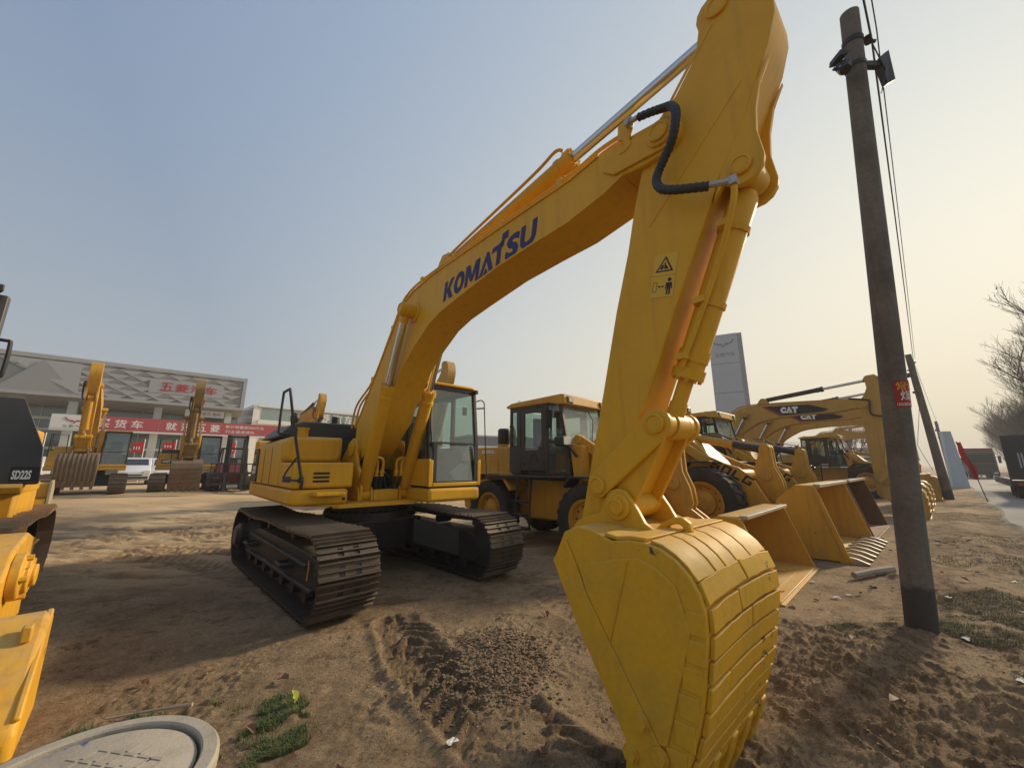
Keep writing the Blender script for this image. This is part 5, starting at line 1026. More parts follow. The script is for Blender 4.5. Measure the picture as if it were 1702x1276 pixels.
# ------------------------------------------------------------------ the other excavators
def other_excavator(loc, heading, label, boom_rot, arm_rot, bkt_rot, m, gear_m=None, bucket_m=None, decal=False, dark_rams=False, body_sign=None, black_top=False, mshoe=MUD, B=-.10, shoes=False, cabm=BLK):
    r = empty('tracked_excavator', loc, heading, label, 'excavator', 'excavators parked in the yard')
    for sgn in (-1, 1): make_track(r, sgn * 1.14, .62, -1.65, 1.70, .45, .455, shoes, -1 if sgn < 0 else 1, False, mshoe, DSTEEL)
    q = MB(); q.prism([(-.9, .35), (.9, .35), (.7, .85), (-.7, .85)], -.95, .95, 'y'); q.build('centre_frame', DSTEEL, r, bev=.03)
    q = MB(); q.cyl((0, 0, .8), (0, 0, 1.08), .64, n=32); q.build('swing_bearing', DSTEEL, r)
    q = MB(); q.prism([(.95, -1.33), (1.3, .40), (1.3, 1.33), (-1.6, 1.33), (-1.6, -1.33)], 1.08, 1.28, 'z'); q.build('deck_skirt', m, r, bev=.03)
    out = [(-1.5, -1.33)] + [(-1.5 - 1.2 * math.sin(R(a)), -1.33 * math.cos(R(a))) for a in range(15, 180, 15)] + [(-1.5, 1.33)]
    q = MB(); q.prism(out, 1.1, 2.0, 'z'); q.build('counterweight', m if not black_top else BLK, r, bev=.1)
    q = MB(); q.prism([(.82, 1.28), (.80, 1.66), (.3, 1.68), (.25, 1.98), (-1.5, 2.0), (-1.5, 1.28)], -1.32, -.5, 'y'); bd = q.build('right_body', m, r, bev=.04)
    q = MB(); q.prism([(-1.4, 1.9), (.1, 1.9), (.05, 2.2), (-1.3, 2.25)], -1.2, .9, 'y'); q.build('engine_hood', BLK if black_top else m, r, bev=.05)
    q = MB(); q.tube([(.7, -1.30, 1.5), (.65, -1.31, 2.3), (.6, -1.31, 2.72), (.0, -1.31, 2.72), (-.1, -1.31, 2.0)], .02, 6, smooth=3); q.tube([(.7, -.75, 1.66), (.6, -.8, 2.72), (.6, -1.31, 2.72)], .018, 6); q.build('handrail', BLK, r)
    if body_sign:
        q = MB(); q.prism([(-1.12, 1.44), (-.72, 1.44), (-.72, 1.64), (-1.12, 1.64)], .83, .842, 'x'); pl = q.build('sign_plate', BLKL, bd); text('lettering', body_sign, .16, WHT, pl, FRONT(.843, -1.08, 1.48), bold=.012, fit=(.32, .12))
    for sgn in (-1, 1): q = MB(); q.prism([(-.4, 1.1), (.7, 1.1), (.6, 1.6)] + circ(.284, 1.875, .17, -10, 150, 7) + [(-.3, 1.4)], *sorted((sgn * .36 + B * .3, sgn * .41 + B * .3)), 'y'); q.build('boom_bracket', m, r)
    fb = xf2(FOOT, FOOT, boom_rot); tip = fb(TIP); fa = xf2(TIP, tip, arm_rot); at = fa(ATIP); fk = xf2(ATIP, at, bkt_rot)
    boom, arm, bk = excavator_gear(r, B, gear_m or m, fb, fa, fk, False, bucket_m, DSTEEL if decal or dark_rams else None)
    pb = fb((1.96, 3.71))
    for sgn in (-1, 1): cylinder(r, 'boom_cylinder', (.6, sgn * .33, 1.2), (pb[0], B + sgn * .335, pb[1]), .64, .09, .05, DSTEEL if decal or dark_rams else m)
    if decal:
        P = [fb(p) for p in ((2.62, 4.03), (4.05, 4.03), (4.62, 3.83), (4.45, 3.74), (3.25, 3.66))]; q = MB(); q.prism(P, B - .2235, B - .216, 'y'); d_ = q.build('dark_plate', BLKL, boom)
        P = [fb(p) for p in ((2.50, 4.03), (2.61, 4.03), (3.24, 3.66), (3.12, 3.64))]; q = MB(); q.prism(P, B - .2235, B - .216, 'y'); q.build('red_stripe', mat('red_decal', (.3, .03, .03), .5), boom)
        o = fb((3.15, 3.74)); a = R(boom_rot); Mx = frame((o[0], B - .224, o[1]), (math.cos(a), 0, math.sin(a)), (-math.sin(a), 0, math.cos(a)))
        for t_, x_, w_ in (('C', 0, .19), ('A', .18, .21), ('T', .37, .19)): text('lettering', t_, .3, WHT, d_, Mx @ Matrix.Translation((x_, 0, 0)), bold=.03, fit=(w_, .24))
        q = MB(); q.prism([(.20, .0), (.37, .0), (.285, .11)], .0025, .004, 'z', Mx); q.build('lettering_triangle', DECY, d_)
    h0 = fb((5.2, 4.16)); q = MB(); q.tube([(h0[0], B - .24, h0[1]), (fb(TIP)[0] + .1, B - .27, fb(TIP)[1] + .12), (fa((5.72, 3.9))[0], B - .28, fa((5.72, 3.9))[1]), (fa((5.62, 3.55))[0], B - .27, fa((5.62, 3.55))[1]), (fa((5.95, 3.36))[0], B - .22, fa((5.95, 3.36))[1])], .028, 8, smooth=6); q.build('arm_hose', BLK, r)
    for yy in (B - .18, B - .12, B + .16): q = MB(); q.tube([(fb(p)[0], yy, fb(p)[1] + .03) for p in [(.6, 2.9), (1.12, 3.5), (1.47, 3.9), (1.95, 4.1), (3.3, 4.13), (4.75, 4.13), (5.2, 4.17)]], .02, 6, smooth=3); q.build('boom_pipe', gear_m or m, boom)
    cab = simple_cab(r, -.3, 1.28, .38, 1.32, 1.28, 2.98, cabm, BLK if black_top else m, GLD, slope=.2)
    q = MB(); q.box(1.0, 1.32, .37, 1.335, 1.26, 1.36); q.build('cab_sill', m, cab, bev=.02)
    return r
RB = lambda k: Vector((8.54, 17.44)) + LD * k
for k, lab in ((0.0, 'ochre excavator with the highest dark-plated boom of those behind the loaders'), (3.15, 'ochre excavator whose dark lettered boom plate shows just under the foremost boom'), (6.3, 'ochre excavator whose boom is lowest of those crossing behind the second lettered boom')):
    o = RB(k); other_excavator((*o, 0), -48, lab, -2.8, 16, 14, CYEL, decal=k < 5, dark_rams=True)
other_excavator((21.4, 29.4, 0), -48, 'far ochre excavator with its upright arm behind the distant leaning pole', -4, 24, 20, CYEL)
other_excavator((-20.7, 19.1, gz(-20.7, 19.1)), -45, 'yellow excavator with a mud-ribbed bucket, parked before the red banner next to the dozer', 6, -3, -4, LYEL, bucket_m=MUD, cabm=BLK)
other_excavator((-18.4, 22.2, gz(-18.4, 22.2)), -49.5, 'excavator with a mud-caked brown arm and a black and yellow body beside the forklift', 4.5, 2, -6, LYEL, gear_m=mat('mud_caked_yellow', (.30, .19, .06), .75, dirt=(.11, .075, .045), amt=.95, scale=1.6, fine=.3), bucket_m=mat('brown_bucket', (.17, .115, .075), .75, dirt=(.09, .06, .04), amt=.6, scale=4, fine=.2), body_sign='CAT', black_top=True)
other_excavator((-14.9, 26.0, gz(-14.9, 26.0)), -46, 'excavator far behind whose yellow arm top shows over the dark engine hood', 6.5, 0, -4, LYEL, bucket_m=MUD, dark_rams=True)
other_excavator((-6.35, 18.1, .02), -46, 'excavator hidden behind the big one, its pale yellow arm top peeking over the cab roof', 6, 2, -4, CYEL)

# ------------------------------------------------------------------ bulldozer at the left edge, seen from its rear quarter
D = empty('bulldozer', (-4.5, 4.0, 0), -46, 'bulldozer cut by the left edge, with a black rear tank and yellow ripper', 'bulldozer')
make_track(D, -.60, .56, -3.3, -.50, .50, .505, True, 1, False, mat('brown_track', (.30, .20, .12), .6, dirt=(.16, .10, .06), amt=.6, scale=3, fine=.25, bump=.15), DYEL, pitch=.21, single=True)
make_track(D, -2.3, .56, -3.3, -.50, .50, .505, False, -1, False, MUD, DYEL)
q = MB(); q.add([(-.69, -.51, 2.36), (-.602, -.27, 1.80), (-.596, -.245, 1.42), (-.66, -.51, 1.42), (-.66, -.51, 1.95), (-.62, -2.1, 1.42), (-.66, -2.1, 1.95), (-.72, -2.1, 2.36),
               (-1.6, -1.0, 2.30), (-1.6, -.75, 1.80), (-1.6, -.70, 1.42), (-1.6, -2.1, 2.40), (-1.6, -2.1, 1.42)],
              [(0, 1, 4), (1, 2, 3, 4), (4, 3, 5, 6), (0, 4, 6, 7), (0, 8, 9, 1), (1, 9, 10, 2), (0, 7, 11, 8), (2, 10, 12, 5, 3), (8, 11, 12, 10, 9), (5, 12, 11, 7, 6)]); tk = q.build('fuel_tank', mat('black_tank', (.035, .037, .04), .45, dirt=(.09, .085, .08), amt=.4, dust=.3), D, bev=.02)
tm = frame((-.648, -.46, 1.475), (.060, .25, 0), (0, 0, 1))
q = MB(); q.prism([(-.01, -.02), (.20, -.02), (.20, .13), (-.01, .13)], .004, .008, 'z', tm); pl = q.build('name_plate', BLKL, tk); text('lettering', 'SD22S', .1, WHT, pl, tm @ Matrix.Translation((.005, .0, .008)), bold=.004, fit=(.14, .095))
q = MB(); q.prism([(-1.7, 1.33), (-.60, 1.33), (-.56, 1.40), (-.60, 1.43), (-1.7, 1.43)], -2.1, -.36, 'y'); q.build('rear_beam', DYEL, D, bev=.012)
q = MB(); q.box(-2.9, -1.5, -2.0, -.5, .5, 1.40); q.build('main_frame', DYEL, D, bev=.03)
q = MB(); q.box(-4.6, -2.9, -1.85, -.75, .9, 2.2); q.build('engine_hood', DYEL, D, bev=.05)
q = MB(); q.box(-1.36, -1.24, -1.05, -.91, 2.2, 3.60); q.box(-1.36, -1.24, -2.0, -1.88, 2.2, 3.60); q.prism([(-1.36, -.94), (-1.36, -1.02), (-2.5, -1.60), (-2.5, -1.52)], 3.48, 3.60, 'z'); q.prism([(-1.36, -.94), (-1.36, -1.0), (-2.5, -1.58), (-2.5, -1.52)], 1.4, 2.72, 'z'); q.box(-2.56, -2.44, -1.66, -1.54, 1.4, 3.60); q.box(-1.30, -1.25, -1.9, -.93, 2.2, 2.62); q.box(-1.35, -1.25, -1.9, -.92, 2.60, 2.66); q.box(-1.35, -1.25, -1.9, -.92, 3.28, 3.34); q.box(-1.35, -1.24, -1.9, -.92, 3.50, 3.60); dc = q.build('cab', mat('cab_frame_dark', (.07, .068, .066), .45, dirt=(.14, .12, .10), amt=.5), D, bev=.01)
q = MB(); q.prism([(-1.12, -.93), (-1.12, -2.05), (-2.7, -2.05), (-2.7, -1.6)], 3.60, 3.70, 'z'); q.build('roof', BLK, dc, bev=.02)
q = MB(); q.add([(-1.29, -1.9, 2.66), (-1.29, -.93, 2.66), (-1.29, -.93, 3.5), (-1.29, -1.9, 3.5)], [(0, 1, 2, 3)]); q.build('rear_window', GLD, dc)
q = MB(); q.tube([(-1.22, -.95, 3.05), (-1.20, -.83, 3.05), (-1.19, -.795, 3.01), (-1.19, -.795, 2.66), (-1.20, -.83, 2.62), (-1.22, -.95, 2.62)], .020, 8, smooth=3); q.build('grab_rail', BLK, dc)
# ripper: bracket with pins, link and the thick beam
q = MB(); q.prism([(.15, .30), (1.0, .38), (1.28, .62), (1.30, .80), (1.1, .98), (.62, 1.06), (.35, 1.0)], -.30, -.10, 'y'); q.prism([(.05, .45), (.9, .45), (.9, .93), (.78, 1.05), (.05, 1.03)], -.62, -.34, 'y'); rp = q.build('ripper_bracket', DYEL, D, bev=.025, seg=3)
q = MB(); q.lathe([(.0, .0), (.17, .0), (.17, .06), (.13, .07), (.13, .10), (.08, .10), (.08, .13), (0, .13)], (1.05, -.10, .78), (0, 1, 0), 22); q.build('pivot_pin', DYEL, rp, bev=.008)
q = MB()
for k in range(5): a = 2 * math.pi * k / 5; q.cyl((1.05 + .145 * math.cos(a), -.04, .78 + .145 * math.sin(a)), (1.05 + .145 * math.cos(a), .0, .78 + .145 * math.sin(a)), .022, n=6)
q.build('bolt', DYEL, rp)
q = MB(); q.lathe([(0, .24), (.03, .22), (.075, .04), (.08, 0)], (1.0, -.48, .86), (0, 0, 1), 14); q.box(.85, 1.2, -.66, -.32, .60, .86); q.build('ripper_cylinder_eye', DYEL, rp, bev=.02)
q = MB(); q.prism([(.9, .30), (1.55, .18), (1.75, .34), (1.55, .55), (1.1, .66)], -.55, -.12, 'y'); q.build('ripper_link', DYEL, D, bev=.03, seg=3)
q = MB(); q.prism([(1.52, .60), (1.62, .63), (1.72, .60), (2.12, .27), (2.25, .14), (2.27, -.03), (1.52, -.03)], -2.2, .20, 'y'); rbm = q.build('ripper_beam', DYEL, D, bev=.04, seg=3)
q = MB(); q.prism([(1.60, .60), (2.10, .26), (2.20, .18), (2.215, .20), (2.11, .295), (1.615, .64)], .165, .20, 'y'); q.build('beam_rim', DYEL, rbm, bev=.01)
q = MB(); q.prism([(2.05, .30), (2.26, .14), (2.27, .0), (2.30, .0), (2.29, .16), (2.08, .40)], -.06, .0, 'y'); q.prism([(2.04, .31), (2.2, .19), (2.2, .23), (2.06, .36)], -.28, -.24, 'y'); q.build('shank_rib', DYEL, rbm, bev=.02)
q = MB(); q.box(1.78, 1.86, .09, .14, .505, .60, None); q.build('pin_keeper', DYEL, rbm, bev=.01)
# a second dozer's blade resting on the ground farther back
def bl(x, y): return empty('dozer_blade', (x, y, gz(x, y)), -46, 'yellow dozer blade with a red and white striped sticker, on the ground behind the bulldozer', 'dozer blade')
DB = bl(-12.75, 11.0)
q = MB(); q.prism([(.0, .02), (.15, .0), (.10, .35), (.06, .70), (.12, 1.05), (.05, 1.10), (-.06, .70), (-.03, .3)], -3.2, -.06, 'y'); m_ = q.build('mouldboard', DYEL, DB, bev=.01)
q = MB(); q.prism([(.22, -.02), (-.35, .02), (-.32, .9), (-.02, 1.16), (.2, 1.14)], -.06, .0, 'y'); q.build('end_plate', LIP, DB, bev=.01)
q = MB(); q.box(.055, .12, -3.1, -.05, .72, .74); q.prism([(.02, .62), (.20, .66), (.20, .16), (.10, .10)], -3.1, -.07, 'y'); q.build('lower_panel', DYEL, DB)
for k in range(4):
    q = MB(); y0 = -.95 + k * .19; q.prism([(y0, .30), (y0 + .19, .30), (y0 + .29, .52), (y0 + .10, .52)], .2005, .204, 'x'); q.build('reflective_stripe', RED if k % 2 else WHT, DB)
# ------------------------------------------------------------------ showroom with faceted grey cladding
FA = 41.6
P0 = Vector((-26.3, 37.2)); fx_ = Vector((math.cos(R(FA)), math.sin(R(FA))))
S = empty('showroom', (P0.x, P0.y, 0), FA, 'showroom clad in grey faceted metal with red characters on the fascia', 'building')
LEN = 46.0; ZB, ZT = 6.90, 10.02                             # x runs from -LEN (left) to 0 (right corner), +y into the building
q = MB(); q.box(-LEN, 0, .25, 16, ZB + .001, ZT - .05); fas = q.build('fascia', PANELD, S)
q = MB(); q.box(-LEN, .02, .18, 16, ZT - .05, ZT + .06); q.build('parapet_cap', SIGN, S)
q = MB(); q.prism([(.25, ZB), (1.6, ZB - .5), (16, ZB - .5), (16, ZB)], -LEN, 0, 'x'); q.build('soffit', PANELD, S)
# rhombic panels, each a folded sheet with a triangular recess in its upper half
pw, ph = 1.58, .86
def panel_mesh(w, h, dpt, nm, m):
    b = MB(); g = .012; L_, R__, T, B_ = (-w / 2 + g * 2, 0, 0), (w / 2 - g * 2, 0, 0), (0, 0, h / 2 - g), (0, 0, -h / 2 + g); l2, r2 = (-w * .30, dpt, .05), (w * .30, dpt, .05); t2 = (0, 0, h * .42)
    b.add([L_, R__, T, B_, l2, r2, t2], [(0, 3, 1), (0, 1, 5, 4), (6, 4, 5), (2, 0, 4, 6), (2, 6, 5, 1)])
    return b.mesh(nm, m, 0, fix=False)
pm = panel_mesh(pw, ph, .13, 'cladding_panel', PANEL)
row = 0; z = ZB + ph / 2 + .04
while z < ZT - ph / 2 + .05:
    n = int(21.5 / pw)
    for k in range(n):
        x = -.30 - pw / 2 - k * pw - (pw / 2 if row % 2 else 0)
        if (-6.9 < x < -1.9 and abs(z - 8.45) < .60) or (x < -10.6 and z < ZB + (-10.6 - x) * .62): continue       # plain field behind the characters, plain triangle at the left
        inst('panel', pm, fas, Matrix.Translation((x, .10, z)))
    z += ph / 2; row += 1
for a, c in ((ZB - .02, ZB + .22), (ZT - .30, ZT - .02)): q = MB(); q.box(-26, 0, .085, .25, a, c); q.build('edge_strip', PANEL, fas)
q = MB(); q.box(-.30, .0, .086, .25, ZB + .22, ZT - .3); q.build('edge_strip', PANEL, fas)
q = MB(); q.box(-7.0, -1.8, .096, .25, 7.84, 9.06); q.build('letter_field', PANEL, fas)
for k, (a, c) in enumerate(((-11.0, -15.2), (-15.4, -19.6), (-19.8, -24), (-24.2, -28.4))):          # big plain triangles at the left end
    q = MB(); q.add([(a, .10, ZB + .2), (c, .10, ZB + .2), ((a + c) / 2, .02, ZT - .4), ((a + c) / 2, .12, ZT - .4)], [(0, 2, 1)]); q.build('panel', PANELD, fas)
    q = MB(); q.add([(c + .1, .1, ZT - .4), (a - .1, .1, ZT - .4), ((a + c) / 2 + 2.1, .04, ZB + .25)], [(0, 1, 2)]); q.build('panel', PANEL, fas)
WM_ = lambda x, y, z: frame((x, y, z), (1, 0, 0), (0, 0, 1))
for k, ch in enumerate('五菱汽车'): text('lettering', ch, 1, RED, fas, WM_(-6.28 + k * 1.03, .06, 8.08), fit=(.88, .72), layers=4, bstep=.035)
q = MB(); q.box(-.25, -.02, 3.4, 16, 0, ZB - .5); q.build('side_wall', WALLW, S)
# ground floor: columns, glass, mullions, dark recess
q = MB(); q.box(-LEN, 0, 3.2, 3.4, 0, ZB - .5); q.build('glazing', WINB, S)
for k in range(15):
    x = -1.3 - k * 2.95; q = MB(); q.box(x - .02, x + .02, 3.1, 3.2, 0, ZB - .5); q.build('mullion', COLM, S)
for k in range(8):
    x = -1.05 - k * 5.08; q = MB(); q.box(x - .26, x + .26, .9, 1.6, 0, ZB - .15); q.build('column', COLM, S)
for z_ in (2.9, 4.4, 5.3): q = MB(); q.box(-LEN, 0, 3.08, 3.2, z_, z_ + .22); q.build('transom', COLM, S)
q = MB(); q.box(-4.3, -1.4, .80, .89, 6.05, 6.68); sg = q.build('shop_sign', WALLW, S); text('lettering', '三保专卖店 电科', .5, DGREY, sg, WM_(-4.0, .795, 6.2), fit=(2.3, .32))
# long faded banner strung in front
BN = empty('banner', (*(P0 + fx_ * 0 + Vector((fx_.y, -fx_.x)) * .3), 0), FA, 'long faded red banner with white characters hung along the showroom front', 'banner')
q = MB(); xs_ = [-9.55, -7.78, -5.85, -3.6, -1.71, 1.6, 5.3]
for a, c in zip(xs_[:-1], xs_[1:]): q.box(a + .015, c - .015, .0, .05, 4.43, 5.52)
bn = q.build('banner_cloth', BANR, BN); q = MB(); q.box(-12.0, -9.58, .0, .05, 4.35, 5.50); lg = q.build('logo_panel', WALLW, BN)
q = MB(); q.box(-12, 5.4, .0, .08, 4.28, 4.42); q.build('light_rail', WALLW, BN)
for ch, x in zip('买货车就选五菱', (-9.2, -8.22, -7.23, -5.06, -4.05, -3.02, -1.98 - .02)): text('lettering', ch, 1, WHT, bn, WM_(x - .36, -.004, 4.63), fit=(.70, .66), layers=4, bstep=.03)
text('lettering', '累计销量超500万台', .5, WHT, bn, WM_(-1.25, -.004, 5.06), fit=(3.1, .27), layers=2); text('lettering', '行业遥遥领先', .5, WHT, bn, WM_(-1.2, -.004, 4.60), fit=(2.3, .27), layers=2)
def wing_logo(parent, M, s, m):
    q = MB()
    for sg_ in (-1, 1):
        q.prism([(sg_ * s * x_, s * y_) for x_, y_ in ((.0, -.42), (.14, -.12), (.42, -.14), (.50, .02), (.16, .03), (.02, -.18))], 0.004, .03, 'z', M)
        q.prism([(sg_ * s * x_, s * y_) for x_, y_ in ((.46, .06), (.62, .10), (.80, .36), (.90, .36), (.68, -.02), (.50, -.04))], 0.004, .03, 'z', M)
    q.build('logo', m, parent)
wing_logo(lg, WM_(-10.75, -.002, 5.06), .62, RED); text('lettering', '五菱汽车', .3, DGREY, lg, WM_(-11.35, -.004, 4.5), fit=(1.2, .2))
# red promo hangings in front of the doors
def along(x, y, z=0): p = P0 + fx_ * x + Vector((fx_.y, -fx_.x)) * y; return (p.x, p.y, z)
for k, (x, w_, h_, z_, lab) in enumerate(((-12.9, 2.0, 2.6, 1.2, 'tall red promotional board left of the banner logo, behind the excavator boom'), (-6.9, .75, .95, 2.6, 'red flag cluster hanging by the showroom door above the parked vans'), (-5.0, .9, .7, 2.9, 'red flag seen through the rail of the black and yellow excavator'), (-.6, .55, 1.1, 2.6, 'red flag hanging beside the forklift mast'))):
    E_ = empty('promo_flag' if k else 'promo_board', along(x, 1.2), FA, lab, 'flag' if k else 'board', 'red hangings before the showroom')
    q = MB(); q.prism([(-w_ / 2, z_), (w_ / 2, z_ + .1), (w_ / 2 * .9, z_ + h_), (-w_ / 2 * .7, z_ + h_ * .9)], -.04, .02, 'y'); q.build('cloth', REDC if k else BANR, E_)
    q = MB(); q.cyl((w_ / 2, .06, 0), (w_ / 2, .06, z_ + h_ + .2), .03, n=8); q.build('pole', WHT, E_)
    q = MB()
    for j in range(3): q.box(-w_ * .3 + j * w_ * .2, -w_ * .22 + j * w_ * .2, -.06, -.045, z_ + h_ * .3, z_ + h_ * .55)
    q.build('print', WHT, E_)
# white office block beyond, with a glazed strip and sign
O_ = empty('office_block', (-33.6, 47.6, 0), 45, 'white office block with a long window strip and pale rooftop characters', 'building')
q = MB(); q.box(1, 30, 0, 10, 0, 8.9); q.box(1, 1.5, -.05, 10.1, 0, 9.25); ow = q.build('wall', WALLW, O_)
q = MB(); q.box(1.5, 30, -.2, 10, 8.97, 9.25); q.build('parapet', WALLW, O_); q = MB(); q.box(1.6, 30, -.35, 0, 6.8, 7.32); q.build('canopy', WALLW, O_)
for k in range(18):
    q = MB(); x = 1.9 + k * 1.55; q.box(x, x + 1.46, -.04, .02, 7.36, 8.95); w_ = q.build('window', mat('office_glass', (.20, .27, .26), .1, amt=.05, fine=0, spec=1), O_)
for k in range(8): q = MB(); x = 2 + k * 3.4; q.box(x, x + 3.0, -.05, .02, 3.6, 6.6); q.build('window', WINB, O_)
for k, ch in enumerate('五菱汽车'): text('lettering', ch, 1, WHT, ow, frame((7.2 + k * 1.72, -.30, 7.45), (1, 0, 0), (0, 0, 1)), fit=(1.4, 1.3), layers=3)
# low sheds closing the yard
SH = empty('long_shed', (-7, 62, 0), 30, 'low grey shed with a pale band behind the tan loader', 'building'); q = MB(); q.box(0, 34, 0, 8, 0, 6.2); q.build('wall', mat('shed_grey', (.17, .18, .20), .7, amt=.2), SH); q = MB(); q.box(-.1, 34.1, -.06, 0, 4.2, 4.75); q.build('pale_band', WALLW, SH); q = MB(); q.box(-.2, 34.2, -.2, 8.2, 6.2, 6.45); q.build('roof', SIGN, SH)
for k in range(9): q = MB(); q.box(1 + k * 3.6, 3.6 + k * 3.6, -.04, .02, 1.2, 3.2); q.build('window', WINB, SH)
SH = empty('white_warehouse', (27, 58, 0), 16, 'low white warehouse on the horizon under the ochre booms', 'building'); q = MB(); q.box(0, 44, 0, 10, 0, 4.6); q.build('wall', WALLW, SH); q = MB(); q.prism([(-.3, 4.6), (10.3, 4.6), (5, 5.8)], -.2, 44.2, 'x'); q.build('roof', mat('roof_mauve', (.30, .26, .32), .6), SH)
for k in range(10): q = MB(); q.box(2 + k * 4.2, 4.4 + k * 4.2, -.04, .02, .2, 3.0); q.build('door', DARKIN, SH)
# pylon sign
PY = empty('pylon_sign', (20.15, 37.5, 0), -28, 'tall grey pylon sign with a wing emblem above the loaders', 'sign')
q = MB()
zz = [0, 5.0, 8.6, 11.55, 14.6]
for a, c in zip(zz[:-1], zz[1:]): q.box(0, 2.55, 0, .42, a + .015, c - .015)
py = q.build('panel_body', SIGN, PY, bev=.02); q = MB(); q.box(2.55, 2.95, .02, .40, 0, 14.55); q.build('side_panel', mat('sign_side', (.30, .31, .33), .5), PY); q = MB(); q.box(.02, 2.53, .02, .40, 0, 14.5); q.build('core', DGREY, PY)
wing_logo(py, WM_(1.28, -.004, 13.6), 1.1, mat('sign_raised', (.22, .23, .24), .4)); text('lettering', '五菱汽车', .5, mat('sign_letter', (.16, .165, .17), .5), py, WM_(.45, -.004, 12.25), fit=(1.75, .42), layers=1)
WS = empty('slanted_sign', (32.4, 28.5, 0), -30, 'pale blue tapered sign board beyond the distant leaning pole', 'sign'); q = MB(); q.prism([(-.40, 0), (.45, 0), (.10, 4.1), (-.36, 4.1)], 0, .5, 'y'); ws = q.build('board', LBLUE, WS, bev=.01); q = MB(); q.box(-.28, .02, -.012, -.002, 3.7, 3.85); q.build('print', SIGN, ws)
BS = empty('blue_sign', (21.6, 21.6, 0), -40, 'blue notice board with white rows between the pole and far excavator arm', 'sign'); q = MB(); q.box(-.35, .45, 0, .08, .5, 2.0); b_ = q.build('board', BLUEP, BS); q = MB(); q.cyl((-.3, .1, 0), (-.3, .1, 2.1), .03, n=8); q.cyl((.4, .1, 0), (.4, .1, 2.1), .03, n=8); q.build('post', SIGN, BS)
q = MB()
for k in range(6): q.box(.22, .42, -.012, -.002, .65 + k * .21, .70 + k * .21)
q.box(-.28, .12, -.012, -.002, 1.78, 1.90); q.build('print', WHT, b_)

# ------------------------------------------------------------------ vans, forklift
def van(x, y, heading, lab):
    v = empty('white_van', (x, y, gz(x, y)), heading, lab, 'van', 'white vans parked before the showroom')
    q = MB(); q.prism([(-2.1, .35), (2.0, .35), (2.1, .55), (2.05, .95), (1.45, 1.10), (.85, 1.80), (.6, 1.88), (-1.95, 1.88), (-2.1, 1.5)], -.82, .82, 'y'); b_ = q.build('body', CARW, v, bev=.07, seg=3)
    q = MB(); q.add([(1.40, -.7, 1.14), (1.40, .7, 1.14), (.90, .62, 1.78), (.90, -.62, 1.78)], [(0, 1, 2, 3)])
    for vv in range(4): pass
    q.build('windscreen', CARG, b_)
    for sg_ in (-1, 1):
        for a, c in ((.15, .95), (-.85, .05), (-1.95, -.95)): q = MB(); q.prism([(a, 1.12), (c + (.2 if a > 0 else 0), 1.12), (c - .05, 1.74), (a, 1.74)], *sorted((sg_ * .822, sg_ * .828)), 'y'); q.build('side_window', CARG, b_)
        q = MB(); q.prism(rrect(sg_ * .62 - .17, sg_ * .62 + .17, .78, .98, .05), 2.02, 2.09, 'x'); q.build('headlight', LAMP, b_)
        for xx in (-1.35, 1.35):
            q = MB(); q.lathe([(.18, -.1), (.31, -.1), (.31, .1), (.18, .1)], (xx, sg_ * .74, .31), (0, 1, 0), 20, closed=True); w_ = q.build('tyre', RUB, v); q = MB(); q.cyl((xx, sg_ * .70, .31), (xx, sg_ * .82, .31), .18, n=16); q.build('rim', ZINC, w_)
    q = MB(); q.box(2.08, 2.13, -.7, .7, .42, .60); q.build('bumper', DGREY, v); q = MB(); q.box(2.07, 2.115, -.4, .4, .66, .74); q.build('grille', BLKL, v)
for (t, y_, hd_, lab) in ((-13.3, 5.6, -52, 'white van between the two excavators, its windscreen half hidden'), (-11.7, 5.2, -46, 'white van just left of the black and yellow excavator body'), (-5.0, 5.5, -46, 'white van peeking out between the excavator cab and the forklift'), (-6.6, 6.0, -46, 'white van directly behind the mud-caked excavator cab')):
    p = along(t, y_); van(p[0], p[1], hd_, lab)
FK = empty('forklift', (-15.6, 21.9, gz(-15.6, 21.9)), -50, 'dark forklift with a tall mast standing in front of the showroom corner', 'forklift')
q = MB(); q.prism([(-1.9, .35), (.3, .35), (.35, 1.0), (-.3, 1.1), (-.8, 1.5), (-1.9, 1.55), (-2.1, 1.2)], -.75, .75, 'y'); q.build('body', mat('dark_red_paint', (.14, .012, .014), .5, amt=.4), FK, bev=.06)
q = MB()
for sg_ in (-1, 1): q.box(.62, .78, sg_ * .42 - .07, sg_ * .42 + .07, .1, 3.0); q.box(.80, .90, sg_ * .30 - .05, sg_ * .30 + .05, .12, 2.8)
q.box(.62, .78, -.42, .42, 2.86, 2.98); q.box(.64, .76, -.42, .42, 1.7, 1.78); mast = q.build('mast', BLK, FK, bev=.01)
q = MB(); q.box(.92, 1.0, -1.05, 1.05, .35, .47); q.box(.92, 1.0, -1.05, 1.05, .9, 1.02)
for k in range(9): q.box(.93, .97, -1.03 + k * .257, -.99 + k * .257, .47, 1.45)
q.box(.92, 1.0, -1.05, 1.05, 1.42, 1.48); q.build('carriage', BLK, FK)
for sg_ in (-1, 1): q = MB(); q.box(.95, 2.1, sg_ * .38 - .07, sg_ * .38 + .07, .10, .15); q.box(.95, 1.02, sg_ * .38 - .07, sg_ * .38 + .07, .15, .95); q.build('fork', DSTEEL, FK)
q = MB()
for sg_ in (-1, 1):
    q.tube([(.3, sg_ * .6, 1.0), (.15, sg_ * .55, 2.3), (-1.2, sg_ * .55, 2.35), (-1.5, sg_ * .6, 1.4)], .04, 8)
for k in range(6): q.box(-1.1 + k * .22, -1.06 + k * .22, -.55, .55, 2.28, 2.34)
q.build('overhead_guard', BLK, FK)
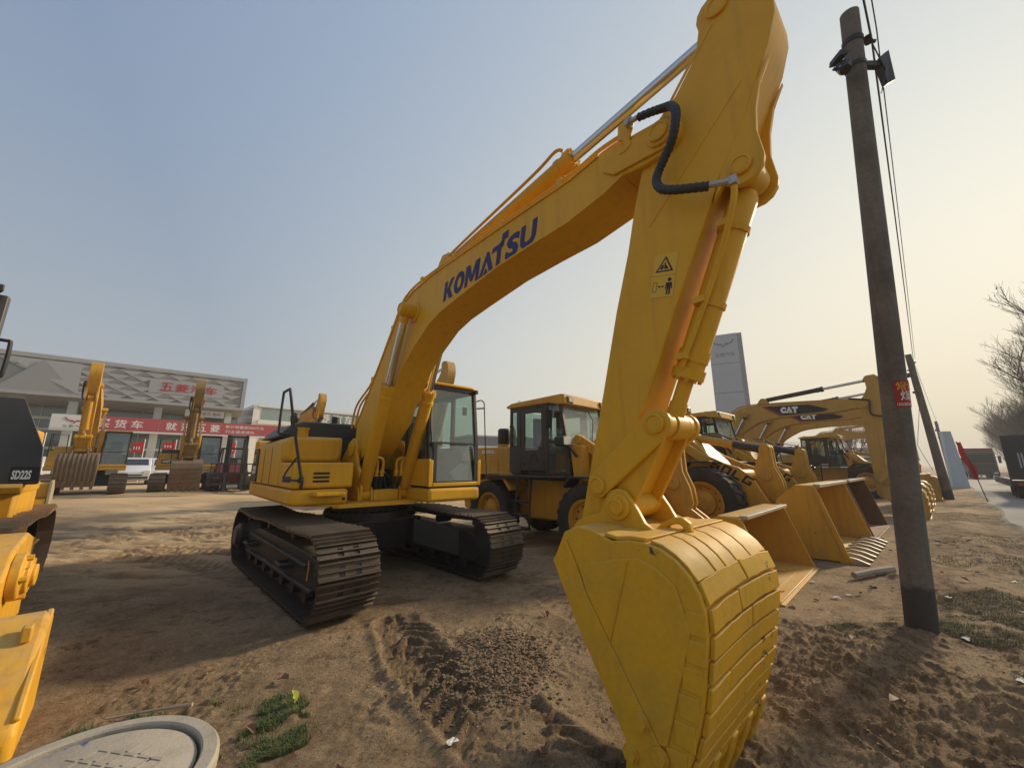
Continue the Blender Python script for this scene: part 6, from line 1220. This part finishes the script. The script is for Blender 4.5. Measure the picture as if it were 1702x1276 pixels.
for sg_ in (-1, 1):
    for xx, rr in ((.2, .40), (-1.5, .33)): q = MB(); q.lathe([(rr * .55, -.14), (rr, -.14), (rr, .14), (rr * .55, .14)], (xx, sg_ * .72, rr), (0, 1, 0), 22, closed=True); w_ = q.build('tyre', RUB, FK); q = MB(); q.cyl((xx, sg_ * .66, rr), (xx, sg_ * .80, rr), rr * .55, n=16); q.build('rim', RED, w_)
q = MB(); q.box(-1.0, -.5, -.28, .28, 1.1, 1.25); q.box(-1.1, -1.0, -.28, .28, 1.2, 1.75); q.build('seat', SEAT, FK, bev=.03)

# ------------------------------------------------------------------ utility poles and cables
def pole(base, top, r0, r1, lab, detail):
    P_ = empty('utility_pole', (*base, -.2), 0, lab, 'utility pole', 'concrete poles along the verge')
    d = Vector((top[0] - base[0], top[1] - base[1], top[2] + .2)); q = MB(); n = 16
    q.tube([d * (k / n) for k in range(n + 1)], r0, 28, rs=[r0 + (r1 - r0) * k / n for k in range(n + 1)]); sh = q.build('shaft', POLEM, P_)
    dn = d.normalized(); L_ = d.length; at_ = lambda t: dn * t; R_ = lambda t: r0 + (r1 - r0) * t / L_
    if detail:
        q = MB(); q.cyl(at_(L_ - .42), at_(L_ - .36), R_(L_) + .012, n=24); q.cyl(at_(L_ - .74), at_(L_ - .69), R_(L_) + .012, n=24); q.build('clamp_band', DSTEEL, P_)
        c = at_(L_ - .70); q = MB(); q.box(.1, .34, -.03, .03, -.02, .05, Matrix.Translation(c)); q.add([c + Vector(v) for v in ((.30, -.03, -.28), (.40, -.03, -.22), (.42, -.02, .22), (.40, .02, .22), (.38, .03, -.22), (.29, .03, -.28), (.26, -.04, .08), (.26, .04, .08))], [(0, 1, 2, 6), (5, 7, 3, 4), (0, 6, 7, 5), (1, 4, 3, 2), (6, 2, 3, 7), (0, 5, 4, 1)]); q.build('stay_plate', DSTEEL, P_)
        c = at_(L_ - .80); q = MB(); q.tube([c + Vector((-.1, -.05, .05)), c + Vector((-.2, -.1, .07)), c + Vector((-.26, -.12, .0))], .016, 8); q.sphere(c + Vector((-.27, -.13, -.05)), .075, 12, (1, 1, .9)); o = q.build('lamp_bracket', DSTEEL, P_)
        q = MB(); q.cyl(c + Vector((-.28, -.14, -.06)), c + Vector((-.33, -.2, -.19)), .062, .05, n=14); q.box(-.41, -.33, -.16, -.13, -.12, -.10, Matrix.Translation(c)); q.prism([(-.36, .02), (-.26, .05), (-.24, .09), (-.34, .10)], -.2, -.05, 'y', Matrix.Translation(c)); q.build('lamp_housing', BLKL, o)
        q = MB(); q.cyl(c + Vector((-.30, -.155, -.115)), c + Vector((-.305, -.165, -.135)), .061, n=14); q.build('lens_ring', ZINC, o)
        c = at_(L_ - .40); q = MB(); q.cyl(c + Vector((.1, -.02, 0)), c + Vector((.24, -.03, 0)), .02, n=8)
        for z_ in (-.03, .03): q.lathe([(.01, 0), (.04, .01), (.04, .03), (.02, .04)], c + Vector((.16, -.03, z_)), (0, 0, 1), 12)
        q.build('insulator', DSTEEL, P_)
    else:
        q = MB(); c = at_(L_ - 1.0); q.box(-.3, .12, -.05, .05, -.03, .03, Matrix.Translation(c)); q.sphere(c + Vector((-.28, 0, -.12)), .09, 10); q.box(-.25, -.05, -.04, .04, .15, .2, Matrix.Translation(c)); q.box(-.2, .0, -.05, .05, -1.0, -.9, Matrix.Translation(c)); q.box(.05, .22, -.04, .04, .55, .62, Matrix.Translation(c)); q.build('bracket', DSTEEL, P_)
    return P_, sh, at_, L_, R_
PB, PT = (4.09, 4.26), (4.07, 3.59, 6.94)
PL, psh, pat, pL, pR = pole(PB, PT, .125, .090, 'near grey concrete pole with a red coal sticker, standing by the toothed bucket', True)
pole((21.2, 19.3), (20.0, 18.6, 7.1), .19, .12, 'second concrete pole leaning away beside the far excavator', False)
pole((52.5, 47.0), (51.0, 46.0, 6.8), .2, .13, 'thin distant pole beyond the slanted blue sign', False)
# red sticker wrapped round the shaft, coal advert
tz = 2.36; cpos = pat(tz + .2); up = (pat(1) - pat(0)).normalized(); rr = pR(tz) + .004
toC = Vector((-cpos.x - PB[0], -cpos.y - PB[1], 0)).normalized(); a0 = math.atan2(toC.y, toC.x) + R(44)
def wrap(x, y, off=0.0):
    a = a0 + x / rr; h = Vector((math.cos(a), math.sin(a), 0)); return cpos + h * (rr + off) + up * y
q = MB(); nx_ = 10
q.add([wrap(-.085 + .17 * i / nx_, y, 0.001) for y in (-.14, .14) for i in range(nx_ + 1)], [(i, i + 1, nx_ + 2 + i, nx_ + 1 + i) for i in range(nx_)]); stk = q.build('sticker', mat('red_sticker', (.32, .012, .015), .5, amt=.3), PL)
def wrapped(body, x0, y0, w, h, m, off):
    o = text('lettering', body, .2, m, None, I4, fit=(w, h), layers=2)
    for v in o.data.vertices: v.co = wrap(x0 + v.co.x, y0 + v.co.y, off + v.co.z * .3)
    o.parent = stk
wrapped('常', -.070, .035, .085, .085, DECY, .002); wrapped('年', .03, .035, .07, .085, DECY, .002); wrapped('煤', -.045, -.07, .11, .10, WHT, .002); wrapped('13563827651', -.075, -.125, .14, .03, WHT, .002)
# cables
def cable(pts, lab, r=.009, sag=.3, n=24):
    c = tag(MB().build.__self__ and bpy.data.objects.new('cable', None), None) if False else None
    q = MB(); P = []
    for a, b_ in zip(pts[:-1], pts[1:]):
        a, b_ = Vector(a), Vector(b_)
        for k in range(n): t = k / n; p = a.lerp(b_, t); p.z -= sag * 4 * t * (1 - t) * (b_ - a).length / 20; P.append(p)
    P.append(Vector(pts[-1])); q.tube(P, r, 5); return q.build('overhead_cable', BLK, label=lab, cat='cable', group='overhead cables')
tp = Vector((*PB, -.2)) + pat(pL - .40) + Vector((.20, -.03, 0)); t2 = Vector((20.15, 18.55, 6.75)); t3 = Vector((51.3, 46.1, 6.4)); t0 = Vector((-9.5, -8.5, 7.6))
cable([t0, tp, t2, t3], 'main black cable running past the near pole top to the distant pole', .011, .10)
cable([t0 + Vector((.25, -.1, .1)), tp + Vector((.03, -.05, .10)), t2 + Vector((.1, 0, .1))], 'thinner upper cable twisted along the main cable', .007, .085)
cable([tp + Vector((0.0, 0, -.05)), tp + Vector((.10, .02, -.38)), tp + Vector((.06, .06, -.62)), tp + Vector((.22, .22, -.50))], 'short slack cable loop hanging beside the near pole top', .007, .2, 8)
cable([(20.1, 18.6, 4.9), (19.8, 18.9, 2.6), (20.6, 19.2, 1.4)], 'slack thin cable drooping down the distant leaning pole', .01, .4, 10)

# ------------------------------------------------------------------ road traffic, flag
TRK = empty('truck', (58.5, 48.8, 0), -132, 'hazy grey and red truck coming along the road behind the flag', 'truck')
q = MB(); q.prism([(-1.9, .8), (.9, .8), (.95, 1.8), (.8, 3.2), (-1.9, 3.35)], -1.2, 1.2, 'y'); cb = q.build('cab', mat('truck_grey', (.09, .085, .085), .5, amt=.3), TRK, bev=.06)
q = MB(); q.prism([(-1.95, 3.2), (.75, 3.1), (.45, 3.75), (-1.9, 3.85)], -1.15, 1.15, 'y'); q.build('roof_spoiler', mat('truck_red', (.20, .05, .05), .5), cb, bev=.05)
q = MB(); q.add([(.975, -1.05, 1.95), (.975, 1.05, 1.95), (.83, 1.0, 3.0), (.83, -1.0, 3.0)], [(0, 1, 2, 3)]); q.build('windscreen', CARG, cb)
q = MB(); q.box(.95, 1.0, -1.0, 1.0, 1.2, 1.75); q.box(.9, 1.05, -1.2, 1.2, .45, .95); q.build('grille', DGREY, cb)
for sg_ in (-1, 1):
    q = MB(); q.box(1.05, 1.07, sg_ * .9 - .18, sg_ * .9 + .18, .62, .82); q.build('headlight', LAMP, cb); q = MB(); q.box(.75, .9, *sorted((sg_ * 1.35, sg_ * 1.58)), 1.9, 2.75); q.box(.75, .8, *sorted((sg_ * 1.19, sg_ * 1.4)), 2.6, 2.66); q.build('mirror', DGREY, cb)
    for xx in (.2, -3.2, -4.5): q = MB(); q.cyl((xx, sg_ * .9, .5), (xx, sg_ * 1.2, .5), .5, n=20); q.build('tyre', RUB, TRK)
q = MB(); q.box(-6.5, -2.1, -1.2, 1.2, 1.1, 2.6); q.build('load_bed', mat('truck_grey', (.09, .085, .085)), TRK)
TL = empty('lowbed_trailer', (24.95, 17.9, 0), 222, 'dark lowbed trailer with its tall loading ramp standing upright at the right edge', 'trailer')
q = MB(); q.box(.0, .08, -1.45, 1.45, .95, 3.05); rp = q.build('ramp', TRKG, TL, bev=.01)
for k in range(13): q = MB(); q.box(-.001 + .08, .12, -1.42, 1.42, 1.02 + k * .16, 1.09 + k * .16); q.build('ramp_slat', TRKG, rp)
for yy in (-1.42, -.5, .45, 1.38): q = MB(); q.box(.081, .15, yy - .03, yy + .03, .95, 3.05); q.build('ramp_rib', TRKG, rp)
q = MB(); q.box(-9, .1, -1.45, 1.45, .70, .92); q.box(-9, .14, -1.47, -1.40, .62, .98); q.box(-9, .14, 1.40, 1.47, .62, .98); q.build('deck', TRKG, TL, bev=.01)
for k in range(7): q = MB(); q.box(-.6 - k * .28, -.42 - k * .28, -1.48, -1.472, .72, .90); q.build('side_pocket', BLKL, TL)
for xx in (-.9, -2.2, -3.5):
    for sg_ in (-1, 1): q = MB(); q.lathe([(.24, -.16), (.40, -.16), (.42, -.1), (.42, .1), (.40, .16), (.24, .16)], (xx, sg_ * 1.1, .42), (0, 1, 0), 22, closed=True); w_ = q.build('tyre', RUB, TL); q = MB(); q.cyl((xx, sg_ * 1.0, .42), (xx, sg_ * 1.2, .42), .24, n=16); q.build('rim', DSTEEL, w_)
for sg_ in (-1, 1): q = MB(); q.box(.1, .15, sg_ * 1.1 - .15, sg_ * 1.1 + .15, .68, .8); q.build('tail_light', RED, TL)
for yy in (-1.05, -.95, .2): q = MB(); q.box(.151, .154, yy, yy + .05, 1.5, 2.2); q.build('chalk_mark', SIGN, rp)
FL = empty('red_flag', (20.95, 17.55, 0.03), 0, 'red flag drooping on a thin stick at the roadside verge', 'flag')
q = MB(); q.tube([(0, 0, 0), (-.22, .05, 1.3), (-.5, .1, 2.65)], .018, 6); q.build('stick', DSTEEL, FL)
vs = []; fs = []
for i in range(10):
    t = i / 9; z_ = 2.66 - t * 1.62; x0_ = -.5 + t * .36; w_ = (.04 + .34 * min(1, t * 1.6)) * (1 if t < .62 else 1 - (t - .62) * 1.35)
    for j in range(5): u = j / 4; vs.append((x0_ - .10 + (u - .30) * w_, .1 + .09 * math.sin(u * 7 + t * 5), z_ - u * .10))
for i in range(9):
    for j in range(4): fs.append((i * 5 + j, i * 5 + j + 1, i * 5 + j + 6, i * 5 + j + 5))
q = MB(); q.add(vs, fs); fl = q.build('cloth', REDC, FL, smooth=60); md = fl.modifiers.new('thickness', 'SOLIDIFY'); md.thickness = .006
q = MB(); q.add([(-.06, .0, .98), (.03, .02, 1.0), (.02, -.02, 1.22), (-.08, -.0, 1.18)], [(0, 1, 2, 3)]); q.build('tied_cloth', mat('pale_pink', (.6, .35, .33), .8), FL)

# ------------------------------------------------------------------ bare roadside trees
def bare_tree(seed, h, spread=.55, twigs=5):
    """Pruned roadside tree: stout trunk, long limbs sweeping up and out, straight whip-like twigs with a few hanging seed balls."""
    rnd = random.Random(seed); tr_, cr = MB(), MB()
    tr_.tube([(0, 0, -.2), (.03, .0, h * .12), (-.02, .05, h * .26)], .2, 8, rs=[h * .019, h * .016, h * .014])
    def grow(p, d, L_, r_, lev):
        P = [p]; q_ = p.copy(); dd = d.copy(); n = 5 if lev < 2 else 4
        for k in range(n):
            dd = (dd + Vector((rnd.uniform(-1, 1), rnd.uniform(-1, 1), rnd.uniform(-.3, .9))) * .07).normalized(); q_ = q_ + dd * L_ / n; P.append(q_.copy())
        cr.tube(P, r_, 3 if lev > 1 else 6, rs=[max(.006, r_ * (1 - .75 * k / n)) for k in range(n + 1)])
        if lev >= 3:
            if rnd.random() < .22: c_ = P[-2]; cr.tube([c_, c_ - Vector((0, 0, .12))], .004, 3); cr.sphere(c_ - Vector((0, 0, .15)), .035, 4)
            return
        nk = (7, 8, twigs + 2)[lev]
        for k in range(nk):
            t = .18 + .8 * (k + rnd.random() * .7) / nk; i = min(int(t * n), n - 1); b0 = P[i].lerp(P[i + 1], t * n - i)
            a = k * 2.4 + rnd.random() * 1.2; side = Vector((math.cos(a), math.sin(a), .25)); nd = (dd + side * rnd.uniform(.35, .75) * (spread / .55)).normalized()
            grow(b0, nd, L_ * rnd.uniform(.45, .70) * (1.1 - .45 * t), max(.007, r_ * .45), lev + 1)
    for k in range(7):
        a = k * 2.4 + rnd.random(); tl = rnd.uniform(.18, .62) if k else 0; d0 = Vector((math.cos(a) * tl, math.sin(a) * tl, 1)).normalized()
        grow(Vector((-.02, .05, h * (.24 + .0 * k))), d0, h * rnd.uniform(.46, .62), h * .0085, 0)
    return tr_.mesh('trunk', BARK, 60), cr.mesh('crown', BARK, 0, fix=False)
TM = [bare_tree(3, 11.5, .55, 7), bare_tree(8, 12.5, .55, 6), bare_tree(15, 10.5, .65, 6)]
def tree(x, y, k, sc, rot, lab, gname='bare trees lining the far side of the road'):
    t = empty('bare_tree', (x, y, 0), rot, lab, 'tree', gname); a, c = TM[k]; M = Matrix.Scale(sc, 4); inst('trunk', a, t, M); inst('crown', c, t, M)
rt = random.Random(4); ORD = 'first second third fourth fifth sixth seventh eighth ninth'.split()
tree(40.0, 22.4, 0, 1.40, 20, 'tallest bare tree, cut by the right edge above the trailer')
tree(49.0, 32.6, 1, 1.22, 140, 'bare tree rising behind the trailer ramp, next to the tallest tree')
for k in range(9):
    s_ = 58 + k * 11.5; x, y = sq(s_, 8.6 + rt.uniform(-.6, 1.4)); tree(x, y, k % 3, rt.uniform(.85, 1.1), rt.uniform(0, 360), f'{ORD[k]} hazy bare tree in the roadside row receding behind the truck, counted from the trailer')
for k in range(6):
    s_ = 70 + k * 17; x, y = sq(s_, -6 - rt.uniform(0, 3)); tree(x, y, (k + 1) % 3, rt.uniform(.55, .75), rt.uniform(0, 360), f'{ORD[k]} faint small bare tree far off beyond the yard, counted from the nearest', 'faint bare trees on the yard side')

# ------------------------------------------------------------------ manhole, ground cover and litter
mx, my = -2.14, 2.22; mz = gz(mx, my)
MH = empty('manhole', (mx, my, mz - .135), 35, 'round concrete manhole ring with a patterned cover beside the grass', 'manhole')
q = MB(); q.lathe([(.497, .09), (.499, .160), (.508, .170), (.57, .168), (.585, .150), (.59, -.15), (.45, -.15), (.45, .09)], (0, 0, 0), (0, 0, 1), 64, closed=True); q.build('ring', CONC, MH)
q = MB(); q.lathe([(0, .152), (.470, .152), (.482, .144), (.482, .06), (0, .06)], (0, 0, 0), (0, 0, 1), 64); cv = q.build('cover', CONC, MH)
rib = MB()
for i in range(-5, 6):
    for j in range(-5, 6):
        if math.hypot(i, j) < 5.3: a = Matrix.Translation((i * .062, j * .062, .152)) @ Matrix.Rotation(R(45 if (i + j) % 2 else -45), 4, 'Z'); rib.box(-.032, .032, -.009, .009, -.002, .0035, a)
rib.build('grip_pattern', CONC, cv, kind='stuff')
q = MB(); q.cyl((-.25, .02, .1525), (-.25, .02, .1545), .026, n=16); q.build('lift_hole', BLKL, cv); q = MB(); q.cyl((.27, .08, .1525), (.27, .08, .1545), .015, n=12); q.build('lift_hole', BLKL, cv)
# grass: tufts of curved blades
def grass(nm, spots, n, hmin, hmax, m, lab=None):
    rs = np.random.RandomState(11); tot = []; 
    for (cx, cy, rx, ry, wgt) in spots:
        k = int(n * wgt); a = rs.rand(k) * 6.283; rr_ = np.sqrt(rs.rand(k)); x = cx + rr_ * rx * np.cos(a); y = cy + rr_ * ry * np.sin(a)
        keep = (fbm(x, y, .22, 3, 5) + .18 * rs.randn(k) * .5) > -.14; tot.append(np.stack([x, y], -1)[keep])
    P = np.concatenate(tot); k = len(P); z = ground_z(P[:, 0], P[:, 1], True)[0]; h = hmin + (hmax - hmin) * rs.rand(k); a = rs.rand(k) * 6.283; w = .0009 + .0014 * rs.rand(k); ln = h * (.35 + .9 * rs.rand(k))
    d = np.stack([np.cos(a), np.sin(a)], -1); pz = np.stack([-d[:, 1], d[:, 0]], -1)
    V = np.zeros((k, 5, 3)); 
    V[:, 0, :2] = P - pz * w[:, None]; V[:, 1, :2] = P + pz * w[:, None]; V[:, 0, 2] = V[:, 1, 2] = z - .005
    m1 = P + d * (ln * .35)[:, None]; V[:, 2, :2] = m1 + pz * (w * .8)[:, None]; V[:, 3, :2] = m1 - pz * (w * .8)[:, None]; V[:, 2, 2] = V[:, 3, 2] = z + h * .7
    V[:, 4, :2] = P + d * ln[:, None]; V[:, 4, 2] = z + h * (.75 + .25 * rs.rand(k))
    b = np.arange(k) * 5; me_ = bpy.data.meshes.new(nm); F = [(i, i + 1, i + 2, i + 3) for i in b] + [(i + 3, i + 2, i + 4) for i in b]
    me_.from_pydata(V.reshape(-1, 3).tolist(), [], F); me_.materials.append(m); o = bpy.data.objects.new(nm, me_); COL.objects.link(o); tag(o, lab, None, None, 'stuff'); return o
GRS = mat('grass_blades', (.085, .115, .035), .7, dirt=(.22, .19, .07), amt=.7, scale=9, fine=.2); GRD = mat('dull_verge_grass', (.12, .13, .055), .8, dirt=(.30, .23, .12), amt=.8, scale=3, fine=.2)
grass('grass', [(-1.68, 3.02, .28, .12, .24), (-1.42, 2.72, .22, .22, .34), (-1.62, 2.40, .26, .14, .24), (-2.35, 2.85, .10, .05, .04), (-1.95, 3.05, .16, .05, .06), (-2.6, 2.7, .1, .06, .03)], 26000, .008, .045, GRS)
grass('verge_grass', [(4.75, 4.1, .55, .4, .22), (5.6, 4.7, .7, .5, .16), (4.1, 3.2, .35, .16, .04), (8.2, 7.0, 1.0, .8, .16), (10.5, 8.8, 1.3, 1.0, .16), (14.5, 12.3, 2.2, 1.6, .26), (19.0, 16.2, 2.4, 1.8, .24), (3.55, 4.35, .4, .12, .05)], 60000, .006, .028, GRD)
# clods, stones, dead leaves
def rock_mesh(seed, m, nm):
    rs = random.Random(seed); bm_ = bmesh.new(); bmesh.ops.create_icosphere(bm_, subdivisions=1, radius=1)
    for v in bm_.verts: v.co *= rs.uniform(.6, 1.15); v.co.z *= .7
    me_ = bpy.data.meshes.new(nm); bm_.to_mesh(me_); bm_.free(); me_.materials.append(m); return me_
def scatter(nm, pts, sizes, m, lab=None):
    rs = np.random.RandomState(5); base = []
    for k in range(6): r_ = rock_mesh(k, m, 'clod_base'); a = np.zeros(len(r_.vertices) * 3); r_.vertices.foreach_get('co', a); base.append((a.reshape(-1, 3), np.array([p.vertices[:] for p in r_.polygons]))); bpy.data.meshes.remove(r_)
    V = []; F = []; o_ = 0
    P = np.array(pts); Z = ground_z(P[:, 0], P[:, 1], True)[0]
    for i in range(len(P)):
        v, f = base[i % 6]; a = rs.rand() * 6.283; c_, s_ = math.cos(a), math.sin(a); sz = sizes[i] * np.array([1, .6 + .5 * rs.rand(), .5 + .5 * rs.rand()]); w = v * sz
        w = np.stack([w[:, 0] * c_ - w[:, 1] * s_, w[:, 0] * s_ + w[:, 1] * c_, w[:, 2]], -1) + [P[i, 0], P[i, 1], Z[i] + sizes[i] * .25]; V.append(w); F.append(f + o_); o_ += len(v)
    me_ = bpy.data.meshes.new(nm); me_.from_pydata(np.concatenate(V).tolist(), [], np.concatenate(F).tolist()); me_.materials.append(m); o = bpy.data.objects.new(nm, me_); COL.objects.link(o); tag(o, lab, None, None, 'stuff')
CLOD = mat('clod_soil', (.17, .112, .062), .95, dirt=(.32, .225, .135), amt=.8, scale=8, fine=.35)
rs = np.random.RandomState(3)
n = 6500; a = rs.rand(n) * 6.283; r_ = np.sqrt(rs.rand(n)) * (1 + .25 * rs.randn(n) ** 2 * .5); px = -.16 + .42 * r_ * np.cos(a) + .10 * r_ * np.sin(a); py = 3.55 + .58 * r_ * np.sin(a)
scatter('soil_clods', np.stack([px, py], -1).tolist(), (.004 + .017 * rs.rand(n) ** 2.6).tolist(), CLOD)
n = 42000; u = rs.rand(n); px = -5.5 + 13 * rs.rand(n); py = 1.7 + 6.8 * rs.rand(n) ** 1.4; k = (fbm(px, py, .7, 4, 14) + .10 * rs.randn(n) > .02) & (np.hypot(px + 2.0, py - 2.3) > .62)
n2 = 30000; qx = -2.2 + 5.5 * rs.rand(n2); qy = 1.8 + 3.6 * rs.rand(n2); zt, tt = ground_z(qx, qy, True); kk = (tt > .75) & (rs.rand(n2) < .55)
scatter('tread_crumbs', np.stack([qx, qy], -1)[kk].tolist(), (.003 + .010 * rs.rand(n2) ** 2.5)[kk].tolist(), CLOD)
scatter('loose_gravel', np.stack([px, py], -1)[k].tolist(), (.0018 + .010 * rs.rand(n) ** 5)[k].tolist(), mat('gravel_soil', (.26, .175, .10), .95, dirt=(.46, .34, .22), amt=.8, scale=5, fine=.3))
def leaf_mesh(seed, lobed):
    rs_ = random.Random(seed); b = MB(); n = 9; top = []; 
    pts = [(0, 0)] + [(math.sin(math.pi * i / n) * (.32 if not lobed else .36 * (1 if i % 2 else .55)), i / n) for i in range(1, n)] + [(0, 1)]
    L_ = [(-x, y) for x, y in pts]; vs = [(0, y, .10 * math.sin(y * 3 + seed)) for x, y in pts] + [(x, y, .10 * math.sin(y * 3 + seed) + abs(x) * rs_.uniform(.3, .9)) for x, y in pts[1:-1]] + [(-x, y, .10 * math.sin(y * 3 + seed) + abs(x) * rs_.uniform(.2, 1.0)) for x, y in pts[1:-1]]
    m = n + 1; k = n - 1; fs = []
    for sd_, o in ((0, m), (1, m + k)):
        for i in range(n):
            a, c_ = i, i + 1; e = o + i - 1 if 0 < i else None; g = o + i if i < n - 1 else None
            f = [v for v in (a, c_, g, e) if v is not None]; fs.append(tuple(f))
    b.add(vs, fs); return b.mesh('leaf', mat('dry_leaf', (.20, .10, .055), .8, dirt=(.10, .05, .03), amt=.6, scale=8), 60, fix=False)
LM = [leaf_mesh(k, k % 2) for k in range(4)]
LEAFM2 = mat('pale_dry_leaf', (.38, .27, .19), .8, dirt=(.25, .17, .11), amt=.5, scale=8)
def leaf(x, y, s_, k, rot, lab, m=None, tilt=.3, lift=.006):
    o = inst('fallen_leaf', LM[k] if m is None else LM[k].copy(), None, Matrix.Translation((x, y, gz(x, y) + lift)) @ Matrix.Rotation(R(rot), 4, 'Z') @ Matrix.Rotation(tilt, 4, 'X') @ Matrix.Scale(s_, 4))
    if m is not None: o.data.materials.clear(); o.data.materials.append(m)
    tag(o, lab, 'leaf', 'dry leaves on the dirt')
leaf(2.72, 3.05, .13, 0, 100, 'big pale curled leaf lying alone right of the excavator bucket', LEAFM2)
leaf(-1.56, 2.70, .09, 1, 60, 'brown curled leaf on the edge of the grass tuft', None); leaf(-1.83, 2.66, .07, 2, 170, 'small brown leaf touching the manhole rim', None)
leaf(-.88, 2.28, .15, 3, 20, 'reddish lobed leaf below the grass tuft'); leaf(-.55, 2.24, .15, 1, 75, 'dark reddish leaf lying next to a tread ridge near the bottom')
leaf(.16, 2.62, .12, 3, 200, 'dark red leaf near the bottom of the clod heap'); leaf(-1.80, 3.35, .11, 0, 250, 'small red-brown leaf on the smooth dirt above the grass', None, .1)
leaf(-2.75, 3.30, .09, 2, 80, 'small red leaf on bare dirt left of the grass'); leaf(.38, 4.55, .10, 0, 10, 'leaf between the clod heap and the track')
leaf(-1.47, 2.98, .085, 0, 80, 'yellow-green leaf standing up in the grass tuft', mat('green_leaf', (.38, .40, .04), .6, amt=.2), 1.2, .04)
for k in range(70):
    s_ = rt.uniform(4.6, 13); q_ = rt.uniform(-2.6, .4); x, y = sq(s_, q_); leaf(x, y, rt.uniform(.05, .12), k % 4, rt.uniform(0, 360), 'dry leaf among the litter along the verge beside the pole', LEAFM2 if k % 3 == 0 else None, rt.uniform(0, .6))
for k in range(36):
    x, y = rt.uniform(-2.6, 2.6), rt.uniform(2.2, 5.0); leaf(x, y, rt.uniform(.03, .055), k % 4, rt.uniform(0, 360), 'small dry leaf scattered on the dirt around the clod heap', None, rt.uniform(0, .6))
# paper and plastic scraps
SCR = mat('paper_scrap', (.62, .60, .55), .8, amt=.4, scale=9)
def scrap(x, y, w, rot, lab, m=SCR):
    b = MB(); n = 4; vs = [((i / n - .5) * w * (1 + .2 * rt.random()), (j / n - .5) * w * .7, .02 + .25 * w * rt.random()) for j in range(n + 1) for i in range(n + 1)]; b.add(vs, [(j * (n + 1) + i, j * (n + 1) + i + 1, (j + 1) * (n + 1) + i + 1, (j + 1) * (n + 1) + i) for j in range(n) for i in range(n)])
    o = b.build('litter_scrap', m, M=Matrix.Translation((x, y, gz(x, y) - .008)) @ Matrix.Rotation(R(rot), 4, 'Z'), smooth=0); tag(o, lab, 'litter', 'scraps of litter')
scrap(3.75, 3.20, .07, 20, 'white paper scrap lying in front of the pole foot'); scrap(4.72, 3.72, .06, 70, 'white scrap on the grass right of the pole'); scrap(2.95, 4.85, .09, 10, 'white scrap left of the pole foot')
scrap(3.95, 2.35, .14, 30, 'crumpled black and white wrapper at the lower right edge', mat('wrapper', (.12, .12, .12), .5, dirt=(.6, .58, .55), amt=.9, scale=14)); scrap(3.15, 2.5, .06, 0, 'tiny white scrap on bare dirt at lower right')
scrap(6.9, 5.7, .1, 0, 'pale scrap on the verge beyond the pole'); scrap(-.35, 2.62, .06, 40, 'small pale scrap between the tread ridges')
scrap(-2.50, 2.52, .17, 38, 'crumpled purple and white plastic bag behind the manhole', mat('purple_bag', (.09, .06, .22), .35, dirt=(.6, .6, .62), amt=.95, scale=10))
for k in range(22): s_ = rt.uniform(5, 17); x, y = sq(s_, rt.uniform(-2.2, .6)); scrap(x, y, rt.uniform(.04, .09), rt.uniform(0, 360), 'pale litter scrap trodden into the verge')
q = MB(); q.tube([(-2.62, 2.86, gz(-2.62, 2.86) + .02), (-2.40, 2.95, gz(-2.4, 2.95) + .03), (-2.16, 2.98, gz(-2.16, 2.98) + .03)], .009, 6, rs=[.006, .008, .011]); q.build('twig', mat('pale_twig', (.42, .33, .24), .8), label='pale dry twig lying behind the manhole ring', cat='twig')
q = MB(); q.tube([(5.0, 6.05, .05), (5.4, 6.2, .06), (5.8, 6.3, .07)], .05, 8, rs=[.045, .05, .06]); q.build('log', mat('pale_log', (.34, .28, .21), .85, amt=.5), label='pale round log lying beneath the toothed loader bucket', cat='log')

# ------------------------------------------------------------------ air
HAZE = 0.0013
q = MB(); q.box(-700, 700, -40, 700, -1.5, 24); hz_ = q.build('haze', None, kind='stuff', smooth=0)
hm = bpy.data.materials.new('haze'); hm.use_nodes = True; hn = hm.node_tree.nodes; hn.remove(hn['Principled BSDF']); pv = hn.new('ShaderNodeVolumePrincipled'); pv.inputs['Density'].default_value = HAZE; pv.inputs['Color'].default_value = (.97, .96, .93, 1); pv.inputs['Anisotropy'].default_value = .15
hm.node_tree.links.new(pv.outputs[0], hn['Material Output'].inputs['Volume']); hz_.data.materials.clear(); hz_.data.materials.append(hm)
